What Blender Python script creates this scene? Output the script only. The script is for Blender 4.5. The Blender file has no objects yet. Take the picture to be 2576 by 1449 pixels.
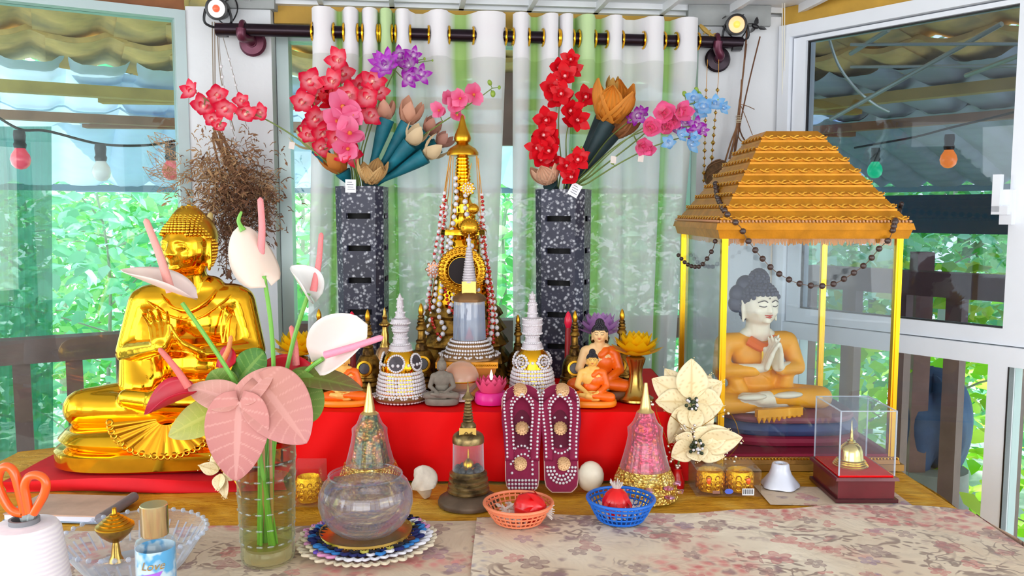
import bpy, math, random
import numpy as np
from mathutils import Vector, Matrix, Euler
R = math.radians
sin, cos, PI = math.sin, math.cos, math.pi
rng = random.Random(7)
SC = bpy.context.scene
COL = SC.collection
# ---------------------------------------------------------------- camera, sky, sun, lights, exposure
F_PX, PITCH, CAM_Z = 2100.0, R(5.2), 0.5          # table top is z = 0
cam_d = bpy.data.cameras.new('camera')
cam_d.sensor_width = 36.0
cam_d.lens = 36.0 * F_PX / 2576.0
cam_d.clip_start = 0.02
cam = bpy.data.objects.new('camera', cam_d)
COL.objects.link(cam)
cam.location = (0, 0, CAM_Z)
cam.rotation_euler = (R(90) - PITCH, 0, 0)
SC.camera = cam
w = bpy.data.worlds.new('daylight_sky')
SC.world = w
w.use_nodes = True
nt = w.node_tree
for n in list(nt.nodes): nt.nodes.remove(n)
wo = nt.nodes.new('ShaderNodeOutputWorld')
bg = nt.nodes.new('ShaderNodeBackground')
tc = nt.nodes.new('ShaderNodeTexCoord')
sx = nt.nodes.new('ShaderNodeSeparateXYZ')
cr = nt.nodes.new('ShaderNodeValToRGB')
cr.color_ramp.elements[0].position = 0.0
cr.color_ramp.elements[0].color = (0.93, 0.97, 1.0, 1)
cr.color_ramp.elements[1].position = 0.8
cr.color_ramp.elements[1].color = (0.62, 0.80, 1.0, 1)
nt.links.new(tc.outputs['Generated'], sx.inputs[0])
nt.links.new(sx.outputs['Z'], cr.inputs[0])
nt.links.new(cr.outputs[0], bg.inputs['Color'])
bg.inputs['Strength'].default_value = 1.9
nt.links.new(bg.outputs[0], wo.inputs[0])
sd = bpy.data.lights.new('sun', 'SUN')
sd.energy = 9.0
sd.angle = R(3)
sd.color = (1.0, 0.96, 0.88)
sun = bpy.data.objects.new('sun', sd)
COL.objects.link(sun)
sun.rotation_euler = Euler((R(-42), R(10), R(-12)))    # high, from behind the trees
def area(name, loc, target, size, size_y, energy, color=(1, 1, 1)):
    d = bpy.data.lights.new(name, 'AREA')
    d.shape = 'RECTANGLE'; d.size = size; d.size_y = size_y; d.energy = energy; d.color = color
    o = bpy.data.objects.new(name, d); COL.objects.link(o)
    o.location = loc
    o.rotation_euler = (Vector(target) - Vector(loc)).to_track_quat('-Z', 'Y').to_euler()
    return o
# daylight through the pavilion's windows behind and beside the camera
area('window_daylight_rear', (-0.2, -2.3, 0.45), (0, 1.6, 0.2), 2.6, 1.0, 24, (1.0, 0.97, 0.94))
area('window_daylight_left', (-2.1, 0.0, 0.55), (0, 1.6, 0.2), 1.6, 0.9, 11, (0.93, 0.97, 1.0))
area('window_daylight_right', (2.1, 0.0, 0.55), (0, 1.6, 0.2), 1.6, 0.9, 8, (0.93, 0.97, 1.0))
vs = SC.view_settings
vs.view_transform = 'Standard'
vs.look = 'None'
vs.gamma = 1.0
vs.use_curve_mapping = False
vs.exposure = 0.45
SC.cycles.use_denoising = True
SC.cycles.max_bounces = 8
SC.cycles.diffuse_bounces = 4
SC.cycles.glossy_bounces = 4
SC.cycles.transmission_bounces = 8
SC.cycles.transparent_max_bounces = 24
SC.cycles.caustics_reflective = False
SC.cycles.caustics_refractive = False
SC.cycles.sample_clamp_indirect = 6.0
# ---------------------------------------------------------------- pixel <-> world helpers
SP, CP = sin(PITCH), cos(PITCH)
def P(px, py, Y):
    """world point seen at photograph pixel (px, py) at world depth Y"""
    a = (px - 1288.0) / F_PX; b = (724.5 - py) / F_PX
    t = Y / (CP + SP * b)
    return Vector((a * t, Y, CAM_Z + t * (-SP + CP * b)))
def PZ(px, py, z=0.0):
    a = (px - 1288.0) / F_PX; b = (724.5 - py) / F_PX
    dz = -SP + CP * b
    t = (z - CAM_Z) / dz
    return Vector((a * t, t * (CP + SP * b), z))
def PX(x, z, Y):
    """pixel of a world point (for tracing)"""
    d = Y * CP - (z - CAM_Z) * SP
    u = Y * SP + (z - CAM_Z) * CP
    return 1288 + x / d * F_PX, 724.5 - u / d * F_PX
def mpp(py, Y):
    return Y / (CP + SP * (724.5 - py) / F_PX) / F_PX
# ---------------------------------------------------------------- geometry accumulator
class G:
    def __init__(s):
        s.v = []; s.f = []; s.c = None; s.uv = None
    def add(s, verts, faces, mat=None, col=None):
        o = len(s.v)
        if mat is not None: verts = [mat @ Vector(q) for q in verts]
        s.v.extend([tuple(q) for q in verts]); s.f.extend([tuple(i + o for i in f) for f in faces])
        if col is not None:
            if s.c is None: s.c = [(1, 1, 1)] * o
            s.c.extend(col if len(col) == len(verts) and not isinstance(col[0], (int, float)) else [col] * len(verts))
        elif s.c is not None:
            s.c.extend([(1, 1, 1)] * len(verts))
        return s
    def box(s, c, size, rot=None, taper=1.0, col=None):
        x, y, z = [q / 2 for q in size]
        vs_ = [(-x, -y, -z), (x, -y, -z), (x, y, -z), (-x, y, -z), (-x * taper, -y * taper, z), (x * taper, -y * taper, z), (x * taper, y * taper, z), (-x * taper, y * taper, z)]
        fs = [(0, 3, 2, 1), (4, 5, 6, 7), (0, 1, 5, 4), (1, 2, 6, 5), (2, 3, 7, 6), (3, 0, 4, 7)]
        m = Matrix.Translation(c)
        if rot: m = m @ Euler(rot).to_matrix().to_4x4()
        return s.add(vs_, fs, m, col)
    def lathe(s, prof, n=32, c=(0, 0, 0), m=None, caps=True, col=None, sq=None):
        """prof: list of (r, z). sq: scallop function(theta, k)->factor"""
        vs_ = []; fs = []
        for k, (r, z) in enumerate(prof):
            for i in range(n):
                t = 2 * PI * i / n
                q = r * (sq(t, k) if sq else 1)
                vs_.append((c[0] + q * cos(t), c[1] + q * sin(t), c[2] + z))
        K = len(prof)
        for k in range(K - 1):
            for i in range(n):
                j = (i + 1) % n
                fs.append((k * n + i, k * n + j, (k + 1) * n + j, (k + 1) * n + i))
        if caps:
            if prof[0][0] > 1e-5: fs.append(tuple(range(n - 1, -1, -1)))
            if prof[-1][0] > 1e-5: fs.append(tuple((K - 1) * n + i for i in range(n)))
        if prof[0][1] > prof[-1][1]: fs = [f[::-1] for f in fs]
        return s.add(vs_, fs, m, col)
    def tube(s, pts, r, n=8, caps=True, col=None, m=None):
        pts = [Vector(q) for q in pts]; K = len(pts)
        rr = r if isinstance(r, (list, tuple)) else [r] * K
        vs_ = []; fs = []; cc = []
        prev = None
        for k in range(K):
            d = (pts[min(k + 1, K - 1)] - pts[max(k - 1, 0)])
            d = d.normalized() if d.length > 1e-9 else Vector((0, 0, 1))
            if prev is None:
                a = Vector((1, 0, 0)) if abs(d.x) < 0.8 else Vector((0, 1, 0))
                u = d.cross(a).normalized()
            else:
                u = (prev - d * prev.dot(d)); u = u.normalized() if u.length > 1e-6 else d.orthogonal().normalized()
            prev = u; v_ = d.cross(u)
            for i in range(n):
                t = 2 * PI * i / n
                vs_.append(pts[k] + (u * cos(t) + v_ * sin(t)) * rr[k])
        for k in range(K - 1):
            for i in range(n):
                j = (i + 1) % n
                fs.append((k * n + i, k * n + j, (k + 1) * n + j, (k + 1) * n + i))
        if caps:
            fs.append(tuple(range(n - 1, -1, -1))); fs.append(tuple((K - 1) * n + i for i in range(n)))
        return s.add(vs_, fs, m, col)
    def ell(s, c, r, nu=12, nv=8, rot=None, col=None, m=None):
        if not isinstance(r, (list, tuple, Vector)): r = (r, r, r)
        vs_ = [(0, 0, -1)]; fs = []
        for k in range(1, nv):
            p = -PI / 2 + PI * k / nv
            for i in range(nu):
                t = 2 * PI * i / nu
                vs_.append((cos(p) * cos(t), cos(p) * sin(t), sin(p)))
        vs_.append((0, 0, 1)); top = len(vs_) - 1
        for i in range(nu):
            j = (i + 1) % nu
            fs.append((0, 1 + j, 1 + i))
            fs.append((top, 1 + (nv - 2) * nu + i, 1 + (nv - 2) * nu + j))
            for k in range(nv - 2):
                fs.append((1 + k * nu + i, 1 + k * nu + j, 1 + (k + 1) * nu + j, 1 + (k + 1) * nu + i))
        M_ = Matrix.Translation(c)
        if rot: M_ = M_ @ Euler(rot).to_matrix().to_4x4()
        M_ = M_ @ Matrix.Diagonal((r[0], r[1], r[2], 1))
        if m is not None: M_ = m @ M_
        return s.add(vs_, fs, M_, col)
    def grid(s, fn, nu, nv, m=None, colfn=None, closed_u=False):
        vs_ = []; cc = []; fs = []
        for j in range(nv + 1):
            for i in range(nu + (0 if closed_u else 1)):
                u, v_ = i / nu, j / nv
                vs_.append(fn(u, v_))
                if colfn: cc.append(colfn(u, v_))
        W = nu if closed_u else nu + 1
        for j in range(nv):
            for i in range(nu):
                i2 = (i + 1) % W if closed_u else i + 1
                fs.append((j * W + i, j * W + i2, (j + 1) * W + i2, (j + 1) * W + i))
        return s.add(vs_, fs, m, cc if colfn else None)
    def prism(s, poly, z0, z1, m=None, col=None):
        """extrude a 2-D polygon (x, y) from z0 to z1"""
        n = len(poly)
        vs_ = [(x, y, z0) for x, y in poly] + [(x, y, z1) for x, y in poly]
        fs = [tuple(range(n - 1, -1, -1)), tuple(range(n, 2 * n))] + [(i, (i + 1) % n, n + (i + 1) % n, n + i) for i in range(n)]
        return s.add(vs_, fs, m, col)
    def torus(s, Rr, r, n=32, k=8, c=(0, 0, 0), m=None, col=None):
        def fn(u, v_):
            a, b = 2 * PI * u, 2 * PI * v_
            return (c[0] + (Rr + r * cos(b)) * cos(a), c[1] + (Rr + r * cos(b)) * sin(a), c[2] + r * sin(b))
        return s.grid(fn, n, k, m, (lambda u, v_: col) if col else None, closed_u=True)
    def mesh(s, name, smooth=True, angle=38):
        me = bpy.data.meshes.new(name)
        me.from_pydata(s.v, [], s.f)
        if s.c is not None:
            at = me.attributes.new('Col', 'FLOAT_COLOR', 'POINT')
            at.data.foreach_set('color', np.array([(c[0], c[1], c[2], 1.0) for c in s.c], dtype=np.float32).ravel())
        me.validate(clean_customdata=False)
        me.update()
        if smooth:
            me.shade_smooth()
            me.set_sharp_from_angle(angle=R(angle))
        return me
def ob(name, g, mat=None, parent=None, loc=(0, 0, 0), rot=(0, 0, 0), scale=None, smooth=True, angle=38, kind=None):
    me = g.mesh(name, smooth, angle) if isinstance(g, G) else g
    o = bpy.data.objects.new(name, me)
    COL.objects.link(o)
    if mat is not None and not me.materials: me.materials.append(mat)
    o.location = loc; o.rotation_euler = rot
    if scale is not None: o.scale = scale if isinstance(scale, (tuple, list)) else (scale,) * 3
    if parent is not None: o.parent = parent
    if kind: o['kind'] = kind
    return o
def tag(o, label=None, cat=None, group=None, kind=None):
    if label: o['label'] = label
    if cat: o['category'] = cat
    if group: o['group'] = group
    if kind: o['kind'] = kind
    return o
def thing(name, label, cat, loc=(0, 0, 0), rotz=0, group=None, rot=None, scale=None):
    o = bpy.data.objects.new(name, None); COL.objects.link(o)
    o.location = loc; o.rotation_euler = rot or (0, 0, rotz)
    if scale: o.scale = (scale,) * 3
    o.empty_display_size = 0.02
    return tag(o, label, cat, group)
def struct(name, g, mat, parent=None, **k):
    o = ob(name, g, mat, parent, **k)
    if parent is None: o['kind'] = 'structure'
    return o
def copies(name, me, mats, parent, places):
    """one child object per place, all sharing mesh data; place = Matrix or (loc, rot, scale)"""
    for q in places:
        o = bpy.data.objects.new(name, me); COL.objects.link(o); o.parent = parent
        if isinstance(q, Matrix): o.matrix_local = q
        else:
            o.location = q[0]
            if len(q) > 1 and q[1] is not None: o.rotation_euler = q[1]
            if len(q) > 2: o.scale = (q[2],) * 3 if not isinstance(q[2], (tuple, list)) else q[2]
def catmull(pts, n=6):
    pts = [Vector(q) for q in pts]
    if len(pts) < 3: return [pts[0].lerp(pts[-1], i / n) for i in range(n + 1)]
    out = []
    for i in range(len(pts) - 1):
        p0 = pts[max(i - 1, 0)]; p1 = pts[i]; p2 = pts[i + 1]; p3 = pts[min(i + 2, len(pts) - 1)]
        for k in range(n):
            t = k / n
            out.append(0.5 * ((2 * p1) + (p2 - p0) * t + (2 * p0 - 5 * p1 + 4 * p2 - p3) * t * t + (3 * p1 - p0 - 3 * p2 + p3) * t ** 3))
    out.append(pts[-1]); return out
def evenly(pts, step):
    """points every `step` along a polyline"""
    out = [pts[0].copy()]; acc = 0.0
    for a, b in zip(pts, pts[1:]):
        L = (b - a).length; d = step - acc
        while d <= L and L > 0:
            out.append(a.lerp(b, d / L)); d += step
        acc = L - (d - step)
    return out
def frame(d, up=Vector((0, 0, 1))):
    """rotation matrix: local +Y along d, local +Z near up"""
    y = Vector(d).normalized(); x = y.cross(up)
    if x.length < 1e-5: x = y.orthogonal()
    x.normalize(); z = x.cross(y)
    return Matrix((x, y, z)).transposed().to_4x4()
def place(loc, d, up=Vector((0, 0, 1)), s=1.0):
    return Matrix.Translation(loc) @ frame(d, up) @ Matrix.Diagonal((s, s, s, 1) if not isinstance(s, tuple) else (*s, 1))
# ---------------------------------------------------------------- materials
def lin(c):
    return tuple((q / 255 / 12.92 if q / 255 <= 0.04045 else ((q / 255 + 0.055) / 1.055) ** 2.4) for q in c)
class N:
    """small node-tree writer"""
    def __init__(s, name):
        s.m = bpy.data.materials.new(name); s.m.use_nodes = True
        s.t = s.m.node_tree
        for n in list(s.t.nodes): s.t.nodes.remove(n)
        s.out = s.t.nodes.new('ShaderNodeOutputMaterial')
    def n(s, kind, **k):
        q = s.t.nodes.new(kind)
        for a, b in k.items():
            if a == 'ins':
                for i, v_ in b.items():
                    if isinstance(v_, bpy.types.NodeSocket): s.t.links.new(v_, q.inputs[i])
                    else: q.inputs[i].default_value = v_
            else: setattr(q, a, b)
        return q
    def ramp(s, fac, stops, mode='LINEAR'):
        q = s.n('ShaderNodeValToRGB'); s.t.links.new(fac, q.inputs[0])
        e = q.color_ramp.elements; q.color_ramp.interpolation = mode
        while len(e) < len(stops): e.new(0.5)
        for i, (p, c) in enumerate(stops):
            e[i].position = p
            c = c if isinstance(c, tuple) else (c, c, c)
            e[i].color = (*c[:3], 1)
        return q.outputs[0]
    def mix(s, fac, a, b, mode='MIX'):
        q = s.n('ShaderNodeMix', data_type='RGBA', blend_type=mode)
        for i, v_ in ((0, fac), (6, a), (7, b)):
            if isinstance(v_, bpy.types.NodeSocket): s.t.links.new(v_, q.inputs[i])
            else: q.inputs[i].default_value = v_ if i == 0 else (*v_[:3], 1)
        return q.outputs[2]
    def math(s, op, a, b=0.0, clamp=False):
        q = s.n('ShaderNodeMath', operation=op, use_clamp=clamp)
        for i, v_ in ((0, a), (1, b)):
            if isinstance(v_, bpy.types.NodeSocket): s.t.links.new(v_, q.inputs[i])
            else: q.inputs[i].default_value = v_
        return q.outputs[0]
    def co(s, scale=None, kind='Object'):
        c = s.n('ShaderNodeTexCoord').outputs[kind]
        if scale is not None:
            q = s.n('ShaderNodeMapping'); s.t.links.new(c, q.inputs[0])
            q.inputs['Scale'].default_value = scale if isinstance(scale, tuple) else (scale,) * 3
            c = q.outputs[0]
        return c
    def noise(s, scale, detail=3, rough=0.55, co=None, dist=0.0):
        q = s.n('ShaderNodeTexNoise', ins={'Scale': scale, 'Detail': detail, 'Roughness': rough, 'Distortion': dist})
        s.t.links.new(co if co is not None else s.co(), q.inputs['Vector']); return q.outputs['Fac']
    def voro(s, scale, co=None, feature='F1', out='Distance', rnd=1.0):
        q = s.n('ShaderNodeTexVoronoi', feature=feature, ins={'Scale': scale, 'Randomness': rnd})
        s.t.links.new(co if co is not None else s.co(), q.inputs['Vector']); return q.outputs[out]
    def attr(s):
        return s.n('ShaderNodeAttribute', attribute_name='Col').outputs['Color']
    def bump(s, h, strength=0.3, dist=0.002):
        return s.n('ShaderNodeBump', ins={'Height': h, 'Strength': strength, 'Distance': dist}).outputs[0]
    def bsdf(s, **k):
        q = s.n('ShaderNodeBsdfPrincipled')
        for a, v_ in k.items():
            a = a.replace('_', ' ')
            if isinstance(v_, bpy.types.NodeSocket): s.t.links.new(v_, q.inputs[a])
            else:
                if 'Color' in a or a == 'Specular Tint' : v_ = (*v_[:3], 1)
                q.inputs[a].default_value = v_
        s.t.links.new(q.outputs[0], s.out.inputs[0]); s.p = q
        return q
    def surf(s, sock):
        s.t.links.new(sock, s.out.inputs[0]); return s.m
_mc = {}
def mat(name, col=None, rough=0.5, metal=0.0, var=0.0, vscale=20.0, bump=0.0, bscale=80.0, coat=0.0, sheen=0.0, attr=False, emit=0.0, trans=0.0, sub=0.0, spec=0.5, translucent=0.0, dirt=None):
    """plain surface with grain: colour (sRGB 0-255), slight colour variation and relief"""
    if name in _mc: return _mc[name]
    q = N(name)
    c = lin(col) if col else (1, 1, 1)
    base = q.attr() if attr else None
    if attr and col: base = q.mix(1.0, base, c, 'MULTIPLY')
    if var > 0:
        f = q.noise(vscale, 4)
        f = q.ramp(f, [(0.3, 1 - var), (0.7, 1 + var * 0.4)])
        base = q.mix(1.0, base if base is not None else c, f, 'MULTIPLY')
    if dirt:
        f = q.ramp(q.noise(dirt[1], 5), [(0.45, 0.0), (0.62, 1.0)])
        base = q.mix(f, base if base is not None else c, lin(dirt[0]))
    k = dict(Roughness=rough, Metallic=metal)
    k['Base_Color'] = base if base is not None else c
    k['Specular_IOR_Level'] = spec
    if coat: k['Coat_Weight'] = coat; k['Coat_Roughness'] = 0.08
    if sheen: k['Sheen_Weight'] = sheen
    if trans: k['Transmission_Weight'] = trans
    if sub: k['Subsurface_Weight'] = sub; k['Subsurface_Radius'] = (0.02, 0.012, 0.008); k['Subsurface_Scale'] = 0.5
    if emit: k['Emission_Color'] = base if base is not None else c; k['Emission_Strength'] = emit
    if bump: k['Normal'] = q.bump(q.noise(bscale, 4), bump)
    p = q.bsdf(**k)
    if translucent:
        tr = q.n('ShaderNodeBsdfTranslucent')
        if base is not None: q.t.links.new(base, tr.inputs[0])
        else: tr.inputs[0].default_value = (*c, 1)
        mx = q.n('ShaderNodeMixShader', ins={0: translucent})
        q.t.links.new(p.outputs[0], mx.inputs[1]); q.t.links.new(tr.outputs[0], mx.inputs[2])
        q.surf(mx.outputs[0])
    _mc[name] = q.m
    return q.m
def thin_glass(name, tint=(255, 255, 255), ior=1.45, rough=0.0, edge=0.0, edge_col=(235, 245, 255), haze=0.0):
    """clear sheet: transmits straight through, mirrors by Fresnel; edge>0 paints a pale rim into grazing angles, haze a pale veil all over"""
    if name in _mc: return _mc[name]
    q = N(name)
    tr = q.n('ShaderNodeBsdfTransparent', ins={0: (*lin(tint), 1)})
    gl = q.n('ShaderNodeBsdfGlossy', ins={'Roughness': rough})
    lw0 = q.n('ShaderNodeLayerWeight', ins={0: 0.5}).outputs['Facing']        # two-sided Schlick term
    f0 = ((ior - 1) / (ior + 1)) ** 2
    fr = q.math('ADD', q.math('MULTIPLY', q.math('POWER', lw0, 5.0), 1 - f0), f0)
    mx = q.n('ShaderNodeMixShader')
    q.t.links.new(fr, mx.inputs[0]); q.t.links.new(tr.outputs[0], mx.inputs[1]); q.t.links.new(gl.outputs[0], mx.inputs[2])
    res = mx.outputs[0]
    if edge > 0 or haze > 0:
        lw = q.n('ShaderNodeLayerWeight', ins={0: 0.35})
        f = q.math('MULTIPLY', lw.outputs['Facing'], edge); f = q.math('MULTIPLY', f, lw.outputs['Facing']); f = q.math('ADD', f, haze, True)
        df = q.n('ShaderNodeBsdfDiffuse', ins={0: (*lin(edge_col), 1)})
        m2 = q.n('ShaderNodeMixShader')
        q.t.links.new(f, m2.inputs[0]); q.t.links.new(res, m2.inputs[1]); q.t.links.new(df.outputs[0], m2.inputs[2])
        res = m2.outputs[0]
    q.surf(res); _mc[name] = q.m
    return q.m
def gold(name, col=(235, 175, 40), rough=0.12, bump=0.0, bscale=60, dirt=None):
    return mat(name, col, rough, 1.0, bump=bump, bscale=bscale, dirt=dirt)
# shared palette
m_white = mat('white_paint', (238, 240, 244), 0.45, var=0.04, bump=0.05, bscale=120)
m_plaster = mat('rough_white_plaster', (226, 228, 232), 0.8, var=0.05, vscale=6, bump=0.35, bscale=90)
m_upvc = mat('white_window_frame', (238, 242, 250), 0.3, var=0.02)
m_glass = thin_glass('window_glass', (238, 248, 246))
m_ochre = mat('ochre_painted_wood', (205, 160, 60), 0.55, var=0.25, vscale=9, bump=0.15)
m_brown = mat('brown_painted_wood', (138, 98, 96), 0.6, var=0.25, vscale=12, bump=0.2)
m_black = mat('black_plastic', (22, 20, 24), 0.35)
m_pearl = mat('pearl', (228, 222, 226), 0.16, 0.0, coat=0.8)
m_goldpol = gold('polished_gold', (248, 184, 40), 0.10)
m_goldsat = gold('satin_gold', (214, 158, 44), 0.28, bump=0.12, bscale=200)
m_bronze = mat('dark_gilt_bronze', (160, 120, 48), 0.38, 0.85, dirt=((70, 48, 22), 60), bump=0.5, bscale=150)
m_brass = gold('brass', (196, 160, 84), 0.25, bump=0.1, bscale=120)
m_goldwood = mat('gold_painted_carving', (214, 140, 24), 0.38, 0.45, var=0.25, vscale=30, bump=0.25, bscale=200)
m_red = mat('red_satin_cloth', (244, 0, 2), 0.6, var=0.10, vscale=5, bump=0.08, bscale=300, spec=0.15)
# ---------------------------------------------------------------- the room shell
OL, uL, nL = Vector((-0.761, 1.99, 0)), Vector((-0.875, -0.485, 0)), Vector((-0.485, 0.875, 0))
OR_, uR, nR = Vector((0.677, 2.12, 0)), Vector((0.63, -0.777, 0)), Vector((0.777, 0.63, 0))
OB, uB, nB = Vector((-0.565, 2.05, 0)), Vector((0.9926, 0.122, 0)), Vector((-0.122, 0.9926, 0))
def LM(O, u, n):
    """matrix: local x along the wall, local y outward, local z up"""
    return Matrix((u, n, Vector((0, 0, 1)))).transposed().to_4x4().copy() if False else Matrix.Translation(O) @ Matrix((u, n, (0, 0, 1))).transposed().to_4x4()
ML, MR, MB = LM(OL, uL, nL), LM(OR_, uR, nR), LM(OB, uB, nB)
FLOOR_Z = -0.95
def lbox(g, M_, x0, x1, y0, y1, z0, z1):
    c = ((x0 + x1) / 2, (y0 + y1) / 2, (z0 + z1) / 2)
    b = G().box(c, (abs(x1 - x0), abs(y1 - y0), abs(z1 - z0)))
    if M_.to_3x3().determinant() < 0: b.f = [f[::-1] for f in b.f]
    g.add(b.v, b.f, M_)
    return g
# floor and ceiling of the octagonal pavilion
octo = [(-0.78, 2.02), (-2.25, 1.2), (-2.4, -1.6), (-1.2, -2.5), (1.2, -2.5), (2.4, -1.6), (2.3, 0.2), (0.69, 2.16)]
m_floor = mat('pale_floor_tile', (205, 196, 182), 0.35, var=0.1, vscale=3)
struct('floor', G().prism(octo, FLOOR_Z - 0.1, FLOOR_Z), m_floor)
struct('ceiling', G().prism(octo, 1.005, 1.05), m_white)
bat = []
for k in range(9):                                             # moulded ceiling battens along and across the back wall
    x = -0.62 + k * 0.165
    bat.append((x + 0.56, x + 0.572, -0.5, -0.035, 0.985, 1.005))
bat += [(-0.02, 1.30, -0.05, -0.03, 0.985, 1.005), (-0.02, 1.30, -0.075, -0.062, 0.992, 1.005)]
for q in bat: ob('batten', lbox(G(), MB, *q), m_white, bpy.data.objects['ceiling'])
# ochre beams under the ceiling
g = lbox(G(), MB, 0.0, 1.06, -0.03, 0.06, 0.945, 0.99); struct('trim_1', g, m_ochre)
g = lbox(G(), MR, -0.01, 1.2, 0.0, 0.05, 0.956, 1.004); struct('trim_2', g, m_ochre)
g = lbox(G(), ML, 0.0, 1.2, 0.0, 0.05, 0.965, 1.004); struct('trim_3', g, mat('red_brown_beam', (150, 92, 50), 0.6, var=0.4, vscale=12))
m_grey = mat('grey_concrete', (165, 168, 168), 0.85, var=0.15, bump=0.2)
# corner pillars
pl = P(465, 60, 1.98).x; pr = P(681, 60, 2.0).x
struct('wall_pillar_left', G().prism([(pl, 1.985), (pr, 2.0), (pr - 0.004, 2.13), (pl - 0.005, 2.09)], FLOOR_Z, 0.975), m_plaster)
ob('capital', G().prism([(pl + .09, 1.975), (pr + 0.012, 1.99), (pr + 0.012, 2.10), (pl + 0.09, 2.05)], 0.97, 1.005), m_grey, bpy.data.objects['wall_pillar_left'])
ql = P(1757, 100, 2.11).x; qr = P(1962, 100, 2.12).x
struct('wall_pillar_right', G().prism([(ql, 2.105), (qr, 2.115), (qr + 0.02, 2.15), (qr + .02, 2.28), (ql, 2.26)], FLOOR_Z, 0.98), m_plaster)
ob('capital', G().prism([(ql - 0.03, 2.09), (qr - 0.03, 2.10), (qr - 0.03, 2.2), (ql - 0.03, 2.2)], 0.955, 1.004), m_grey, bpy.data.objects['wall_pillar_right'])
# walls below the windows
struct('wall_back', lbox(G(), MB, 0.0, 1.06, 0.0, 0.06, FLOOR_Z, -0.25), m_plaster)
struct('wall_left', lbox(G(), ML, 0.0, 1.7, 0.0, 0.06, FLOOR_Z, -0.25), m_plaster)
struct('wall_right', lbox(G(), MR, 0.0, 2.4, 0.0, 0.06, FLOOR_Z, -0.25), m_plaster)
# left window
def window(name, M_, bars, panes):
    root = None
    for k, b in enumerate(bars):
        g = lbox(G(), M_, *b)
        if root is None:
            root = struct(name, g, m_upvc)
        else:
            ob('frame', g, m_upvc, root)
    for p_ in panes:
        ob('pane', lbox(G(), M_, *p_), m_glass, root)
    return root
m_alu = mat('pale_grey_aluminium', (186, 204, 206), 0.35, 0.2)
w1 = window('window_1', ML, [(0.0, 0.024, -0.01, 0.045, -0.25, 0.965), (0.024, 1.7, -0.01, 0.045, 0.945, 0.965), (0.024, 1.7, 0.0, 0.05, -0.25, -0.2), (0.86, 0.90, 0.0, 0.045, -0.2, 0.945)],
            [(0.024, 0.86, 0.018, 0.022, -0.2, 0.945), (0.90, 1.7, 0.018, 0.022, -0.2, 0.945)])
w2 = window('window_2', MB, [(0.0, 0.028, -0.012, 0.05, -0.25, 0.945), (1.03, 1.06, -0.012, 0.05, -0.25, 0.945), (0.028, 1.03, 0.0, 0.05, 0.91, 0.945), (0.028, 1.03, 0.0, 0.05, -0.25, -0.2)],
            [(0.028, 1.03, 0.02, 0.024, -0.2, 0.91)])
for o in list(w1.children) + list(w2.children) + [w1, w2]:
    if o.data.materials[0] is m_upvc: o.data.materials[0] = m_alu
# right window: fixed frame with a sliding sash above, fixed panes below
g0 = (0.0, 0.030, -0.025, 0.05, -0.25, 0.955)
w3 = window('window_3', MR, [g0, (0.03, 1.6, -0.025, 0.05, 0.925, 0.955), (0.03, 1.6, -0.02, 0.05, 0.186, 0.226), (0.515, 0.556, -0.02, 0.05, -0.25, 0.186), (0.03, 0.06, -0.02, 0.05, -0.25, 0.186), (1.1, 1.14, -0.02, 0.05, -0.25, 0.186), (1.57, 1.6, -0.02, 0.05, -0.25, 0.925), (0.03, 1.6, -0.02, 0.05, -0.27, -0.22),
                             # sash
                             (0.034, 0.067, -0.012, 0.03, 0.228, 0.922), (0.536, 0.60, -0.012, 0.03, 0.228, 0.922), (0.067, 0.536, -0.012, 0.03, 0.228, 0.262), (0.067, 0.536, -0.012, 0.03, 0.912, 0.922),
                             (0.60, 0.67, 0.012, 0.045, 0.228, 0.922), (0.67, 1.5, 0.012, 0.045, 0.228, 0.262), (0.67, 1.5, 0.012, 0.045, 0.905, 0.922), (1.5, 1.56, 0.012, 0.045, 0.228, 0.922)],
            [ (0.06, 0.515, 0.01, 0.014, -0.22, 0.186), (0.556, 1.1, 0.01, 0.014, -0.22, 0.186), (1.14, 1.57, 0.01, 0.014, -0.22, 0.186)])
g = G()                                                        # white lever handle on the sash stile
for q in [(0.525, 0.548, -0.03, -0.012, 0.475, 0.545), (0.515, 0.53, -0.045, -0.03, 0.50, 0.575), (0.515, 0.545, -0.045, -0.012, 0.495, 0.512)]: lbox(g, MR, *q)
ob('handle', g, m_upvc, w3)
m_tint = thin_glass('tinted_glass', (198, 206, 214))
for q in [(0.067, 0.536, 0.006, 0.010, 0.262, 0.912), (0.67, 1.5, 0.026, 0.030, 0.262, 0.905)]: ob('pane', lbox(G(), MR, *q), m_tint, w3)
# thin black glazing seals round the sash pane
g = G()
for q in [(0.067, 0.0705, -0.003, 0.004, 0.262, 0.912), (0.067, 0.536, -0.003, 0.004, 0.909, 0.912), (0.067, 0.536, -0.003, 0.004, 0.262, 0.2645), (0.5335, 0.536, -0.003, 0.004, 0.262, 0.912), (0.553, 0.556, -0.021, 0.005, -0.22, 0.186)]: lbox(g, MR, *q)
ob('seal', g, m_black, w3)
# rear and side walls behind the camera: low parapet, posts, open window bays
g = G()
rear = [(-2.25, 1.2), (-2.4, -1.6), (-1.2, -2.5), (1.2, -2.5), (2.4, -1.6), (2.3, 0.2)]
for a, b in zip(rear, rear[1:]):
    d = Vector((b[0] - a[0], b[1] - a[1], 0)); L = d.length; d.normalize()
    Mx = LM(Vector((a[0], a[1], 0)), d, Vector((-d.y, d.x, 0)))
    lbox(g, Mx, 0, L, -0.05, 0.05, FLOOR_Z, -0.15)
    for t in (0.0, 0.5, 1.0): lbox(g, Mx, L * t - 0.06, L * t + 0.06, -0.05, 0.05, -0.15, 1.0)
struct('wall_rear', g, m_plaster)
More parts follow.
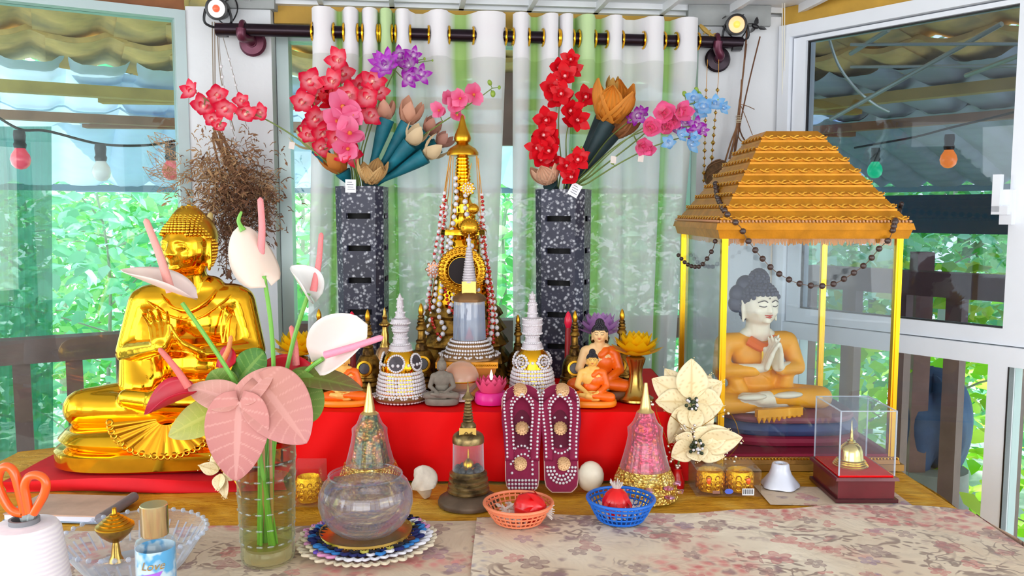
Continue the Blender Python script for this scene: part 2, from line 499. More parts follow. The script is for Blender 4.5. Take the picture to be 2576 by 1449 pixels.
# ---------------------------------------------------------------- table and its cloths
TX = 0.757
tp = [(-1.02, 0.5), (TX - 0.004, 0.5), (TX - 0.004, 1.97), (-0.63, 1.95), (-1.02, 1.72)]
t = thing('altar_table', 'long table under ochre and floral cloths that carries the whole altar', 'table', (0, 0, FLOOR_Z))
H = -FLOOR_Z
ob('tabletop', G().prism(tp, H - 0.035, H - 0.002), m_brown, t)
for x, y in ((-0.95, 0.6), (0.68, 0.6), (0.68, 1.88), (-0.62, 1.86)):
    ob('leg', G().box((x, y, (H - 0.035) / 2), (0.07, 0.07, H - 0.035)), m_brown, t)
def cloth_grid(fn_xy, nu, nv, z0, amp, seed, drop=None):
    r2 = random.Random(seed)
    waves = [(r2.uniform(6, 26), r2.uniform(6, 26), r2.uniform(0, 6), r2.uniform(0.3, 1)) for _ in range(9)]
    def fn(u, v_):
        x, y = fn_xy(u, v_)
        z = 0
        for a, b, c, d in waves: z += d * sin(a * x + b * y + c)
        return (x, y, z0 + amp * (0.5 + z / 7) + (drop(u, v_) if drop else 0))
    return G().grid(fn, nu, nv)
q = N('ochre_satin')
c0 = q.co()
f = q.noise(7, 5, 0.6, c0, 1.5)
col = q.ramp(f, [(0.25, lin((172, 108, 20))), (0.5, lin((222, 158, 40))), (0.75, lin((244, 196, 84)))])
wv = q.noise(16, 5, 0.65, q.co((0.35, 1.4, 1)), 2.5)
q.bsdf(Base_Color=col, Roughness=0.5, Specular_IOR_Level=0.25, Normal=q.bump(wv, 0.55, 0.02))
m_satin = q.m
def ocx(u, v_):
    xl = -1.03
    return xl + (TX - xl) * u, 0.48 + (1.96 - 0.48) * v_
def rightdrop(u, v_): return -0.003 if u > 0.999 or v_ < 0.001 else 0
g = cloth_grid(ocx, 90, 70, 0.0, 0.003, 3, rightdrop)
g.v = [(max(x, -1.03), min(y, 1.70 + (x + 1.03) * 0.56 if x < -0.6 else 1.945), z) for x, y, z in g.v]
# hanging skirt of the ochre cloth on the right edge and the front
g.grid(lambda u, v_: (TX + 0.003 + 0.004 * sin(40 * u), 0.48 + 1.465 * u, -0.003 - 0.3 * v_), 60, 6)
g.grid(lambda u, v_: (-1.03 + (TX + 1.03) * u, 0.478 + 0.004 * sin(40 * u), -0.003 - 0.3 * v_), 60, 6)
tag(ob('ochre_tablecloth', g, m_satin), 'wrinkled ochre satin cloth covering the table under everything', 'tablecloth')
def floral(name, base, seed, rot):
    q = N(name)
    mp = q.n('ShaderNodeMapping'); q.t.links.new(q.n('ShaderNodeTexCoord').outputs['Object'], mp.inputs[0])
    mp.inputs['Location'].default_value = (seed * 1.7, seed * 0.9, 0); mp.inputs['Rotation'].default_value = (0, 0, rot)
    c = mp.outputs[0]
    mp2 = q.n('ShaderNodeMapping'); q.t.links.new(c, mp2.inputs[0]); mp2.inputs['Scale'].default_value = (0.6, 1.5, 1)
    # distorted coordinate gives scrolling outlines
    nz = q.n('ShaderNodeTexNoise', ins={'Scale': 22.0, 'Detail': 2.0}); q.t.links.new(c, nz.inputs['Vector'])
    ad = q.n('ShaderNodeVectorMath', operation='MULTIPLY_ADD'); q.t.links.new(nz.outputs['Color'], ad.inputs[0]); ad.inputs[1].default_value = (0.03, 0.03, 0.03); q.t.links.new(c, ad.inputs[2])
    d = ad.outputs[0]
    col = q.mix(q.ramp(q.noise(3, 3, 0.5, c), [(0.35, 0.0), (0.65, 1.0)]), lin(base), lin((214, 184, 150)))
    # scroll lines and small leaves
    n1 = q.noise(13, 2, 0.5, d, 1.2)
    scr = q.ramp(n1, [(0.455, 0.0), (0.475, 1.0), (0.5, 1.0), (0.52, 0.0)])
    lf = q.ramp(q.voro(70, q.n('ShaderNodeMapping', ins={0: d, 3: (0.55, 1.3, 1)}).outputs[0]), [(0.24, 1.0), (0.36, 0.0)])
    reg = q.ramp(q.noise(6.5, 2, 0.5, mp2.outputs[0]), [(0.46, 0.0), (0.54, 1.0)])
    col = q.mix(q.math('MULTIPLY', q.math('MULTIPLY', q.math('MAXIMUM', scr, lf), reg), 0.8), col, lin((132, 98, 84)))
    # small mauve-brown blossoms
    vd = q.voro(30, d)
    bl = q.ramp(vd, [(0.22, 1.0), (0.36, 0.0)])
    pet = q.ramp(q.voro(95, d), [(0.3, 0.0), (0.5, 1.0)])
    reg2 = q.ramp(q.noise(8, 2, 0.5, c), [(0.5, 0.0), (0.57, 1.0)])
    f2 = q.math('MULTIPLY', q.math('MULTIPLY', bl, reg2), q.math('ADD', q.math('MULTIPLY', pet, 0.6), 0.4))
    col = q.mix(q.math('MULTIPLY', f2, 0.85), col, lin((142, 104, 108)))
    # red-pink roses in drifts, with petal edges
    reg3 = q.ramp(q.noise(5.2, 1, 0.4, mp2.outputs[0]), [(0.52, 0.0), (0.60, 1.0)])
    rose = q.ramp(q.voro(55, d), [(0.2, 1.0), (0.62, 0.15)])
    rc = q.ramp(q.voro(55, d, out='Color'), [(0.2, lin((206, 92, 92))), (0.6, lin((226, 142, 132)))])
    col = q.mix(q.math('MULTIPLY', q.math('MULTIPLY', reg3, rose), 0.95), col, rc)
    # printed five-petalled blossoms with a pale eye and darker outline
    for k_, (sc_, rad_, th_) in enumerate(((17, .0165, .50), (11, .025, .60))):
        mo = q.n('ShaderNodeMapping'); q.t.links.new(c, mo.inputs[0]); mo.inputs['Location'].default_value = (3.1 * k_, 1.7 * k_, 0); mo.inputs['Scale'].default_value = (1, 1, 0)
        vo = q.n('ShaderNodeTexVoronoi', ins={'Scale': float(sc_), 'Randomness': .85}); q.t.links.new(mo.outputs[0], vo.inputs['Vector'])
        df_ = q.n('ShaderNodeVectorMath', operation='SUBTRACT'); q.t.links.new(mo.outputs[0], df_.inputs[0]); q.t.links.new(vo.outputs['Position'], df_.inputs[1])
        xy = q.n('ShaderNodeSeparateXYZ'); q.t.links.new(df_.outputs[0], xy.inputs[0])
        ln = q.math('SQRT', q.math('ADD', q.math('MULTIPLY', xy.outputs[0], xy.outputs[0]), q.math('MULTIPLY', xy.outputs[1], xy.outputs[1])))
        cs = q.n('ShaderNodeSeparateColor'); q.t.links.new(vo.outputs['Color'], cs.inputs[0])
        an = q.math('ADD', q.math('ARCTAN2', xy.outputs[1], xy.outputs[0]), q.math('MULTIPLY', cs.outputs[0], 6.28))
        edge = q.math('MULTIPLY', q.math('ADD', q.math('MULTIPLY', q.math('ABSOLUTE', q.math('COSINE', q.math('MULTIPLY', an, 2.5))), .5), .5), rad_)
        rr_ = q.math('DIVIDE', ln, edge)
        body = q.ramp(rr_, [(0.0, .25), (.22, .35), (.30, .85), (.75, .6), (.9, 1.0), (1.0, 0.0)])
        on = q.math('MULTIPLY', body, q.math('GREATER_THAN', cs.outputs[1], th_))
        fc = q.ramp(cs.outputs[2], [(0.0, lin((134, 92, 92))), (.35, lin((150, 112, 110))), (.6, lin((200, 96, 96))), (.8, lin((212, 116, 112))), (1.0, lin((132, 124, 160)))])
        col = q.mix(q.math('MULTIPLY', on, .8), col, fc)
    # lavender-blue sprigs
    nb = q.n('ShaderNodeMapping'); q.t.links.new(d, nb.inputs[0]); nb.inputs['Location'].default_value = (5.3, 2.1, 0)
    reg4 = q.ramp(q.noise(6, 1, 0.4, nb.outputs[0]), [(0.6, 0.0), (0.66, 1.0)])
    sp = q.ramp(q.voro(60, nb.outputs[0]), [(0.2, 1.0), (0.45, 0.0)])
    col = q.mix(q.math('MULTIPLY', q.math('MULTIPLY', reg4, sp), 0.7), col, lin((128, 122, 158)))
    wr = q.noise(9, 4, 0.6, c, 0.8)
    q.bsdf(Base_Color=col, Roughness=0.6, Sheen_Weight=0.2, Normal=q.bump(wr, 0.4, 0.02))
    return q.m
m_flor = floral('floral_cotton', (244, 228, 204), 1.0, 0.5)
m_flor2 = floral('floral_cotton_left', (226, 206, 182), 4.0, 0.2)
hem = [(-0.057, 1.318), (0.034, 1.327), (0.27, 1.335), (0.40, 1.352), (0.546, 1.372), (0.658, 1.38), (0.745, 1.35)]
hx = [q[0] for q in hem]; hy = [q[1] for q in hem]
def rc(u, v_):
    x = -0.057 + (TX + 0.002 + 0.057) * u
    yt = float(np.interp(x, hx, hy)) + 0.004 * sin(37 * x)
    return x, 0.485 + (yt - 0.485) * v_
g = cloth_grid(rc, 90, 70, 0.0042, 0.004, 11)
g.grid(lambda u, v_: (TX + 0.009 + 0.004 * sin(31 * u), 0.485 + 0.85 * u, 0.006 - 0.22 * v_), 40, 6)
tag(ob('floral_tablecloth', g, m_flor), 'cream floral cloth with red and mauve flowers laid over the right front of the table', 'tablecloth')
def lc(u, v_):
    x = -0.80 + (-0.045 + 0.80) * u
    yt = 1.285 + 0.03 * u - 0.03 * (1 - u) + 0.006 * sin(23 * x)
    return x, 0.485 + (yt - 0.485) * v_
g = cloth_grid(lc, 70, 60, 0.0032, 0.0012, 12)
tag(ob('floral_tablecloth', g, m_flor2), 'tan floral cloth with brown scrolls under the fishbowl and flower vase', 'tablecloth')
g = cloth_grid(lambda u, v_: (0.44 + 0.24 * u, 1.382 + 0.10 * v_ - 0.02 * u), 24, 14, 0.0036, 0.001, 13)
tag(ob('floral_napkin', g, m_flor2), 'small floral napkin lying under the white ceramic cup and the mahogany display case', 'napkin')
# ---------------------------------------------------------------- red bench
BY0, BY1, BZ = 1.508, 1.928, 0.1355
t = thing('red_bench', 'low bench draped in bright red satin behind the jewelled slippers', 'bench', (-0.05, 0, 0))
bx0, bx1 = -0.398 + 0.05, 0.325 + 0.05
for x in (bx0 + 0.03, bx1 - 0.03):
    for y in (BY0 + 0.05, BY1 - 0.05):
        ob('leg', G().box((x, y, 0.063), (0.04, 0.04, 0.114)), m_brown, t)
ob('board', G().box(((bx0 + bx1) / 2, (BY0 + BY1) / 2, 0.125), (bx1 - bx0 - 0.012, BY1 - BY0 - 0.012, 0.012)), m_brown, t)
def drape(u, v_):
    # top sheet then front fall
    x = bx0 + (bx1 - bx0) * u
    if v_ < 0.6: return (x, BY1 - (BY1 - BY0) * v_ / 0.6, 0.1345 + 0.001 * sin(20 * x))
    k = (v_ - 0.6) / 0.4
    fold = 0.0035 * sin(x * 34 + 2.2 * sin(x * 9)) * k + 0.002 * sin(x * 70 + 6 * k)
    return (x, BY0 - 0.004 - fold - 0.006 * k, 0.1345 - k * 0.127)
g = G().grid(drape, 120, 40)
g.grid(lambda u, v_: (bx1 + 0.002, BY0 + (BY1 - BY0) * u, 0.1345 - 0.127 * v_), 20, 8)
g.grid(lambda u, v_: (bx0 - 0.002, BY0 + (BY1 - BY0) * u, 0.1345 - 0.127 * v_), 20, 8)
ob('cloth', g, m_red, t)
# folded red cloth under the golden statue
def fold(u, v_):
    x = -0.90 + 0.495 * u
    a = v_ * PI
    y0 = 1.434 + 0.005 * sin(13 * x) + 0.01 * u
    y = y0 + 0.014 * (1 - sin(a)) if v_ < 0.999 else y0 + 0.014
    zt = 0.026 + 0.003 * sin(17 * x + 1)
    if v_ <= 0.5:
        k = v_ / 0.5
        return (x, y0 + 0.012 * (1 - sin(k * PI / 2)) + 0.004 * sin(x * 15 + 5 * k), 0.003 + zt * (1 - cos(k * PI / 2)))
    k = (v_ - 0.5) / 0.5
    return (x, y0 + 0.012 + 0.40 * k * (0.62 + 0.38 * u), 0.003 + zt + 0.001 * sin(30 * x + 8 * k))
tag(ob('red_cloth', G().grid(fold, 70, 24), mat('red_velvet', (232, 0, 24), 0.75, var=0.2, vscale=9, bump=0.2, bscale=40)), 'folded red velvet cloth under the golden seated statue', 'cloth')
# ---------------------------------------------------------------- outdoors: ground, eaves, railings, lights, trees
m_ground = mat('garden_ground', (205, 205, 198), 0.9, var=0.3, vscale=2)
g = G().grid(lambda u, v_: (-14 + 28 * u, -8 + 26 * v_, -1.5 + 0.05 * sin(9 * u) * cos(7 * v_)), 20, 20)
struct('ground', g, m_ground)
struct('floor_deck', G().prism([(-3.4, 0.9), (3.3, 0.0), (3.3, 1.2), (1.6, 3.2), (-1.2, 3.2), (-3.4, 2.0)], -1.2, FLOOR_Z - 0.12), m_brown)
m_tile = mat('weathered_roof_tile', (244, 206, 132), 0.8, var=0.35, vscale=7, bump=0.3, bscale=30, dirt=((168, 150, 110), 5))
m_zinc = mat('corrugated_zinc_sheet', (200, 224, 246), 0.5, 0.0, var=0.12, vscale=5, translucent=0.22)  # sky light put into the bluish colour and the translucency
m_batten = mat('timber_purlin', (190, 160, 84), 0.7, var=0.3, vscale=8, bump=0.2)
m_batten2 = mat('stained_timber_purlin', (168, 120, 92), 0.7, var=0.45, vscale=5, bump=0.2)
# one clay tile seen from below: pan plus roll, lower lip turned down. local x along wall, y outward(down slope), z up
TW, TLN = 0.205, 0.235
def tile_mesh():
    def prof(x):
        s = x / TW
        return 0.016 * math.exp(-((s - 0.22) / 0.13) ** 2) - 0.012 * math.exp(-((s - 0.68) / 0.24) ** 2)
    g = G()
    xs = 14
    def fn(u, v_): return (TW * 1.04 * u, TLN * 1.12 * v_, prof(TW * u) - 0.004 * (1 if v_ > 0.93 else 0))
    g.grid(fn, xs, 3)
    g.grid(lambda u, v_: (TW * 1.04 * u, TLN * 1.12 * (1 - v_), prof(TW * u) + 0.016), xs, 3)
    g.grid(lambda u, v_: (TW * 1.04 * u, TLN * 1.12 + 0.001, prof(TW * u) - 0.004 + 0.020 * v_), xs, 1)
    g.grid(lambda u, v_: (TW * 1.04 * u, -0.001, prof(TW * u) + 0.016 * (1 - v_)), xs, 1)
    return g
tile_me = tile_mesh().mesh('tile'); tile_me.materials.append(m_tile)
def eave(side, M_, u0, u1, n_rows, du, label, det=True):
    """roof eave hanging outside one glazed side: tiles from below, zinc sheet beyond, purlins"""
    root = thing('tiled_eave', label[0], 'roof')
    root.matrix_world = M_
    slope = math.atan(0.125)
    flip = M_.to_3x3().determinant() < 0
    k = 0
    for r_ in range(n_rows):
        n0 = 0.03 + 0.205 * r_
        z0 = 1.139 - 0.0487 * r_
        u = u0 - .03 * r_
        while u < u1:
            o = bpy.data.objects.new('tile', tile_me); COL.objects.link(o); o.parent = root
            o.location = (u, n0, z0 + rng.uniform(-.003, .003)); o.rotation_euler = (-slope, 0, rng.uniform(-.01, .01))
            u += TW
    # zinc sheet roof below and beyond the tiles
    m_z = m_zinc if side != 'right' else mat('shaded_zinc_sheet', (160, 172, 196), 0.5, 0.1, var=0.2, vscale=6)  # right side uses a darker copy with the shade put into its colour
    r2 = thing('zinc_roof', label[1], 'roof'); r2.matrix_world = M_
    rib = 0.19
    def zn(x, y):
        d = ((x + 0.05) % rib) / rib - 0.5
        return 0.026 * math.exp(-(d / 0.13) ** 2) + 0.0012 * sin(2 * PI * (x % rib) / 0.038)
    Wd = u1 - u0
    nx = int(Wd / rib * 14)
    def s1(u, v_):
        x = u0 - 0.3 + (Wd + 0.8) * u; y = 0.78 + 0.68 * v_
        return (x, y, 0.945 - 0.075 * v_ + zn(x, y))
    ob('sheet', G().grid(s1, nx, 6), m_z, r2)
    def s2(u, v_):
        x = u0 - 0.6 + (Wd + 1.6) * u; y = 1.42 + 0.93 * v_
        return (x, y, 0.872 - 0.16 * v_ - 0.09 * v_ * v_ + zn(x, y) + 0.004 * abs(sin(v_ * 38)))
    ob('sheet', G().grid(s2, nx, 76), m_z, r2)
    g = G().box(((u0 + u1) / 2, 1.0, 0.895), (Wd + 0.6, 0.05, 0.036)); ob('purlin', g, m_batten, r2)
    g = G().box(((u0 + u1) / 2, 1.40, 0.845), (Wd + 1.0, 0.05, 0.032)); ob('purlin', g, m_batten2, r2)
    g = G().box(((u0 + u1) / 2, 2.36, 0.615), (Wd + 1.8, 0.02, 0.03)); ob('gutter', g, mat('dull_blue_metal', (120, 150, 168), 0.5, 0.2), r2)
    if side == 'right': ob('fascia', G().box(((u0 + u1) / 2, 2.40, 0.49), (Wd + 1.8, 0.03, 0.19)), mat('dark_blue_fascia', (40, 70, 92), 0.6), r2)
    return root
eave('left', ML, -0.25, 1.5, 4, -0.09, ('weathered clay tile eave seen from below outside the left window', 'pale corrugated zinc roof with timber purlins outside the left window'))
eave('back', MB, -0.45, 1.75, 4, -0.09, ('weathered clay tile eave seen from below above the white curtain', 'pale corrugated zinc roof with timber purlins behind the white curtain'))
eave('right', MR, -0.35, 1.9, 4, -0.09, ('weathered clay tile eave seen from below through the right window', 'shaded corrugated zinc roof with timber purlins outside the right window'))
# steel roof braces outside the right window
m_steel = mat('galvanised_steel', (196, 206, 206), 0.4, 0.5)
def onR(px, py, n):
    """world point on the ray at distance n outside the right wall"""
    a = (px - 1288.0) / F_PX; b = (724.5 - py) / F_PX
    d = Vector((a, CP + SP * b, -SP + CP * b)); o = Vector((0, 0, CAM_Z))
    t = (n - (o - OR_).dot(nR)) / d.dot(nR)
    return o + d * t
def onL(px, py, n):
    a = (px - 1288.0) / F_PX; b = (724.5 - py) / F_PX
    d = Vector((a, CP + SP * b, -SP + CP * b)); o = Vector((0, 0, CAM_Z))
    t = (n - (o - OL).dot(nL)) / d.dot(nL)
    return o + d * t
def onB(px, py, n):
    a = (px - 1288.0) / F_PX; b = (724.5 - py) / F_PX
    d = Vector((a, CP + SP * b, -SP + CP * b)); o = Vector((0, 0, CAM_Z))
    t = (n - (o - OB).dot(nB)) / d.dot(nB)
    return o + d * t
braces = [((2090, 300), (2520, 60), .40, .16, 'long slanting steel brace under the tiles outside the right window'), ((2140, 135), (2235, 75), .2, .12, 'short slanting steel brace high outside the right window'), ((2430, 190), (2576, 135), .3, .18, 'slanting steel brace at the right end of the tiles outside the window')]
for a, b, n1, n2, lb in braces:
    g = G().tube([onR(*a, n1), onR(*b, n2)], 0.006, 8)
    tag(ob('steel_brace', g, m_steel), lb, 'brace')
pts = catmull([onR(2085, 95, .12), onR(2110, 165, .2), onR(2155, 225, .3), onR(2200, 262, .42), onR(2235, 280, .55)], 6)
tag(ob('hanging_cable', G().tube(pts, 0.004, 6), m_steel), 'pale cable sagging in a curve under the tiles outside the right window', 'cable')
for k, y in enumerate((112, 168)):
    g = G().tube([onR(2140, y, .16 + .1 * k), onR(2600, y - 2, .16 + .1 * k)], 0.004, 6)
    tag(ob('roof_rod', g, m_steel), ['upper', 'lower'][k] + ' level steel rod of two under the tiles outside the right window', 'rod')
# railings
def railing(M_, u0, u1, n, top, step, label, off=0.0):
    root = thing('wooden_railing', label, 'railing'); root.matrix_world = M_ @ Matrix.Translation((0, n, 0))
    ob('handrail', G().box(((u0 + u1) / 2, 0, top - 0.033), (u1 - u0, 0.07, 0.066)), m_brown, root)
    ob('bottom_rail', G().box(((u0 + u1) / 2, 0, -0.72), (u1 - u0, 0.05, 0.05)), m_brown, root)
    me = G().box((0, 0, 0), (0.042, 0.042, top + 0.63)).mesh('baluster', smooth=False); me.materials.append(m_brown)
    u = u0 + off
    while u < u1:
        o = bpy.data.objects.new('baluster', me); COL.objects.link(o); o.parent = root
        o.location = (u, 0, (top - 0.066 - 0.695) / 2); u += step
    return root
railing(ML, -0.28, 1.3, 0.52, 0.155, 0.128, 'brown wooden railing with square balusters outside the left window', 0.02)
railing(MB, -0.2, 1.45, 0.56, 0.155, 0.128, 'brown wooden railing behind the sheer white curtain', 0.05)
railing(MR, -0.22, 1.6, 0.5, 0.335, 0.150, 'brown wooden railing outside the right window behind the white sill', 0.0)
# dark post outside the right window and a white post beyond
g = G().box((0, 0, 0), (0.055, 0.055, 2.3))
o = ob('roof_post', g, m_brown); o.location = onR(2318, 700, 0.9); o.location.z = -0.27; o.location.z = -0.78; tag(o, 'dark brown roof post behind the right corner of the shrine case', 'post')
o = ob('roof_post', G().box((0, 0, 0), (0.06, 0.06, 2.2)), m_white); o.location = onR(2377, 1000, 1.6); o.location.z = -0.95; tag(o, 'white post out in the garden between two brown balusters', 'post')
o = ob('roof_hanger', G().box((0, 0, 0), (0.045, 0.045, 0.24)), m_brown); o.location = onB(1279, 200, 0.75); o.location.z = 0.845; tag(o, 'short dark timber hanger under the eave seen in the gap between the curtains', 'timber')
# string lights
def festoon(name_side, pts, bulbs, conv):
    W = [conv(*q) for q in pts]
    tag(ob('light_cable', G().tube(catmull(W, 8), 0.0035, 6), m_black), 'thin black festoon light cable outside the ' + name_side + ' window', 'cable')
    for (px, py, n), colr, lb, em in bulbs:
        p = conv(px, py, n)
        t = thing('festoon_bulb', lb, 'bulb', p)
        ob('socket', G().lathe([(0.013, 0.0), (0.015, -0.012), (0.013, -0.03), (0.016, -0.036), (0.014, -0.046)], 16), m_black, t)
        nm = 'bulb_' + lb.split()[0]
        mm = mat(nm, colr, 0.25, emit=em, coat=0.4)
        ob('glass_bulb', G().lathe([(0.0115, -0.044), (0.014, -0.05), (0.0215, -0.062), (0.0245, -0.075), (0.021, -0.089), (0.012, -0.098), (0.001, -0.1005)], 20), mm, t)
festoon('left', [(-20, 285, .42), (50, 325, .42), (120, 330, .42), (250, 362, .42), (360, 366, .42), (430, 356, .40), (470, 350, .38)],
        [((48, 328, .42), (250, 70, 100), 'pink round festoon bulb in front of the green curtain', 0.25), ((252, 362, .42), (236, 232, 238), 'white round festoon bulb hanging outside the left window', 0.15), ((428, 362, .40), (240, 96, 110), 'coral round festoon bulb half hidden by the dried flower bunch', 0.25)], onL)
festoon('right', [(2150, 372, .9), (2205, 362, .85), (2300, 345, .8), (2388, 322, .75), (2480, 300, .7), (2600, 270, .65)],
        [((2203, 372, .85), (20, 190, 130), 'green round festoon bulb seen through the right window', 1.2), ((2389, 338, .75), (248, 130, 60), 'orange round festoon bulb seen through the right window', 1.3)], onR)
# green shade curtain outside the left window
def gc(u, v_):
    px = -60 + 190 * u + 6 * v_; py = 318 + 1000 * v_
    fold = 0.012 * sin(u * 30 + 2 * v_) + 0.006 * sin(u * 61)
    return onL(px - 4 * sin(u * 3), py, 0.78 + fold)
q = N('green_shade_cloth')
tr = q.n('ShaderNodeBsdfTransparent', ins={0: (0.55, 0.85, 0.72, 1)}); df = q.n('ShaderNodeBsdfDiffuse', ins={0: (*lin((52, 128, 112)), 1)}); tl = q.n('ShaderNodeBsdfTranslucent', ins={0: (*lin((70, 160, 140)), 1)})
a1 = q.n('ShaderNodeMixShader', ins={0: 0.35}); q.t.links.new(df.outputs[0], a1.inputs[1]); q.t.links.new(tl.outputs[0], a1.inputs[2])
a2 = q.n('ShaderNodeMixShader', ins={0: 0.70}); q.t.links.new(tr.outputs[0], a2.inputs[1]); q.t.links.new(a1.outputs[0], a2.inputs[2])
q.surf(a2.outputs[0])
tag(ob('shade_curtain', G().grid(gc, 60, 20), q.m), 'teal green shade cloth hanging outside at the left window', 'curtain')
# garden trees: trunk, branches, leaves
def leaf_geo(g, L, W, M_, col=None):
    """one folded pointed leaf, 8 triangles"""
    vs_ = [(0, 0, 0), (-W * .5, L * .35, W * .12), (0, L * .4, 0), (W * .5, L * .35, W * .12), (-W * .34, L * .72, W * .05), (0, L * .75, -L * .04), (W * .34, L * .72, W * .05), (0, L, -L * .12)]
    fs = [(0, 2, 1), (0, 3, 2), (1, 2, 5, 4), (2, 3, 6, 5), (4, 5, 7), (5, 6, 7)]
    g.add(vs_, fs, M_, col)
def leafmat(name, c1, c2, c3):
    q = N(name)
    inf = q.n('ShaderNodeNewGeometry').outputs['Random Per Island']
    oi = q.n('ShaderNodeObjectInfo').outputs['Random']
    f = q.math('FRACT', q.math('ADD', inf, oi))
    col = q.ramp(f, [(0.0, lin(c1)), (0.5, lin(c2)), (1.0, lin(c3))])
    p = q.n('ShaderNodeBsdfPrincipled', ins={'Roughness': 0.4}); q.t.links.new(col, p.inputs['Base Color'])
    tl = q.n('ShaderNodeBsdfTranslucent'); q.t.links.new(col, tl.inputs[0])
    mx = q.n('ShaderNodeMixShader', ins={0: 0.55}); q.t.links.new(p.outputs[0], mx.inputs[1]); q.t.links.new(tl.outputs[0], mx.inputs[2])
    return q.surf(mx.outputs[0])
m_leafA = leafmat('garden_leaf', (92, 190, 92), (150, 222, 138), (206, 244, 176))
m_leafB = leafmat('blue_green_leaf', (104, 186, 140), (148, 218, 180), (196, 240, 218))
m_leafC = leafmat('lime_leaf', (120, 200, 40), (190, 240, 70), (240, 250, 120))
m_bark = mat('grey_bark', (176, 176, 160), 0.85, var=0.3, bump=0.4, bscale=40)
big_leaf = G(); leaf_geo(big_leaf, 0.16, 0.085, Matrix.Identity(4)); big_me = {}
for k, mm in enumerate((m_leafA, m_leafB, m_leafC)):
    me = big_leaf.mesh('leaf'); me.materials.append(mm); big_me[mm] = me
def tree(loc, height, rad, n_leaf, n_big, mm, label, seed, low=0.15, lsize=0.09, trunk_r=0.03):
    r2 = random.Random(seed)
    t = thing('garden_tree', label, 'tree', (loc[0], loc[1], -1.5))
    g = G()
    top = Vector((r2.uniform(-.15, .15), r2.uniform(-.15, .15), height * 0.92))
    tp_ = catmull([(0, 0, 0), (r2.uniform(-.05, .05), 0, height * .3), (r2.uniform(-.1, .1), r2.uniform(-.1, .1), height * .6), top], 5)
    g.tube(tp_, [trunk_r * (1 - 0.75 * i / (len(tp_) - 1)) for i in range(len(tp_))], 8)
    ob('trunk', g, m_bark, t)
    g = G(); fg = G(); tips = []
    for b in range(13):
        s = tp_[min(len(tp_) - 2, int((0.15 + 0.85 * b / 12) * (len(tp_) - 2)))]
        a = r2.uniform(0, 2 * PI); L = rad * r2.uniform(.7, 1.2)
        e = s + Vector((cos(a) * L, sin(a) * L, L * r2.uniform(0.0, 0.6)))
        c = catmull([s, s.lerp(e, .5) + Vector((0, 0, L * .12)), e], 4)
        g.tube(c, [trunk_r * .35 * (1 - .7 * i / (len(c) - 1)) for i in range(len(c))], 5)
        tips += c[2:]
    ob('branch', g, m_bark, t)
    def lm(big=False):
        b = r2.choice(tips); sp = rad * 0.42
        p = b + Vector((r2.gauss(0, sp), r2.gauss(0, sp), r2.gauss(0, sp)))
        if r2.random() < 0.35: p = Vector((r2.uniform(-rad, rad), r2.uniform(-rad, rad) * .8, r2.uniform(low * height, height)))
        a = r2.uniform(0, 2 * PI)
        d = Vector((cos(a), sin(a), r2.uniform(-.9, .3)))
        up = Vector((r2.uniform(-.5, .5), r2.uniform(-1, .4), r2.uniform(0.2, 1)))
        wp = Vector((loc[0] + p.x, loc[1] + p.y, p.z - 1.5))
        if wp.z > .35 and max((wp - OL).dot(nL), (wp - OB).dot(nB), (wp - OR_).dot(nR)) < 2.62: p.z = max(.2, p.z - (wp.z - .25))
        return p, d, up
    for _ in range(int(n_leaf * .72)):
        p, d, up = lm(); s = lsize * r2.uniform(.6, 1.4)
        leaf_geo(fg, s, s * .55, place(p, d, up))
    ob('foliage', fg, mm, t, kind='stuff')
    pl_ = []
    for _ in range(n_big):
        p, d, up = lm(True)
        pl_.append(place(p, d, up, r2.uniform(.6, 1.15)))
    copies('leaf', big_me[mm], None, t, pl_)
    return t
def gp(px, Y): return (P(px, 700, Y).x, Y)
tr_ = [(250, 5.4, 2.9, .85, 2600, 50, m_leafB, 'leafy sapling with a thin pale trunk outside the left window', 0.018), (60, 6.8, 2.7, 1.0, 2600, 20, m_leafA, 'tree behind the teal shade cloth outside the left window', .04),
       (400, 6.8, 3.0, 1.0, 3000, 30, m_leafA, 'bushy tree behind the golden statue outside the left window', .04), (150, 8.6, 3.4, 1.3, 3000, 0, m_leafB, 'far tree beyond the sapling at the left window', .06),
       (520, 8.1, 3.3, 1.2, 2500, 0, m_leafB, 'far tree behind the left pillar', .06), (735, 6.1, 2.8, .8, 2200, 20, m_leafA, 'tree in the gap between left pillar and curtain', .03),
       (960, 7.5, 3.2, 1.2, 2600, 0, m_leafB, 'tree dimly seen behind the left black vase and curtain', .05), (1250, 6.6, 3.0, 1.0, 2600, 10, m_leafA, 'tree with pale trunk behind the golden pagoda and curtain', .05),
       (1560, 7.7, 3.2, 1.2, 2600, 0, m_leafB, 'tree dimly seen behind the right black vase and curtain', .05), (1780, 6.6, 2.8, .9, 2400, 10, m_leafB, 'tree behind the left pane of the shrine case', .04),
       (1990, 7.2, 3.0, 1.1, 2600, 10, m_leafB, 'tree seen through the middle of the shrine case', .05), (2190, 6.4, 2.9, .9, 2400, 20, m_leafA, 'tree seen through the right part of the shrine case', .05),
       (2420, 6.4, 3.1, 1.0, 2400, 10, m_leafB, 'dark trunked tree through the upper right window', .09), (2390, 3.3, 1.75, .55, 1800, 40, m_leafC, 'lime leafed shrub behind the balusters at lower right', .02),
       (2560, 5.6, 2.4, .8, 2000, 30, m_leafA, 'green shrub at the right edge outside the lower window', .03), (2300, 8.6, 3.4, 1.3, 2400, 0, m_leafA, 'far tree beyond the right window', .06)]
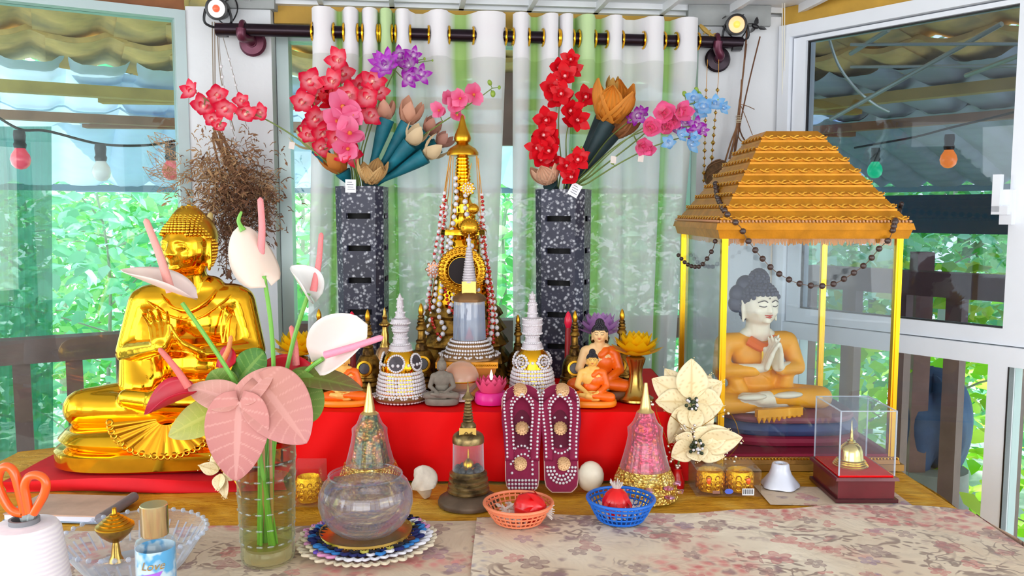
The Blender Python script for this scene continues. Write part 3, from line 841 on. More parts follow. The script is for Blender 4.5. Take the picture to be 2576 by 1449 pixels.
for k, (px, Y, h, r_, nl, nb_, mm, lb, trk) in enumerate(tr_):
    x, y = gp(px, Y)
    tree((x, y), h, r_ * (1.25 if Y > 3.4 else 1), nl, nb_, mm, lb, 100 + k, trunk_r=trk, lsize=0.12 if Y > 3.4 else 0.08)
# dark blue boulder outside the lower right window
g = G()
r2 = random.Random(5)
def bf(u, v_):
    a = 2 * PI * u; p = -PI / 2 + PI * v_
    k = 1 + 0.16 * sin(2 * a + 1.0 + 2 * v_) + 0.09 * sin(5 * a + 3 * v_) + 0.05 * sin(9 * v_ + 2 * a)
    return (0.115 * k * cos(p) * cos(a), 0.10 * k * cos(p) * sin(a), 0.15 * k * sin(p) * (1.0 if sin(p) > 0 else 1.3))
g.grid(bf, 32, 20, closed_u=True)
o = ob('garden_lump', g, mat('blue_grey_lump', (62, 92, 140), 0.7, var=0.4, vscale=9, bump=0.5, bscale=16))
o.location = onR(2338, 1150, 0.98); o.location.z = -0.205
tag(o, 'rounded dark blue-grey boulder behind balusters outside the lower right window', 'lump')  # unidentified dark covered object, given a made-up rounded shape
o = ob('lump_base', G().lathe([(0.16, -1.5), (0.15, -1.0), (0.12, -0.36)], 18), m_grey); o.location = (bpy.data.objects['garden_lump'].location.x, bpy.data.objects['garden_lump'].location.y, 0)
o.parent = None; tag(o, 'grey plinth under the blue-grey boulder outside', 'plinth')
# ---------------------------------------------------------------- turned objects on the bench and the table
def pxl(cx, Y, zb, prof):
    """silhouette traced as (half width px, y px) -> list of (r, z) in metres above zb"""
    return [(hw * mpp(y, Y), max(0.0, P(cx, y, Y).z - zb)) for hw, y in prof]
def base_py(Y, z=0.0):
    return PX(0, z, Y)[1]
def ring_of(g, r, z, br, n, nu=6, nv=5, ph=0.0):
    for i in range(n):
        t = 2 * PI * (i + ph) / n
        g.ell((r * cos(t), r * sin(t), z), br, nu, nv)
    return g
ZB = BZ + 0.0012
def at(cx, Y, z): v_ = P(cx, 700, Y); return Vector((v_.x * 1.0, Y, z))
def atpx(cx, py, Y, z):
    v_ = P(cx, py, Y); return Vector((v_.x, Y, z))
# ---- the tall golden pagoda
Y = 1.80
t = thing('golden_pagoda', 'tall golden pagoda hung with pearl strands in the middle of the altar', 'pagoda', atpx(1166, 800, Y, ZB))
spire = [(0.3, 288), (4, 292), (7, 305), (12, 322), (19, 338), (22, 348), (20, 356), (14, 360)]
ob('finial', G().lathe(pxl(1166, Y, ZB, spire), 24), m_goldsat, t)
ob('umbrella', G().lathe(pxl(1166, Y, ZB, [(14, 360), (17, 364), (33, 374), (40, 384), (40, 391), (36, 392), (13, 393)]), 32), m_goldsat, t)
rg = [(13, 392)]
for k in range(10):
    y = 396 + 8.8 * k; h = 14 + 0.7 * k
    rg += [(h, y), (h + 3, y + 2.2), (h + 3, y + 5), (h, y + 7)]
rg += [(24, 486), (19, 498), (22, 508), (28, 514), (27, 535), (33, 543), (31, 560), (36, 570)]
ob('spire', G().lathe(pxl(1166, Y, ZB, rg), 32), m_goldpol, t)
ob('lotus_plate', G().lathe(pxl(1166, Y, ZB, [(36, 570), (56, 577), (58, 583), (58, 590), (42, 594), (40, 600), (43, 604), (44, 640)]), 40, sq=lambda a, k: 1 + 0.03 * cos(16 * a) * (k in (1, 2, 3))), m_goldpol, t)
dome = [(44, 640), (54, 644), (66, 668), (74, 702), (80, 740), (86, 758), (83, 766)]
ob('dome', G().lathe(pxl(1166, Y, ZB, dome), 40), m_goldpol, t)
pyb = base_py(Y, ZB)
tiers = [(83, 766), (90, 774), (97, 788), (90, 796), (97, 812), (105, 824), (96, 832), (106, 850), (110, 860), (100, 868), (112, 890), (116, 902), (106, 908), (120, 934), (122, pyb)]
ob('tier', G().lathe(pxl(1166, Y, ZB, tiers), 40, sq=lambda a, k: 1 + 0.035 * cos(20 * a) * (k % 3 != 0)), m_bronze, t)
g = G()
for (hw, y) in ((98, 788), (106, 824), (111, 860), (116, 900)):
    r = hw * mpp(y, Y); z = P(1166, y, Y).z - ZB
    for i in range(14):
        a = 2 * PI * i / 14
        d = Vector((cos(a), sin(a), 0))
        c = d * (r + 0.002)
        g.add([c + Vector((-d.y, d.x, 0)) * 0.012 + Vector((0, 0, -.010)), c - Vector((-d.y, d.x, 0)) * 0.012 + Vector((0, 0, -.010)), c + d * .014 + Vector((0, 0, .003)), c + Vector((0, 0, .016))], [(0, 1, 2), (1, 3, 2), (3, 0, 2), (0, 3, 1)])
ob('lotus_petal', g, m_bronze, t, smooth=False, kind='stuff')
yf = -82 * mpp(675, Y)                                             # front niche; a dark disc paints the shade inside its opening
zc = P(1166, 675, Y).z - ZB
mx = Matrix.Translation((0.002, yf - 0.004, zc)) @ Matrix.Rotation(R(90), 4, 'X')
o = ob('niche', G().lathe([(0.050, 0), (0.048, 0.006), (0.034, 0.009), (0.029, 0.003)], 32, m=mx), m_goldsat, t)
ob('niche_opening', G().lathe([(0.028, 0.010), (0.001, 0.0105)], 24, m=mx), mat('painted_niche_shade', (30, 20, 22), 0.5, spec=.2), o)
g = G()
for rr_, n_, br in ((0.0325, 26, .0028), (0.041, 30, .0036), (0.0485, 34, .0028)): ring_of(g, rr_, 0.009, br, n_)
g.v = [tuple(mx @ Vector(q)) for q in g.v]
ob('filigree', g, m_goldsat, o)
# pearl and bead strands
bead_me = G().ell((0, 0, 0), 1.0, 10, 7).mesh('pearl_bead'); bead_me.materials.append(m_pearl)
m_redbead = mat('red_glass_bead', (196, 24, 20), 0.2, coat=0.5)
m_thread = mat('gold_thread', (214, 152, 60), 0.4, 0.4)
def strand(pts, name, label, br=0.0049, step=0.0138, start=0, red=False, pend=None, yoff=0.0):
    W = []
    for q in pts:
        hw = float(np.interp(q[1], [380, 480, 570, 600, 640, 700, 760, 860, 930], [40, 22, 44, 44, 52, 72, 84, 106, 118]))
        r = hw * mpp(q[1], 1.8); x0 = P(1166, q[1], 1.8).x
        xx = P(q[0], q[1], 1.8).x - x0
        dy = math.sqrt(max(0.0, r * r - xx * xx)) if abs(xx) < r else 0.0
        yy = 1.8 - dy - 0.008 - yoff - (q[2] if len(q) > 2 else 0)
        W.append(P(q[0], q[1], yy))
    c = catmull(W, 8)
    t = thing(name, label, 'bead strand', c[0], group=None)
    L0 = c[0].copy()
    ob('thread', G().tube([q - L0 for q in c], 0.0009, 5), m_thread, t)
    ps = [q - L0 for q in evenly(c, step)][start:]
    if red:
        g = G()
        for q in evenly(c, 0.0085)[start:]: g.ell(q - L0 + Vector((rng.uniform(-.002, .002), 0, 0)), 0.0037, 7, 5)
        ob('red_bead', g, m_redbead, t, kind='stuff')
    else:
        copies('pearl', bead_me, None, t, [(q, None, br * rng.uniform(1.05, 1.2)) for q in ps])
    return t, c, L0
strand([(1132, 390), (1124, 450), (1112, 530), (1100, 610), (1086, 690), (1074, 760), (1066, 800)], 'pearl_strand', 'outermost pearl strand on the left of the golden pagoda', start=6)
strand([(1134, 392), (1130, 470), (1118, 560), (1106, 650), (1096, 740), (1084, 800), (1072, 850)], 'pearl_strand', 'long pearl strand second from the left edge of the golden pagoda', start=8)
strand([(1140, 392), (1136, 520), (1126, 620), (1112, 720), (1104, 790), (1118, 830), (1096, 862)], 'pearl_strand', 'pearl strand on the left front of the golden pagoda reaching its foot', start=12)
strand([(1150, 400), (1146, 450), (1148, 500), (1140, 560), (1134, 620), (1150, 690), (1142, 740), (1128, 790)], 'pearl_strand', 'pearl strand down the left front of the golden spire beside the niche', start=3)
strand([(1200, 392), (1210, 470), (1216, 560), (1224, 640), (1236, 720), (1246, 790), (1252, 850)], 'pearl_strand', 'outermost pearl strand on the right of the golden pagoda', start=6)
strand([(1198, 392), (1204, 500), (1210, 600), (1222, 690), (1234, 760), (1238, 820), (1228, 868)], 'pearl_strand', 'inner pearl strand on the right of the golden pagoda', start=9)
strand([(1186, 410), (1174, 470), (1170, 520), (1180, 560), (1178, 600), (1196, 640), (1206, 700), (1196, 760)], 'pearl_strand', 'pearl strand crossing the front of the golden spire by the brooch', start=5)
strand([(1136, 396), (1122, 480), (1116, 560), (1114, 640), (1120, 720), (1132, 770), (1146, 790)], 'red_bead_strand', 'red bead strand among the pearls left of the golden pagoda niche', start=10, red=True, yoff=.003)
strand([(1130, 400), (1112, 520), (1094, 640), (1080, 740), (1086, 800), (1108, 850)], 'red_bead_strand', 'red bead strand at the outer left of the golden pagoda', start=12, red=True)
strand([(1200, 396), (1212, 490), (1218, 600), (1232, 700), (1242, 790), (1240, 862)], 'red_bead_strand', 'red bead strand at the outer right of the golden pagoda', start=10, red=True, yoff=.003)
strand([(1204, 398), (1208, 520), (1214, 620), (1226, 720), (1230, 800), (1222, 850)], 'red_bead_strand', 'red bead strand inside the pearls at the right of the golden pagoda', start=16, red=True, yoff=.002)
def brooch(px, py, Y, s, label, mm, dome_=False):
    t = thing('brooch', label, 'brooch', P(px, py, Y), rot=(R(90), 0, 0))
    if dome_:
        ob('filigree_dome', G().lathe([(s, 0), (s, s * .12), (s * .8, s * .4), (s * .4, s * .6), (0.0005, s * .66)], 24), mm, t)
        g = ring_of(G(), s, 0.001, s * .12, 22); ring_of(g, s * .62, s * .5, s * .1, 14); ob('bead_edge', g, mm, t)
    else:
        ob('flower', G().lathe([(s, 0), (s * .9, s * .2), (s * .3, s * .3), (0.0005, s * .34)], 40, sq=lambda a, k: 1 + .16 * cos(8 * a)), mm, t)
        g = ring_of(G(), s * .8, s * .22, s * .16, 12); ring_of(g, s * .38, s * .34, s * .15, 7); g.ell((0, 0, s * .4), s * .2, 8, 6); ob('stone', g, m_pearl, t)
brooch(1181, 573, 1.725, .020, 'gold filigree fan brooch on the front of the golden pagoda', m_goldsat, True)
brooch(1178, 474, 1.755, .014, 'small pearl flower brooch high on the golden spire', m_goldsat)
brooch(1092, 678, 1.765, .017, 'pinkish jewelled flower brooch on the left pearl strands', mat('rose_gold', (214, 150, 120), 0.3, 0.8))
brooch(1191, 526, 1.752, .011, 'small oval gold pendant right of the golden spire', m_goldsat, True)
# ---- acrylic reliquary on a carved pedestal
Y = 1.665
pz = 0.0715
t = thing('wooden_pedestal', 'small gold-painted wooden pedestal under the clear reliquary', 'pedestal', atpx(1178, 940, Y, ZB))
ob('top_slab', G().box((0, 0, pz - 0.006), (0.122, 0.115, 0.012)), m_goldwood, t)
g = G()
for i in range(30):
    for s in (-1, 1): g.ell((-0.058 + 0.116 * i / 29, s * 0.0575, pz - 0.006), .0022, 6, 4)
ob('bead_trim', g, m_goldsat, t, kind='stuff')
ob('moulding', G().box((0, 0, pz - 0.019), (0.108, 0.10, 0.014), taper=1.08), mat('orange_gilt_wood', (222, 140, 60), 0.45, 0.3), t)
ob('body', G().box((0, 0, (pz - 0.026) / 2), (0.096, 0.09, pz - 0.026)), mat('orange_gilt_wood'), t)
zr = ZB + pz + 0.0005
t = thing('clear_reliquary', 'clear acrylic bell reliquary with pearl rows on the wooden pedestal', 'reliquary', atpx(1181, 850, Y, zr))
pyr = base_py(Y, zr)
ob('base', G().lathe(pxl(1181, Y, zr, [(74, pyr), (72, pyr - 7), (62, pyr - 14), (56, pyr - 22), (54, pyr - 32), (47, pyr - 40), (44, pyr - 46)]), 40, sq=lambda a, k: 1 + (.05 * cos(8 * a) if k < 2 else 0)), mat('antique_gilt', (150, 112, 74), 0.4, 0.7, bump=.4), t)
for k, (hw, dy, br) in enumerate(((60, 16, 3.0), (57, 24, 3.2), (52, 34, 3.4), (47, 43, 3.2))):
    y = pyr - dy
    ob('pearl_row', ring_of(G(), hw * mpp(y, Y), P(1181, y, Y).z - zr, br * mpp(y, Y), 52), m_pearl, t)
g = G()
for i in range(16):
    a = 2 * PI * i / 16; r = 68 * mpp(pyr, Y)
    for j in range(6): g.ell((r * cos(a) + .006 * cos(j * PI / 3), r * sin(a) + .006 * sin(j * PI / 3), P(1181, pyr - 8, Y).z - zr + .001), .0026, 6, 4)
ob('pearl_flower', g, m_pearl, t, kind='stuff')
m_acryl = thin_glass('clear_acrylic', (238, 242, 250), 1.5, 0.02, edge=0.5)
m_acryl2 = thin_glass('silvered_acrylic', (226, 234, 246), 2.0, 0.04, edge=0.5, edge_col=(206, 220, 246), haze=0.30)
ob('bell', G().lathe(pxl(1181, Y, zr, [(42, pyr - 44), (41, 860), (40, 800), (39, 760), (36, 748), (26, 740)]), 40, caps=False), m_acryl2, t)
ob('collar', G().lathe(pxl(1181, Y, zr, [(40, 757), (41, 750), (37, 744), (26, 737), (20, 735)]), 40, sq=lambda a, k: 1 + .04 * cos(6 * a)), mat('antique_gilt'), t)
ob('harmika', G().box((0, 0, P(1181, 722, Y).z - zr), (0.028, 0.028, 0.024)), m_brass, t)
sp = []
for k in range(14):
    y = 712 - 6.4 * k; h = 17 - 0.85 * k
    sp += [(h, y), (h + 1.6, y - 2), (h + 1.4, y - 4.4)]
sp += [(4, 620), (5, 612), (2, 600), (0.4, 588)]
ob('spire', G().lathe(pxl(1181, Y, zr, sp), 24), mat('silver_crystal', (214, 206, 212), 0.38, 0.35, bump=.8, bscale=400), t)
ob('relic', G().lathe([(0.010, .022), (0.012, .035), (0.006, .045), (0.0005, .062)], 16), mat('red_relic', (214, 60, 60), 0.3), t)
# ---- two pearl stupas at the front of the bench
def pearl_stupa(cx, Y, prof_top, bell, rows, base_hw, label, left):
    zb = ZB
    py0 = base_py(Y, zb)
    t = thing('pearl_stupa', label, 'stupa', atpx(cx, 900, Y, zb), group='pearl covered stupas')
    m_g = m_goldpol
    ob('base', G().lathe(pxl(cx, Y, zb, [(base_hw, py0), (base_hw + 10, py0 - 7), (base_hw + 11, py0 - 11), (base_hw, py0 - 22), (base_hw - 2, py0 - 26)]), 40), mat('antique_gilt'), t)
    ob('core', G().lathe(pxl(cx, Y, zb, [(rows[-1][0] - 1, py0 - 24)] + [(h - 2, y) for h, y in rows[::-1]] + bell), 40), m_g, t)
    for h, y in rows:
        ob('pearl_row', ring_of(G(), (h - .5) * mpp(y, Y), P(cx, y, Y).z - zb, 4.6 * mpp(y, Y), int(h * 0.86), ph=rng.random()), m_pearl, t)
    ob('foot_pearl_row', ring_of(G(), (base_hw + 2) * mpp(py0, Y), 4.6 * mpp(py0, Y), 5.0 * mpp(py0, Y), 44), m_pearl, t)
    g = G()
    for i in range(14):
        a = 2 * PI * i / 14; r = (base_hw + 6) * mpp(py0, Y); z = P(cx, py0 - 15, Y).z - zb
        for j in range(6): g.ell((r * cos(a) + .005 * cos(j * PI / 3), r * sin(a) + .005 * sin(j * PI / 3), z), .0022, 6, 4)
    ob('pearl_flower', g, m_pearl, t, kind='stuff')
    # shoulder pearls
    hb, yb = bell[-1]
    ob('shoulder_pearl_row', ring_of(G(), (bell[1][0] + 2) * mpp(bell[1][1], Y), P(cx, bell[1][1], Y).z - zb, 4.4 * mpp(yb, Y), 24), m_pearl, t)
    ob('spire', G().lathe(pxl(cx, Y, zb, prof_top), 28), mat('silver_crystal'), t)
    g = G()
    for h, y in prof_top[::2]:
        if h > 5: ring_of(g, h * mpp(y, Y), P(cx, y, Y).z - zb, 2.6 * mpp(y, Y), max(8, int(h * 1.3)))
    ob('spire_pearl', g, m_pearl, t, kind='stuff')
    return t
rowsL = [(50, 934), (53, 943), (55, 952), (56.5, 961), (58, 970), (59, 979), (60, 988), (61, 997)]
bellL = [(50, 930), (48, 912), (43, 897), (32, 884), (28, 880)]
topL = [(28, 880), (28, 868), (22, 865), (19, 858), (18, 850), (17, 843), (16, 838), (22, 832), (20, 824), (18, 819), (24, 812), (22, 802), (12, 798), (12, 793), (11, 786), (8, 780), (8, 772), (9, 764), (7, 752), (0.5, 737)]
t = pearl_stupa(1008, 1.595, topL, bellL[::1], rowsL, 58, 'pearl covered stupa with dark round cameo at the left front of the red bench', True)
def on_bell(t, ang, z, r, g_, mm, name, parent=None):
    m_ = Matrix.Rotation(ang, 4, 'Z') @ Matrix.Translation((0, -r, z)) @ Matrix.Rotation(R(78), 4, 'X')
    g_.v = [tuple(m_ @ Vector(q)) for q in g_.v]
    return ob(name, g_, mm, parent or t)
m_cameo = mat('dark_cameo', (72, 64, 72), 0.35, var=0.5, vscale=120)
zc = P(1008, 907, 1.595).z - ZB
for a in (R(-6), R(62), R(-90), R(180)):
    o = on_bell(t, a, zc, 0.0350, G().lathe([(0.0140, 0), (0.0136, .002), (0.0005, .003)], 24), m_cameo, 'cameo')
    on_bell(t, a, zc, 0.0350, ring_of(G(), .0158, .001, .0024, 24), m_pearl, 'cameo_pearl', o)
rowsR = [(47, 927), (50, 936), (52, 945), (53, 954), (54, 963), (55, 972), (56, 981), (57, 990)]
bellR = [(45, 924), (43, 906), (39, 892), (30, 880), (26, 876)]
topR = [(26, 876), (25, 863), (20, 861), (18, 852), (17, 846), (18, 842), (24, 838), (25, 826), (24, 816), (26, 810), (24, 802), (13, 797), (12, 788), (12, 778), (11, 766), (11, 760), (6, 757), (9, 750), (6, 742), (0.5, 733)]
t = pearl_stupa(1339, 1.605, topR, bellR, rowsR, 56, 'pearl covered stupa with pearl rosettes standing behind the maroon slippers', False)
zc = P(1339, 905, 1.605).z - ZB
for a in (R(-38), R(38), R(118), R(-118)):
    o = on_bell(t, a, zc, 0.0335, ring_of(G(), .0125, .001, .0031, 15), m_pearl, 'rosette')
    g = ring_of(G(), .0065, .002, .0024, 9); g.ell((0, 0, .003), .003, 8, 6)
    on_bell(t, a, zc, 0.0335, g, mat('silver_crystal'), 'rosette_centre', o)
# ---- small gilt stupas behind them (one built, the others copied)
def gilt_proto():
    Y = 1.66; cx = 926; zb = ZB; py0 = base_py(Y, zb)
    t = thing('gilt_stupa', 'dark gilt stupa with round window, leftmost of the pair left of the pearl stupa', 'stupa', atpx(cx, 880, Y, zb), group='small gilt stupas on the bench')
    fin = [(0.4, 778), (3.5, 783), (6.5, 793), (7, 800), (5, 807)]
    ob('finial', G().lathe(pxl(cx, Y, zb, fin), 16), m_goldsat, t)
    ob('spire', G().lathe(pxl(cx, Y, zb, [(5, 807), (8, 810), (8, 813), (6, 815), (9, 818), (9, 821), (7, 823), (10, 826), (10, 829), (8, 832), (12, 836), (13, 842), (8, 846), (8, 852), (9, 866), (13, 870), (13, 874), (11, 876), (14, 882), (15, 892)]), 20), m_bronze, t)
    bell = [(15, 892), (22, 896), (30, 912), (33, 930), (34, 945)]
    ob('bell', G().lathe(pxl(cx, Y, zb, bell), 28), m_bronze, t)
    tr_ = [(34, 945), (37, 947), (38, 953), (34, 955), (38, 958), (41, 965), (36, 968), (41, 972), (44, 980), (39, 983), (46, 988), (46, py0)]
    ob('base', G().lathe(pxl(cx, Y, zb, tr_), 28, sq=lambda a, k: 1 + .02 * cos(16 * a)), m_bronze, t)
    zc = P(cx, 922, Y).z - zb
    m_ = Matrix.Rotation(R(-8), 4, 'Z') @ Matrix.Translation((0, -0.0245, zc)) @ Matrix.Rotation(R(80), 4, 'X')
    o = ob('window_ring', G().lathe([(0.0165, 0), (.0155, .003), (.0115, .0035), (.0105, .001)], 24, m=m_), m_goldsat, t)
    ob('window_glass', G().lathe([(.0105, .002), (.0004, .0025)], 20, m=m_), m_cameo, o)
    return t
def copy_tree(o, parent=None):
    c = o.copy(); COL.objects.link(c)
    if parent is not None: c.parent = parent
    for ch in list(o.children): copy_tree(ch, c)
    return c
gp0 = gilt_proto()
for cx, Y, sc, rz, lb in ((1060, 1.70, 1.05, .3, 'dark gilt stupa between the left pearl stupa and the golden pagoda'),
                          (1446, 1.67, .98, .1, 'dark gilt stupa standing left of the large orange seated figure'),
                          (1564, 1.70, .98, -.2, 'dark gilt stupa behind the right yellow lotus lamp'),
                          (804, 1.70, .98, .2, 'gilt stupa behind the left yellow lotus lamp'),
                          (1303, 1.77, .86, .2, 'small dark gilt stupa half hidden behind the right pearl stupa')):
    c = copy_tree(gp0); c.location = atpx(cx, 880, Y, ZB); c.scale = (sc,) * 3; c.rotation_euler = (0, 0, rz); c['label'] = lb
# paler smooth stupa
Y = 1.745; cx = 969; py0 = base_py(Y, ZB)
t = thing('brass_stupa', 'pale smooth brass stupa between the dark gilt stupa and left pearl stupa', 'stupa', atpx(cx, 880, Y, ZB))
ob('spire', G().lathe(pxl(cx, Y, ZB, [(0.4, 773), (4, 782), (4, 790), (7, 797), (5, 803), (9, 810), (15, 814), (15, 817), (7, 822), (7, 832), (10, 842), (9, 860), (13, 866), (14, 872)]), 20), m_brass, t)
ob('bell', G().lathe(pxl(cx, Y, ZB, [(14, 872), (22, 880), (28, 905), (30, 930), (36, 945), (40, py0)]), 28), mat('rosy_brass', (190, 146, 104), 0.3, 0.8), t)
# ---- red bud lamps
for k, (cx, Y, lb) in enumerate(((886, 1.74, 'red bud shaped candle behind the left white anthurium'), (1429, 1.725, 'red bud shaped candle behind the right pearl stupa'))):
    py0 = base_py(Y, ZB)
    t = thing('bud_candle', lb, 'candle', atpx(cx, 850, Y, ZB), group='red bud candles')
    ob('bud', G().lathe(pxl(cx, Y, ZB, [(0.4, 783), (5, 788), (9, 800), (10, 812), (7, 822), (5, 826)]), 18), mat('red_wax', (236, 30, 70), 0.3, sub=0.2), t)
    ob('stick', G().lathe(pxl(cx, Y, ZB, [(7, 824), (8, 860), (9, 930), (14, 940), (14, py0)]), 18), mat('deep_red_wax', (160, 16, 24), 0.35), t)
# ---- lotus lamps
def petal(g, L, W, cup, M_, tip=0.0, nu=4, nv=5, col=None, thick=0.0):
    """a cupped petal growing along +Y, opening towards +Z"""
    def fn(u, v_):
        w = W * (sin(PI * min(1, (0.12 + 0.88 * v_) ** 0.8)) ** 0.75 if v_ < 0.999 else 0.02 + tip) * 0.5
        x = (u - .5) * 2 * w
        return (x, L * v_, cup * L * (v_ ** 2) * 0.5 + cup * 0.9 * (x * x) / max(W, 1e-6))
    return g.grid(fn, nu, nv, M_, col)
def lotus(parent, z, r, mm, layers, name='petal', base_r=0.006):
    g0 = G(); petal(g0, 1.0, 0.62, 0.5, Matrix.Identity(4)); me = g0.mesh('lotus_petal'); me.materials.append(mm)
    pl_ = []
    for n, elev, s, ph in layers:
        for i in range(n):
            a = 2 * PI * (i + ph) / n
            d = Vector((cos(a) * cos(elev), sin(a) * cos(elev), sin(elev)))
            up = Vector((-cos(a) * sin(elev), -sin(a) * sin(elev), cos(elev)))
            pl_.append(place(Vector((cos(a) * base_r, sin(a) * base_r, z)), d, up, s * r))
    copies(name, me, None, parent, pl_)
def translucent(name, c, tr=0.5, rough=0.2):
    q = N(name)
    p = q.n('ShaderNodeBsdfPrincipled', ins={'Base Color': (*lin(c), 1), 'Roughness': rough, 'Coat Weight': .5})
    tl = q.n('ShaderNodeBsdfTranslucent', ins={0: (*lin(c), 1)}); tp_ = q.n('ShaderNodeBsdfTransparent', ins={0: (*lin(c), 1)})
    a1 = q.n('ShaderNodeMixShader', ins={0: tr}); q.t.links.new(p.outputs[0], a1.inputs[1]); q.t.links.new(tl.outputs[0], a1.inputs[2])
    a2 = q.n('ShaderNodeMixShader', ins={0: .2}); q.t.links.new(a1.outputs[0], a2.inputs[1]); q.t.links.new(tp_.outputs[0], a2.inputs[2])
    return q.surf(a2.outputs[0])
m_ylotus = translucent('yellow_acrylic_petal', (255, 214, 24), .5)
m_plotus = translucent('violet_acrylic_petal', (228, 180, 236), .5)
def lotus_lamp(cx, Y, top_y, mm, label, group=None, sc=1.0, brass=None):
    py0 = base_py(Y, ZB)
    t = thing('lotus_lamp', label, 'lamp', atpx(cx, 950, Y, ZB), group=group)
    ob('stand', G().lathe(pxl(cx, Y, ZB, [(47, py0), (46, py0 - 5), (34, py0 - 12), (26, py0 - 22), (20, py0 - 38), (16, py0 - 62), (18, py0 - 82), (23, py0 - 96), (25, py0 - 104), (22, py0 - 108), (12, py0 - 110)]), 32), brass or m_brass, t)
    z = P(cx, py0 - 110, Y).z - ZB
    lotus(t, z, .05 * sc, mm, [(10, R(6), 1.0, 0), (11, R(26), 1.02, .5), (11, R(46), 1.0, .2), (9, R(64), .92, .5), (7, R(79), .8, .1)])
    ob('bulb', G().ell((0, 0, z + .012), (.008, .008, .016), 12, 8), mat('warm_bulb_yellow', (255, 214, 90), .3, emit=.3), t)
    return t
lotus_lamp(1599, 1.60, 840, m_ylotus, 'yellow acrylic lotus lamp on a brass stand at the right end of the bench', 'yellow lotus lamps')
lotus_lamp(752, 1.60, 840, m_ylotus, 'yellow acrylic lotus lamp at the left end of the bench behind the anthuriums', 'yellow lotus lamps')
lotus_lamp(1508, 1.80, 840, m_plotus, 'violet acrylic lotus lamp behind the head of the large orange figure', None, 1.05, m_bronze)
# ---- pink flower candle
Y = 1.572; cx = 1236; py0 = base_py(Y, ZB)
t = thing('flower_candle', 'hot pink flower shaped candle in front of the red bench centre', 'candle', atpx(cx, 1000, Y, ZB))
mpk = mat('hot_pink_wax', (236, 40, 150), 0.35, sub=.2); mpk2 = mat('rose_wax', (240, 84, 130), 0.35, sub=.2)
ob('cup', G().lathe([(.030, 0), (.0315, .004), (.0305, .018), (.027, .022), (.001, .022)], 40, sq=lambda a, k: 1 + .02 * cos(12 * a)), mpk, t)
lotus(t, .016, .034, mpk2, [(12, R(48), 1.0, 0), (12, R(66), 1.0, .5), (9, R(80), .9, .2)], base_r=.016)
ob('flame', G().lathe([(.002, .044), (.0035, .050), (.0028, .056), (.0003, .064)], 12), mat('white_flame', (255, 232, 226), .4, emit=.6), t)
# ---- lidded glass bowl with gilt band
Y = 1.60; cx = 1161; py0 = base_py(Y, ZB)
t = thing('glass_bowl', 'small lidded glass bowl with gilt band behind the grey seated figure', 'bowl', atpx(cx, 960, Y, ZB))
m_gl = thin_glass('clear_glass', (244, 248, 250), 1.5, 0.0, edge=0.75, haze=.05)
ob('foot', G().lathe([(.024, 0), (.024, .003), (.012, .006), (.010, .012)], 28), mat('pale_glass', (226, 214, 214), .15, coat=.5), t)
ob('bowl', G().lathe([(.010, .012), (.022, .016), (.032, .028), (.0345, .038)], 32, caps=False), m_gl, t)
ob('band', G().torus(.0345, .0016, 36, 6, (0, 0, .039)), m_goldsat, t)
ob('lid', G().lathe([(.034, .040), (.033, .050), (.028, .062), (.018, .071), (.006, .075), (.001, .0755)], 32, caps=False), thin_glass('peach_glass', (252, 226, 200), 1.5, 0, edge=.7, edge_col=(250, 214, 190), haze=.35), t)
ob('saucer', G().lathe([(.020, .0455), (.030, .047), (.031, .0475)], 28), mat('pale_glass'), t)
# ---- bronze stupa with a glass drum, on the table
Y = 1.388; cx = 1178; zb = 0.0045; py0 = base_py(Y, zb)
t = thing('glass_drum_stupa', 'bronze stupa with clear glass drum in front of the red bench', 'stupa', atpx(cx, 1150, Y, zb))
m_old = mat('aged_brass', (150, 128, 84), 0.34, 0.85, dirt=((92, 76, 52), 40), bump=.25, bscale=120)
m_oldd = mat('worn_dark_base', (104, 84, 66), 0.5, 0.3, var=.3, vscale=40, bump=.3)
ob('foot', G().lathe(pxl(cx, Y, zb, [(76, py0), (77, py0 - 6), (74, py0 - 14), (58, py0 - 24), (50, py0 - 29)]), 48), m_oldd, t)
pr = [(50, py0 - 28)]
for k in range(4):
    h = 51 - 1.8 * k; y = py0 - 30 - 13.2 * k
    pr += [(h - 3, y), (h + 2, y - 3), (h + 2, y - 8), (h - 3, y - 11)]
pr += [(40, py0 - 84)]
ob('base', G().lathe(pxl(cx, Y, zb, pr), 40), m_old, t)
ob('glass_drum', G().lathe(pxl(cx, Y, zb, [(40, 1190), (39, 1150), (38.5, 1108)]), 40, caps=False), m_gl, t)
ob('cap', G().lathe(pxl(cx, Y, zb, [(40, 1112), (40, 1100), (37, 1093), (30, 1088), (22, 1086)]), 40), m_old, t)
zc = P(cx, 1088, Y).z - zb
ob('harmika', G().box((0, 0, zc), (.026, .026, .022)), m_old, t)
o = ob('plaque', G().box((0, -.0145, zc + .001), (.0285, .002, .021)), mat('gold_plaque', (214, 180, 96), .35, .8), t)
g = G().tube(catmull([(-.008, -.0158, zc - .004), (-.003, -.0158, zc + .004), (.002, -.0158, zc + .001), (.008, -.0158, zc + .005)], 5), .0011, 5)
g.tube(catmull([(-.006, -.0158, zc - .001), (0, -.0158, zc - .003), (.008, -.0158, zc + .002)], 5), .0011, 5)
g.tube([(-.008, -.0158, zc - .006), (.008, -.0158, zc - .006)], .0008, 4)
ob('engraving', g, mat('brown_engraving', (112, 84, 40), .5, .6), o)
pr = [(19, 1072), (18, 1066), (14, 1062)]
for k in range(7):
    h = 13 - 0.9 * k; y = 1060 - 7.4 * k
    pr += [(h - 1.5, y), (h + 1, y - 2), (h + 1, y - 5)]
pr += [(6, 1007), (15, 1004), (15, 1000), (11, 996), (7, 990), (3, 984), (2.6, 972), (0.4, 958)]
ob('spire', G().lathe(pxl(cx, Y, zb, pr), 24), m_old, t)
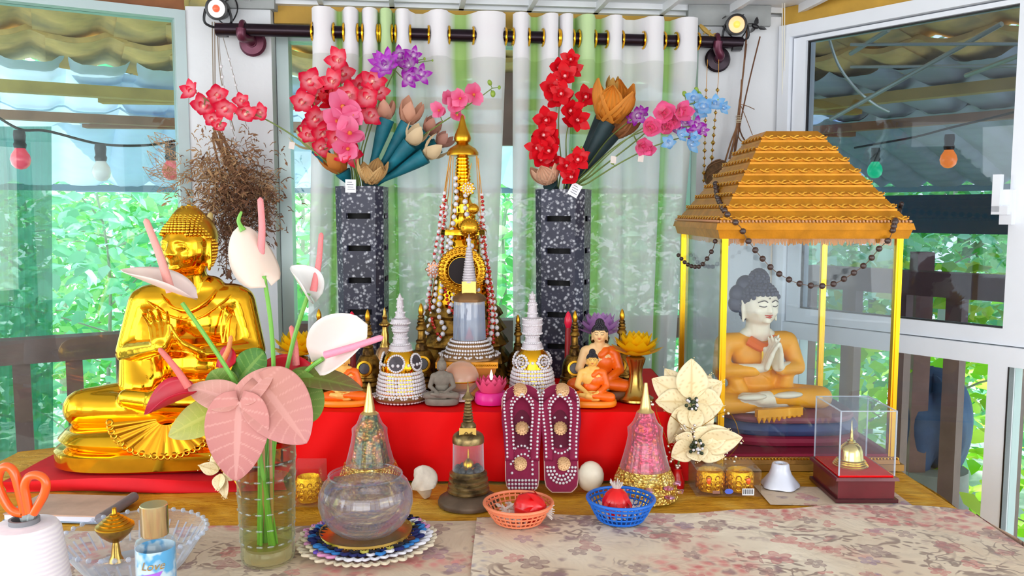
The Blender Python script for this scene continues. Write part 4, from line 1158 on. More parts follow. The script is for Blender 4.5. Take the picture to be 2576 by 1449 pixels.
zi = P(cx, 1190, Y).z - zb
ob('inner_stupa', G().lathe([(.014, zi), (.013, zi + .008), (.009, zi + .010), (.009, zi + .018), (.006, zi + .022), (.002, zi + .026), (.0018, zi + .034), (.0003, zi + .042)], 20), m_goldsat, t)
g = G()
for i in range(9): g.ell((.019 * cos(i * .7), .019 * sin(i * .7), zi + .006), (.007, .007, .008), 8, 6)
ob('dark_bead', g, mat('black_stone', (36, 34, 30), .3), t, kind='stuff')
# ---- clear plastic chedis with foil cores
def chedi(cx, Y, tint, foil1, foil2, name, label, body, tiers, spire):
    zb = 0.0045; py0 = base_py(Y, zb)
    t = thing('plastic_stupa', label, 'stupa', atpx(cx, 1150, Y, zb))
    q = N(name + '_foil')
    c1 = q.ramp(q.noise(55, 3, .6), [(.35, lin(foil1)), (.5, lin(foil2)), (.62, lin((230, 190, 90))), (.72, lin((240, 232, 236)))])
    q.bsdf(Base_Color=c1, Roughness=.25, Metallic=.55, Normal=q.bump(q.voro(140), .9, .004))
    q2 = N(name + '_gold_foil')
    q2.bsdf(Base_Color=q2.ramp(q2.noise(70, 3), [(.35, lin((214, 160, 60))), (.6, lin((246, 214, 120))), (.75, lin((250, 240, 200)))]), Roughness=.22, Metallic=.75, Normal=q2.bump(q2.voro(190), 1.0, .004))
    cl = thin_glass(name + '_shell', tint, 1.5, .05, edge=.45, haze=.05)
    ob('shell', G().lathe(pxl(cx, Y, zb, body), 40, caps=False, sq=lambda a, k: 1 + (.07 * abs(cos(4 * a)) if body[k][1] in (1075, 1077) else 0)), cl, t)
    r2 = random.Random(cx)
    core = [(h * .78, y) for h, y in body]
    ob('foil_core', G().lathe(pxl(cx, Y, zb, core), 36, sq=lambda a, k: 1 + r2.uniform(-.1, .08)), q.m, t, smooth=True, angle=25)
    ob('gold_tier', G().lathe(pxl(cx, Y, zb, tiers(py0)), 40, sq=lambda a, k: 1 + .012 * cos(20 * a)), q2.m, t, angle=25)
    g = G()
    for i in range(5):
        a = -PI / 2 + (i - 2) * .62
        r = tiers(py0)[2][0] * mpp(1200, Y) * 1.0
        g.box((r * cos(a), r * sin(a), P(cx, py0 - 38, Y).z - zb), (.012, .016, .004), (0, 0, a + PI / 2))
        g.box((r * cos(a) * 1.06, r * sin(a) * 1.06, P(cx, py0 - 18, Y).z - zb), (.012, .018, .004), (0, 0, a + PI / 2))
    ob('coloured_panel', g, q.m, t, kind='stuff')
    ob('spire', G().lathe(pxl(cx, Y, zb, spire), 20), mat('pale_gold_spire', (226, 196, 130), .3, .8, bump=.3), t)
tr = lambda y0: [(84, y0), (82, y0 - 8), (79, y0 - 18), (82, y0 - 22), (78, y0 - 32), (74, y0 - 38), (76, y0 - 42), (70, y0 - 54), (66, y0 - 62), (64, y0 - 70)]
chedi(1622, 1.43, (250, 176, 186), (226, 110, 140), (214, 160, 214), 'pink', 'clear pink plastic stupa with gold foil tiers behind the blue basket', [(64, 1182), (62, 1172), (54, 1145), (47, 1118), (43, 1096), (42, 1075), (33, 1064), (26, 1050), (22, 1036)], tr,
      [(22, 1036), (15, 1030), (13, 1020), (11, 1008), (8, 994), (6, 980), (4.5, 968), (4, 963), (1, 962)])
chedi(931, 1.455, (246, 214, 220), (30, 140, 96), (150, 170, 70), 'green', 'clear plastic stupa with green and gold foil behind the fishbowl', [(64, 1178), (60, 1160), (53, 1135), (47, 1110), (44, 1092), (42, 1077), (33, 1066), (27, 1052), (23, 1040)], tr,
      [(23, 1040), (15, 1034), (13, 1022), (10, 1006), (7, 990), (5, 975), (3, 966), (0.5, 962)])
# ---------------------------------------------------------------- seated figures
def blob_mesh(name, build, voxel, smooth=6, decim=None):
    """union of overlapping rounded volumes, fused into one continuous skin"""
    g = G(); build(g)
    me = bpy.data.meshes.new(name + '_src'); me.from_pydata(g.v, [], g.f); me.update()
    o = bpy.data.objects.new(name + '_src', me); COL.objects.link(o)
    md = o.modifiers.new('r', 'REMESH'); md.mode = 'VOXEL'; md.voxel_size = voxel; md.use_smooth_shade = True
    ms = o.modifiers.new('s', 'SMOOTH'); ms.iterations = smooth; ms.factor = 0.5
    dg = bpy.context.evaluated_depsgraph_get(); dg.update()
    out = bpy.data.meshes.new_from_object(o.evaluated_get(dg))
    out.name = name
    bpy.data.objects.remove(o); bpy.data.meshes.remove(me)
    out.materials.clear()
    out.shade_smooth()
    return out
def cap(g, p0, p1, r0, r1, n=14, flat=1.0):
    """tapered capsule"""
    p0, p1 = Vector(p0), Vector(p1); d = p1 - p0
    L = d.length; d.normalize()
    pts = []; rr = []
    for k in range(5):
        a = PI / 2 * k / 4
        pts.append(p0 - d * r0 * cos(a)); rr.append(max(1e-4, r0 * sin(a)))
    for k in range(5):
        a = PI / 2 * k / 4
        pts.append(p1 + d * r1 * sin(a)); rr.append(max(1e-4, r1 * cos(a)))
    g.tube(pts, rr, n)
def chain(g, pts, rr, n=12):
    for a, b, r0, r1 in zip(pts, pts[1:], rr, rr[1:]): cap(g, a, b, r0, r1, n)
def hand(g, wrist, d, palm_n, size, curl=0.25, thumb_side=1, spread=0.10):
    """palm, four unequal bent fingers and a thumb from the side of the palm"""
    y = Vector(d).normalized(); z = Vector(palm_n); z = (z - y * z.dot(y)).normalized(); x = y.cross(z)
    W = Vector(wrist)
    def T(a, b, c): return W + (x * a + y * b + z * c) * size
    for i in range(4):
        s = (i - 1.5)
        cap(g, T(s * .11, .05, 0), T(s * .125, .46, 0), .075 * size, .07 * size, 8)
    for i, L in enumerate((.40, .49, .46, .36)):
        s = (i - 1.5) * thumb_side
        b0 = T(s * .125, .46, 0)
        a1 = curl
        b1 = T(s * (.125 + spread * .3), .46 + L * .42 * cos(a1), L * .42 * sin(a1))
        b2 = T(s * (.125 + spread * .5), .46 + L * (.42 * cos(a1) + .33 * cos(a1 * 2)), L * (.42 * sin(a1) + .33 * sin(a1 * 2)))
        b3 = T(s * (.125 + spread * .6), .46 + L * (.42 * cos(a1) + .33 * cos(a1 * 2) + .25 * cos(a1 * 2.6)), L * (.42 * sin(a1) + .33 * sin(a1 * 2) + .25 * sin(a1 * 2.6)))
        chain(g, [b0, b1, b2, b3], [.062 * size, .056 * size, .05 * size, .04 * size], 8)
    k = -1 * thumb_side
    chain(g, [T(k * .16, .10, .02), T(k * .30, .26, .08), T(k * .33, .42, .12), T(k * .31, .53, .14)], [.085 * size, .07 * size, .06 * size, .045 * size], 8)
def face(g, c, s, front_y=None):
    """nose, brows, cheeks, lips, chin, long ears on a head of half-width s at c facing -y"""
    def q(x, y, z): return (c[0] + x * s, c[1] + y * s, c[2] + z * s)
    cap(g, q(0, -1.02, .22), q(0, -1.20, -.24), .09 * s, .135 * s, 10)
    for e in (-1, 1):
        g.ell(q(e * .12, -1.10, -.27), (.09 * s, .09 * s, .075 * s), 8, 6)
        chain(g, [q(e * .10, -1.03, .20), q(e * .34, -1.02, .31), q(e * .60, -.86, .20)], [.06 * s, .06 * s, .045 * s], 8)
        g.ell(q(e * .34, -.94, .05), (.21 * s, .12 * s, .10 * s), 10, 6)
        g.ell(q(e * .42, -.72, -.30), (.30 * s, .24 * s, .28 * s), 10, 8)
        cap(g, q(e * 1.0, .05, .25), q(e * 1.02, -.02, -.35), .10 * s, .11 * s, 8)
        cap(g, q(e * 1.03, -.02, -.35), q(e * 1.0, -.05, -.85), .085 * s, .095 * s, 8)
        cap(g, q(e * .02, -1.06, -.475), q(e * .25, -.97, -.45), .065 * s, .035 * s, 8)
        cap(g, q(e * .0, -1.05, -.575), q(e * .18, -.98, -.55), .075 * s, .04 * s, 8)
    g.ell(q(0, -.86, -.80), (.26 * s, .22 * s, .17 * s), 10, 8)
def seated(g, H, arms='mudra', sh=0.27, knee=0.47, head=True, hand_size=None, robe=False, hs_=.108, turn=0.0, hc_=.80):
    """cross-legged figure facing -y, base of the legs z=0, top of the head z=H"""
    def V(x, y, z): return Vector((x * H, y * H, z * H))
    # legs
    for e in (-1, 1):
        cap(g, V(e * .11, .03, .10), V(e * (knee - .09), -.13, .085), .105 * H, .088 * H)
        yy = -.235 if e > 0 else -.20; zz = .13 if e > 0 else .075
        cap(g, V(e * (knee - .09), -.13, .082), V(-e * .10, yy, zz), .085 * H, .058 * H)
        cap(g, V(-e * .10, yy, zz), V(-e * .235, yy + .03, zz + .012), .048 * H, .04 * H)
    g.ell(V(0, .02, .10), (.27 * H, .17 * H, .10 * H), 18, 12)
    g.ell(V(0, .04, .25), (.175 * H, .125 * H, .16 * H), 18, 12)
    g.ell(V(0, .03, .44), (.215 * H, .13 * H, .18 * H), 18, 12)
    cap(g, V(-sh + .085, .03, .545), V(sh - .085, .03, .545), .082 * H, .082 * H)
    cap(g, V(-.09, .03, .60), V(.09, .03, .60), .065 * H, .065 * H)
    cap(g, V(0, .02, .60), V(0, .005, .72), .078 * H, .07 * H)
    if head:
        gh = G(); head_geo(gh, H, (0, -.005 * H, hc_ * H), hs_ * H)
        if hc_ > .8: cap(gh, V(0, .02, .62), V(0, .005, .78), .10 * H, .095 * H)
        g.add(gh.v, gh.f, Matrix.Rotation(turn, 4, 'Z'))
    # arms
    for e in (-1, 1):
        S_ = V(e * (sh - .06), .03, .54)
        if arms == 'mudra': E = V(e * (sh + .005), -.02, .315)
        elif arms == 'pray': E = V(e * (sh + .00), -.03, .33)
        else: E = V(e * (sh + .025), .0, .29)
        cap(g, S_, E, .074 * H, .058 * H)
        if arms == 'mudra':
            Wt = V(-.075, -.215, .37) if e < 0 else V(.10, -.225, .335)
        elif arms == 'pray':
            Wt = V(e * .055, -.20, .37)
        else:
            Wt = V(e * .10, -.20, .185)
        cap(g, E, Wt, .058 * H, .036 * H)
        hs = (hand_size or .20) * H
        if arms == 'mudra':
            if e < 0: hand(g, Wt, (-.05, -.12, 1), (-.15, -1, -.1), hs, .22, -1)
            else: hand(g, Wt, (-.95, -.12, .50), (-.1, .3, 1), hs, .30, -1)
        elif arms == 'pray':
            hand(g, Wt, (-e * .22, -.25, 1), (-e, -.25, 0), hs, .10, e, .02)
        else:
            hand(g, Wt, (-e * 1, -.22, -.10), (0, -.1, 1), hs, .12, -e)
def head_geo(g, H, c=None, s=None):
    c = c or (0, -.005 * H, .80 * H); s = s or .108 * H
    g.ell(c, (s, s * 1.08, s * 1.22), 20, 14)
    g.ell((c[0], c[1] - s * .18, c[2] - s * .42), (s * .80, s * .80, s * .72), 18, 12)
    face(g, c, s)
def hair_cap(g, c, s, n_rows=9, bun=True, curl=None):
    """snail curls over the skull and topknot"""
    r2 = random.Random(3); curl = curl or s * .115
    for k in range(n_rows * 2):
        p = R(-35) + (PI / 2 + R(35)) * k / (n_rows * 2 - 1)
        rr = cos(p); n = max(1, int(2 * PI * rr * s * 1.08 / (curl * 1.75)))
        for i in range(n):
            a = 2 * PI * (i + .5 * (k % 2)) / n
            x, y, z = rr * cos(a), rr * sin(a), sin(p)
            # keep the face clear: hairline
            if y < -.15 and z < .50 - 0.18 * abs(x): continue
            if y < .05 and z < .35 and abs(x) > .6 and z < .30: continue
            g.ell((c[0] + x * s * 1.04, c[1] + y * s * 1.12, c[2] + z * s * 1.26), curl, 6, 5)
    if bun:
        for k in range(8):
            p = R(-10) + R(100) * k / 7
            rr = cos(p); n = max(1, int(2 * PI * rr * s * .5 / (curl * 1.75)))
            for i in range(n):
                a = 2 * PI * (i + .5 * (k % 2)) / n
                g.ell((c[0] + rr * cos(a) * s * .50, c[1] + s * .15 + rr * sin(a) * s * .50, c[2] + s * 1.28 + sin(p) * s * .62), curl, 6, 5)
# ---- golden statue
H = 0.425
gx, gy = P(480, 700, 1.65).x + .004, 1.615
GZ = 0.0335
t = thing('golden_seated_statue', 'large polished golden seated statue with hands at its chest by the left window', 'statue', (gx, gy, GZ), rotz=R(7))
BH = 0.066
def slab(hx, hy, z0, z1, bul, ex=2.6, n=72):
    prof = [(0.97, z0), (1.0, z0 + (z1 - z0) * .12), (1.0 + bul, z0 + (z1 - z0) * .5), (1.0, z0 + (z1 - z0) * .85), (0.96, z1), (0.0005, z1)]
    g = G()
    def sup(a):
        c_, s_ = abs(cos(a)) ** (2 / ex), abs(sin(a)) ** (2 / ex)
        return math.copysign(c_, cos(a)) * hx, math.copysign(s_, sin(a)) * hy
    vs_ = []; fs = []
    for k, (f, z) in enumerate(prof):
        for i in range(n):
            x, y = sup(2 * PI * i / n); vs_.append((x * f, y * f, z))
    for k in range(len(prof) - 1):
        for i in range(n):
            j = (i + 1) % n; fs.append((k * n + i, k * n + j, (k + 1) * n + j, (k + 1) * n + i))
    fs.append(tuple(range(n - 1, -1, -1)))
    return g.add(vs_, fs)
ob('plinth', slab(.232, .158, 0, .034, .0, 3.4), m_goldpol, t)
ob('cushion', slab(.216, .146, .034, BH, .05, 3.2), m_goldpol, t)
me = blob_mesh('body', lambda g: seated(g, H, 'mudra', .275, .535, hs_=.116, turn=R(-24)), 0.0032, 5)
me.materials.append(m_goldpol)
body = ob('body', me, None, t, loc=(0, 0.03, BH - .008))
GS = .116 * H; GC = (0, -.005 * H, .80 * H)
g = G(); hair_cap(g, GC, GS, 11, False, GS * .085)
g.ell((0, GC[1] + GS * .22, GC[2] + GS * .42), (GS * 1.05, GS * 1.0, GS * 1.0), 20, 12)
for k in range(9):                                                   # the crown rises smoothly into a topknot of curls
    f = k / 8; z = GC[2] + GS * (1.02 + .62 * f); r_ = GS * (.68 * (1 - f) ** .55 + .02)
    n = max(1, int(2 * PI * r_ / (GS * .17)))
    for i in range(n):
        a = 2 * PI * (i + .5 * (k % 2)) / n
        g.ell((r_ * cos(a), GC[1] + GS * .10 + r_ * sin(a), z), GS * .088, 6, 5)
g.ell((0, GC[1] + GS * .10, GC[2] + GS * 1.05), (GS * .66, GS * .66, GS * .60), 18, 12)
ob('hair_curl', g, m_goldsat, t, loc=(0, 0.03, BH - .008), rot=(0, 0, R(-24)), kind='stuff')
# robe edges: neckline, shoulder fold and wrist hems as raised lines
def hug(g, pts, r):
    g.tube(catmull(pts, 6), r, 6)
g = G()
hug(g, [(-.115 * H, -.055 * H, .585 * H), (-.06 * H, -.108 * H, .535 * H), (0.02 * H, -.105 * H, .515 * H), (.09 * H, -.085 * H, .555 * H), (.125 * H, -.03 * H, .60 * H)], .0028)
hug(g, [(-.20 * H, -.03 * H, .57 * H), (-.09 * H, -.105 * H, .50 * H), (0.04 * H, -.118 * H, .475 * H), (.15 * H, -.085 * H, .54 * H), (.20 * H, -.02 * H, .59 * H)], .0022)
hug(g, [(.17 * H, -.075 * H, .52 * H), (.155 * H, -.105 * H, .42 * H), (.17 * H, -.12 * H, .30 * H)], .0022)
hug(g, [(-.17 * H, -.075 * H, .50 * H), (-.155 * H, -.105 * H, .40 * H), (-.16 * H, -.12 * H, .30 * H)], .0022)
ob('robe_fold', g, m_goldpol, t, loc=(0, 0.03, BH - .008))
for e in (-1, 1):                                                    # draped sleeves hanging from the forearms into the lap
    me = blob_mesh('sleeve', lambda gg: [cap(gg, (e * .26 * H, -.0 * H, .33 * H), (e * .225 * H, -.05 * H, .16 * H), .066 * H, .10 * H), cap(gg, (e * .20 * H, .02 * H, .44 * H), (e * .19 * H, -.02 * H, .20 * H), .08 * H, .10 * H)], .004, 8)
    me.materials.append(m_goldpol); ob('sleeve', me, None, t, loc=(0, .03, BH - .008))
# pleated fan of the robe in front of the ankles
g = G()
def fanf(u, v_):
    a = PI + PI * u; r = (.014 + .062 * v_)
    return (r * cos(a) * 1.15, -.148 - .016 * v_ - .003 * abs(sin(a * 14)) * v_, r * sin(a) * .82 + .095)
g.grid(fanf, 60, 6)
ob('robe_fan', g, gold('shaded_pleat_gold', (206, 140, 30), .3), t, loc=(-.004, -0.005, .004))  # darker gold puts the shadow on the pleats into the colour
g = G()
for i in range(26):
    a = PI + PI * i / 25
    m_ = Matrix.Translation((.078 * cos(a) * 1.15, -.1665, .099 + .078 * sin(a) * .82)) @ Matrix.Rotation(R(80), 4, 'X')
    g.torus(.0052, .0017, 10, 5, m=m_)
ob('scroll_trim', g, m_goldsat, t, loc=(-.004, -0.003, 0), kind='stuff')
# ---- painted figures
m_skin = mat('cream_painted_skin', (250, 204, 146), 0.4, sub=.15)
m_skin2 = mat('amber_painted_skin', (248, 190, 96), 0.4, sub=.15)
m_pale = mat('ivory_painted_skin', (244, 232, 208), 0.4, sub=.15)
m_orange = mat('orange_robe_paint', (250, 108, 10), 0.35, var=.12, vscale=40)
m_saffron = mat('saffron_robe_paint', (254, 172, 24), 0.45, var=.12, vscale=20)
m_blackhair = mat('black_painted_hair', (34, 30, 40), 0.45)
m_lip = mat('painted_lip', (206, 84, 70), .4); m_ink = mat('painted_line', (60, 44, 40), .5)
def face_paint(t, c, s, off):
    g = G()
    for e in (-1, 1):
        g.tube(catmull([(c[0] + e * .12 * s, c[1] - 1.075 * s, c[2] + .24 * s), (c[0] + e * .34 * s, c[1] - 1.085 * s, c[2] + .345 * s), (c[0] + e * .62 * s, c[1] - .90 * s, c[2] + .23 * s)], 5), .030 * s, 5)
        g.tube(catmull([(c[0] + e * .15 * s, c[1] - 1.05 * s, c[2] + .04 * s), (c[0] + e * .34 * s, c[1] - 1.07 * s, c[2] + .0 * s), (c[0] + e * .56 * s, c[1] - .92 * s, c[2] + .05 * s)], 5), .030 * s, 5)
    g.ell((c[0], c[1] - 1.07 * s, c[2] + .46 * s), (.05 * s, .03 * s, .05 * s), 8, 6)
    ob('painted_eye', g, m_ink, t, loc=off)
    g = G()
    for e in (-1, 1):
        cap(g, (c[0], c[1] - 1.115 * s, c[2] - .475 * s), (c[0] + e * .23 * s, c[1] - 1.005 * s, c[2] - .455 * s), .05 * s, .026 * s, 8)
        cap(g, (c[0], c[1] - 1.11 * s, c[2] - .575 * s), (c[0] + e * .17 * s, c[1] - 1.01 * s, c[2] - .555 * s), .058 * s, .03 * s, 8)
    ob('painted_lip', g, m_lip, t, loc=off)
def robe_geo(g, H, sh, knee, both=False, arms='lap'):
    """robe: legs, torso and the left shoulder (both shoulders when both=True), a little outside the body"""
    def V(x, y, z): return Vector((x * H, y * H, z * H))
    k = 1.05
    for e in (-1, 1):
        cap(g, V(e * .11, .03, .10), V(e * (knee - .09), -.13, .085), .105 * H * k, .092 * H * k)
        yy = -.235 if e > 0 else -.20; zz = .13 if e > 0 else .075
        cap(g, V(e * (knee - .09), -.13, .082), V(e * .02, yy + .02, zz), .089 * H * k, .066 * H * k)
    g.ell(V(0, .02, .10), (.28 * H, .18 * H, .105 * H), 18, 12)
    g.ell(V(0, .04, .25), (.185 * H, .133 * H, .165 * H), 18, 12)
    if both:
        g.ell(V(0, .03, .44), (.223 * H, .138 * H, .175 * H), 18, 12)
        cap(g, V(-sh + .085, .03, .542), V(sh - .085, .03, .542), .087 * H, .087 * H)
        for e in (-1, 1): cap(g, V(e * (sh - .06), .03, .54), V(e * (sh + .0), -.03, .33), .081 * H, .068 * H); cap(g, V(e * sh, -.03, .33), V(e * .12, -.16, .345), .066 * H, .052 * H)
        for e in (-1, 1): cap(g, V(e * .25, -.04, .30), V(e * .20, -.08, .17), .06 * H, .07 * H)
    else:
        g.ell(V(0.045, .03, .40), (.175 * H, .134 * H, .165 * H), 18, 12)
        cap(g, V(.06, .02, .565), V(sh - .085, .03, .542), .075 * H, .088 * H)
        cap(g, V(.02, -.05, .50), V(.10, -.03, .565), .06 * H, .05 * H)
        cap(g, V(sh - .06, .03, .54), V(sh + .025, .0, .29), .082 * H, .068 * H)
        cap(g, V(sh + .025, 0, .29), V(.15, -.17, .21), .066 * H, .05 * H)
def painted_figure(label, px, Y, z, H, skin, robe, hair, arms, both, rotz=0, vox=.0022, base=None, name='seated_figure', group=None, knee=.45, sh=.265, bun=True, hand_size=None, hs_=.108, hc_=.80):
    t = thing(name, label, 'statue', atpx(px, 900, Y, z), rotz=rotz, group=group)
    zb = 0
    if base:
        hx, hy, hz, bm = base
        ob('base', slab(hx, hy, 0, hz, .02, 2.6, 48), bm, t); zb = hz - .02 * H
    off = (0, 0, zb)
    me = blob_mesh('body', lambda g: seated(g, H, arms, sh, knee, hand_size=hand_size, hs_=hs_, hc_=hc_), vox, 3); me.materials.append(skin)
    ob('body', me, None, t, loc=off)
    if robe:
        me = blob_mesh('robe', lambda g: robe_geo(g, H, sh, knee, both, arms), vox * 1.2, 6); me.materials.append(robe)
        ob('robe', me, None, t, loc=off)
    c, s = (0, -.005 * H, hc_ * H), hs_ * H
    if hair:
        def hg(g):
            g.ell((0, c[1] + s * .14, c[2] + s * .30), (s * 1.07, s * 1.10, s * 1.05), 20, 12)
            g.ell((0, c[1] + s * .30, c[2] + s * 1.30), (s * .50, s * .50, s * .58), 14, 10)
            g.ell((0, c[1] + s * .45, c[2] - s * .1), (s * .98, s * .75, s * .75), 16, 10)
        g = G(); hg(g)
        # clear the face: pull front vertices below the hairline back
        g.v = [(x, (max(y, c[1] - s * .10) if z < c[2] + s * .62 - .5 * abs(x) else y), z) for x, y, z in g.v]
        ob('hair', g, hair, t, loc=off)
        g = G(); hair_cap(g, c, s, 7, True, s * .15); ob('hair_curl', g, hair, t, loc=off, kind='stuff')
        face_paint(t, c, s, off)
    return t
# the large orange figure, the small one before it, the half hidden one on the left
Ho = 0.135
m_obase = mat('orange_base_paint', (250, 140, 20), .4)
painted_figure('larger orange robed seated figure with black hair on the right of the bench', 1508, 1.63, ZB, .139, m_skin, m_orange, m_blackhair, 'lap', False, R(-8), .0016, (.066, .042, .016, mat('dark_wood_base', (112, 66, 30), .5)))
painted_figure('small orange robed seated figure in front of the larger orange figure', 1490, 1.555, ZB, .096, m_skin2, m_orange, m_blackhair, 'lap', False, R(-4), .0011, (.046, .030, .011, m_obase))
painted_figure('orange robed seated figure half hidden behind the brown leaf on the left of the bench', 866, 1.56, ZB, .096, m_skin2, m_orange, m_blackhair, 'lap', False, R(4), .0011, (.046, .030, .011, m_obase))
painted_figure('small grey stone seated figure between the pearl stupa and the bronze stupa', 1111, 1.565, ZB, .078, mat('grey_stone', (128, 118, 106), .8, var=.2, vscale=80, bump=.3), None, None, 'lap', False, 0, .0010, (.032, .022, .012, mat('grey_stone')), name='stone_figure')
o = [q for q in bpy.data.objects if q.name.startswith('stone_figure')][0]
g = G(); c, s = (0, -.005 * .078, .80 * .078), .108 * .078
g.ell((0, s * .3, c[2] + s * 1.25), (s * .55, s * .55, s * .7), 12, 8); g.ell((0, c[1] + s * .1, c[2] + s * .35), (s * 1.06, s * 1.1, s * 1.05), 14, 10); g.lathe([(s * .3, c[2] + s * 1.7), (s * .15, c[2] + s * 2.2), (s * .02, c[2] + s * 2.9)], 10)
ob('hair', g, mat('grey_stone'), o, loc=(0, 0, .012 - .02 * .078))
# ---- the shrine case: glass case with stepped carved roof
X0, X1, Y0, Y1 = 0.396, 0.738, 1.575, 1.965
ZF, ZE = 0.030, 0.455
cx_, cy_ = (X0 + X1) / 2, (Y0 + Y1) / 2
t = thing('shrine_case', 'glass shrine case with stepped golden roof on the right of the altar', 'case', (cx_, cy_, 0.0045))
hw, hd = (X1 - X0) / 2, (Y1 - Y0) / 2
z0 = 0.0045
m_darkgold = mat('dark_gilt_moulding', (150, 104, 42), .4, .6, bump=.3, bscale=200)
ob('base', G().box((0, 0, .006), (2 * hw + .03, 2 * hd + .02, .012)), mat('gilt_wood_base', (178, 132, 60), .5, .3, var=.3, vscale=30), t)
ob('base_moulding', G().box((0, 0, .0185), (2 * hw + .018, 2 * hd + .012, .013), taper=.985), m_darkgold, t)
g = G()
for i in range(56): g.ell((-hw - .004 + (2 * hw + .008) * i / 55, -hd - .006, .0225), .0023, 6, 4)
ob('bead_trim', g, m_goldsat, t, kind='stuff')
ob('bed', G().box((0, 0, .0275), (2 * hw - .004, 2 * hd - .004, .005)), mat('crimson_cloth', (150, 14, 54), .7), t)
m_post = gold('yellow_gold_frame', (248, 190, 40), .25)
for sx_ in (-1, 1):
    for sy_ in (-1, 1):
        g = G().box((sx_ * (hw - .006), sy_ * (hd - .006), (ZF + ZE) / 2 - z0), (.012, .012, ZE - ZF))
        g.box((sx_ * (hw - .006), sy_ * hd, (ZF + ZE) / 2 - z0), (.005, .004, ZE - ZF))
        ob('post', g, m_post, t)
m_case = thin_glass('case_glass', (250, 253, 254), 1.45)
for s_ in (-1, 1):
    ob('pane', G().box((0, s_ * (hd - .007), (ZF + ZE) / 2 - z0), (2 * hw - .026, .003, ZE - ZF - .004)), m_case, t)
    ob('pane', G().box((s_ * (hw - .007), 0, (ZF + ZE) / 2 - z0), (.003, 2 * hd - .026, ZE - ZF - .004)), m_case, t)
# eaves mouldings
ez = ZE - z0
ob('eave_moulding', G().box((0, 0, ez + .004), (2 * hw + .012, 2 * hd + .012, .018), taper=1.03), m_goldwood, t)
ob('eave_moulding', G().box((0, 0, ez + .018), (2 * hw + .03, 2 * hd + .03, .012), taper=.985), m_goldwood, t)
g = G()
for i in range(54):
    u = -1 + 2 * i / 53
    g.ell((u * (hw + .006), -hd - .010, ez + .0275), .0027, 6, 4); g.ell((-hw - .010, u * (hd + .006), ez + .0275), .0027, 6, 4); g.ell((hw + .010, u * (hd + .006), ez + .0275), .0027, 6, 4)
ob('bead_row', g, mat('rose_gold_bead', (232, 180, 140), .3, .6), t, kind='stuff')
# stepped roof: eight tiers with carved fronts
NT = 8
zt0, zt1 = ez + .024, .663 - z0
for k in range(NT):
    f = k / (NT - 1)
    hx_ = (hw + .004) + (.064 - hw - .004) * f; hy_ = (hd + .004) + (.07 - hd - .004) * f
    za = zt0 + (zt1 - zt0) * k / NT; zb = zt0 + (zt1 - zt0) * (k + 1) / NT
    f2 = (k + 1) / (NT - 1) if k < NT - 1 else 1.0
    hx2 = (hw + .004) + (.064 - hw - .004) * min(1, f2); hy2 = (hd + .004) + (.07 - hd - .004) * min(1, f2)
    g = G()
    h_ = zb - za
    prof = [(0, 0), (.003, .0), (.003, h_ * .18), (0.0, h_ * .24), (0, h_ * .30), (.002, h_ * .34), (.002, h_ * .42)]
    vs_ = []; fs = []
    rows = [(hx_ + e_, hy_ + e_, za + zz) for e_, zz in prof]
    rows += [(hx_ - (hx_ - hx2) * .22, hy_ - (hy_ - hy2) * .22, za + h_ * .5), (hx_ - (hx_ - hx2) * .72 if k < NT - 1 else hx_ - .012, hy_ - (hy_ - hy2) * .72 if k < NT - 1 else hy_ - .012, zb)]
    for (a, b, c) in rows: vs_ += [(-a, -b, c), (a, -b, c), (a, b, c), (-a, b, c)]
    for r_ in range(len(rows) - 1):
        for i in range(4):
            j = (i + 1) % 4; fs.append((r_ * 4 + i, r_ * 4 + j, r_ * 4 + 4 + j, r_ * 4 + 4 + i))
    n_ = len(rows) * 4; fs.append((n_ - 4, n_ - 3, n_ - 2, n_ - 1)); fs.append((3, 2, 1, 0))
    g.add(vs_, fs)
    tier = ob('roof_tier', g, m_goldwood, t, angle=20)
    # carved leaf scrolls along the tier front and sides
    g = G(); zc = za + h_ * .40
    def scroll(c, dx):
        a = Vector(c); u = Vector(dx)
        L = .0095
        g.tube([a - u * L + Vector((0, 0, .003)), a - u * L * .3 + Vector((0, 0, .0)), a + u * L * .4 + Vector((0, 0, -.002)), a + u * L + Vector((0, 0, -.0005))], [.0012, .0022, .0022, .001], 5)
        g.tube([a - u * L * .1, a + u * L * .4 + Vector((0, 0, .0035)), a + u * L * .9 + Vector((0, 0, .004))], [.0016, .0016, .0006], 5)
    n = max(4, int(2 * hx_ / .0225))
    for i in range(n): scroll((-hx_ + 2 * hx_ * (i + .5) / n, -hy_ - .0035, zc), (1, 0, 0))
    n = max(4, int(2 * hy_ / .0225))
    for i in range(n):
        scroll((-hx_ - .0035, -hy_ + 2 * hy_ * (i + .5) / n, zc), (0, 1, 0)); scroll((hx_ + .0035, -hy_ + 2 * hy_ * (i + .5) / n, zc), (0, 1, 0))
    ob('carved_scroll', g, mat('bright_gold_leaf', (240, 176, 60), .3, .7), tier, kind='stuff')
# fringe under the eaves
q = N('gold_fringe')
q.bsdf(Base_Color=lin((232, 150, 40)), Roughness=.6, Sheen_Weight=.4); m_fringe = q.m
g = G(); r2 = random.Random(8)
for (ax, n, s_) in (('x', 150, -1), ('x', 150, 1), ('y', 150, -1), ('y', 150, 1)):
    for i in range(n):
        u = -1 + 2 * (i + .5) / n; L = .015 * r2.uniform(.7, 1.15)
        p = Vector((u * (hw - .014), s_ * (hd - .018), ez - .002)) if ax == 'x' else Vector((s_ * (hw - .018), u * (hd - .014), ez - .002))
        g.tube([p, p + Vector((r2.uniform(-.002, .002), r2.uniform(-.002, .002), -L))], [.0022, .0012], 4, caps=False)
ob('fringe', g, m_fringe, t, kind='stuff')
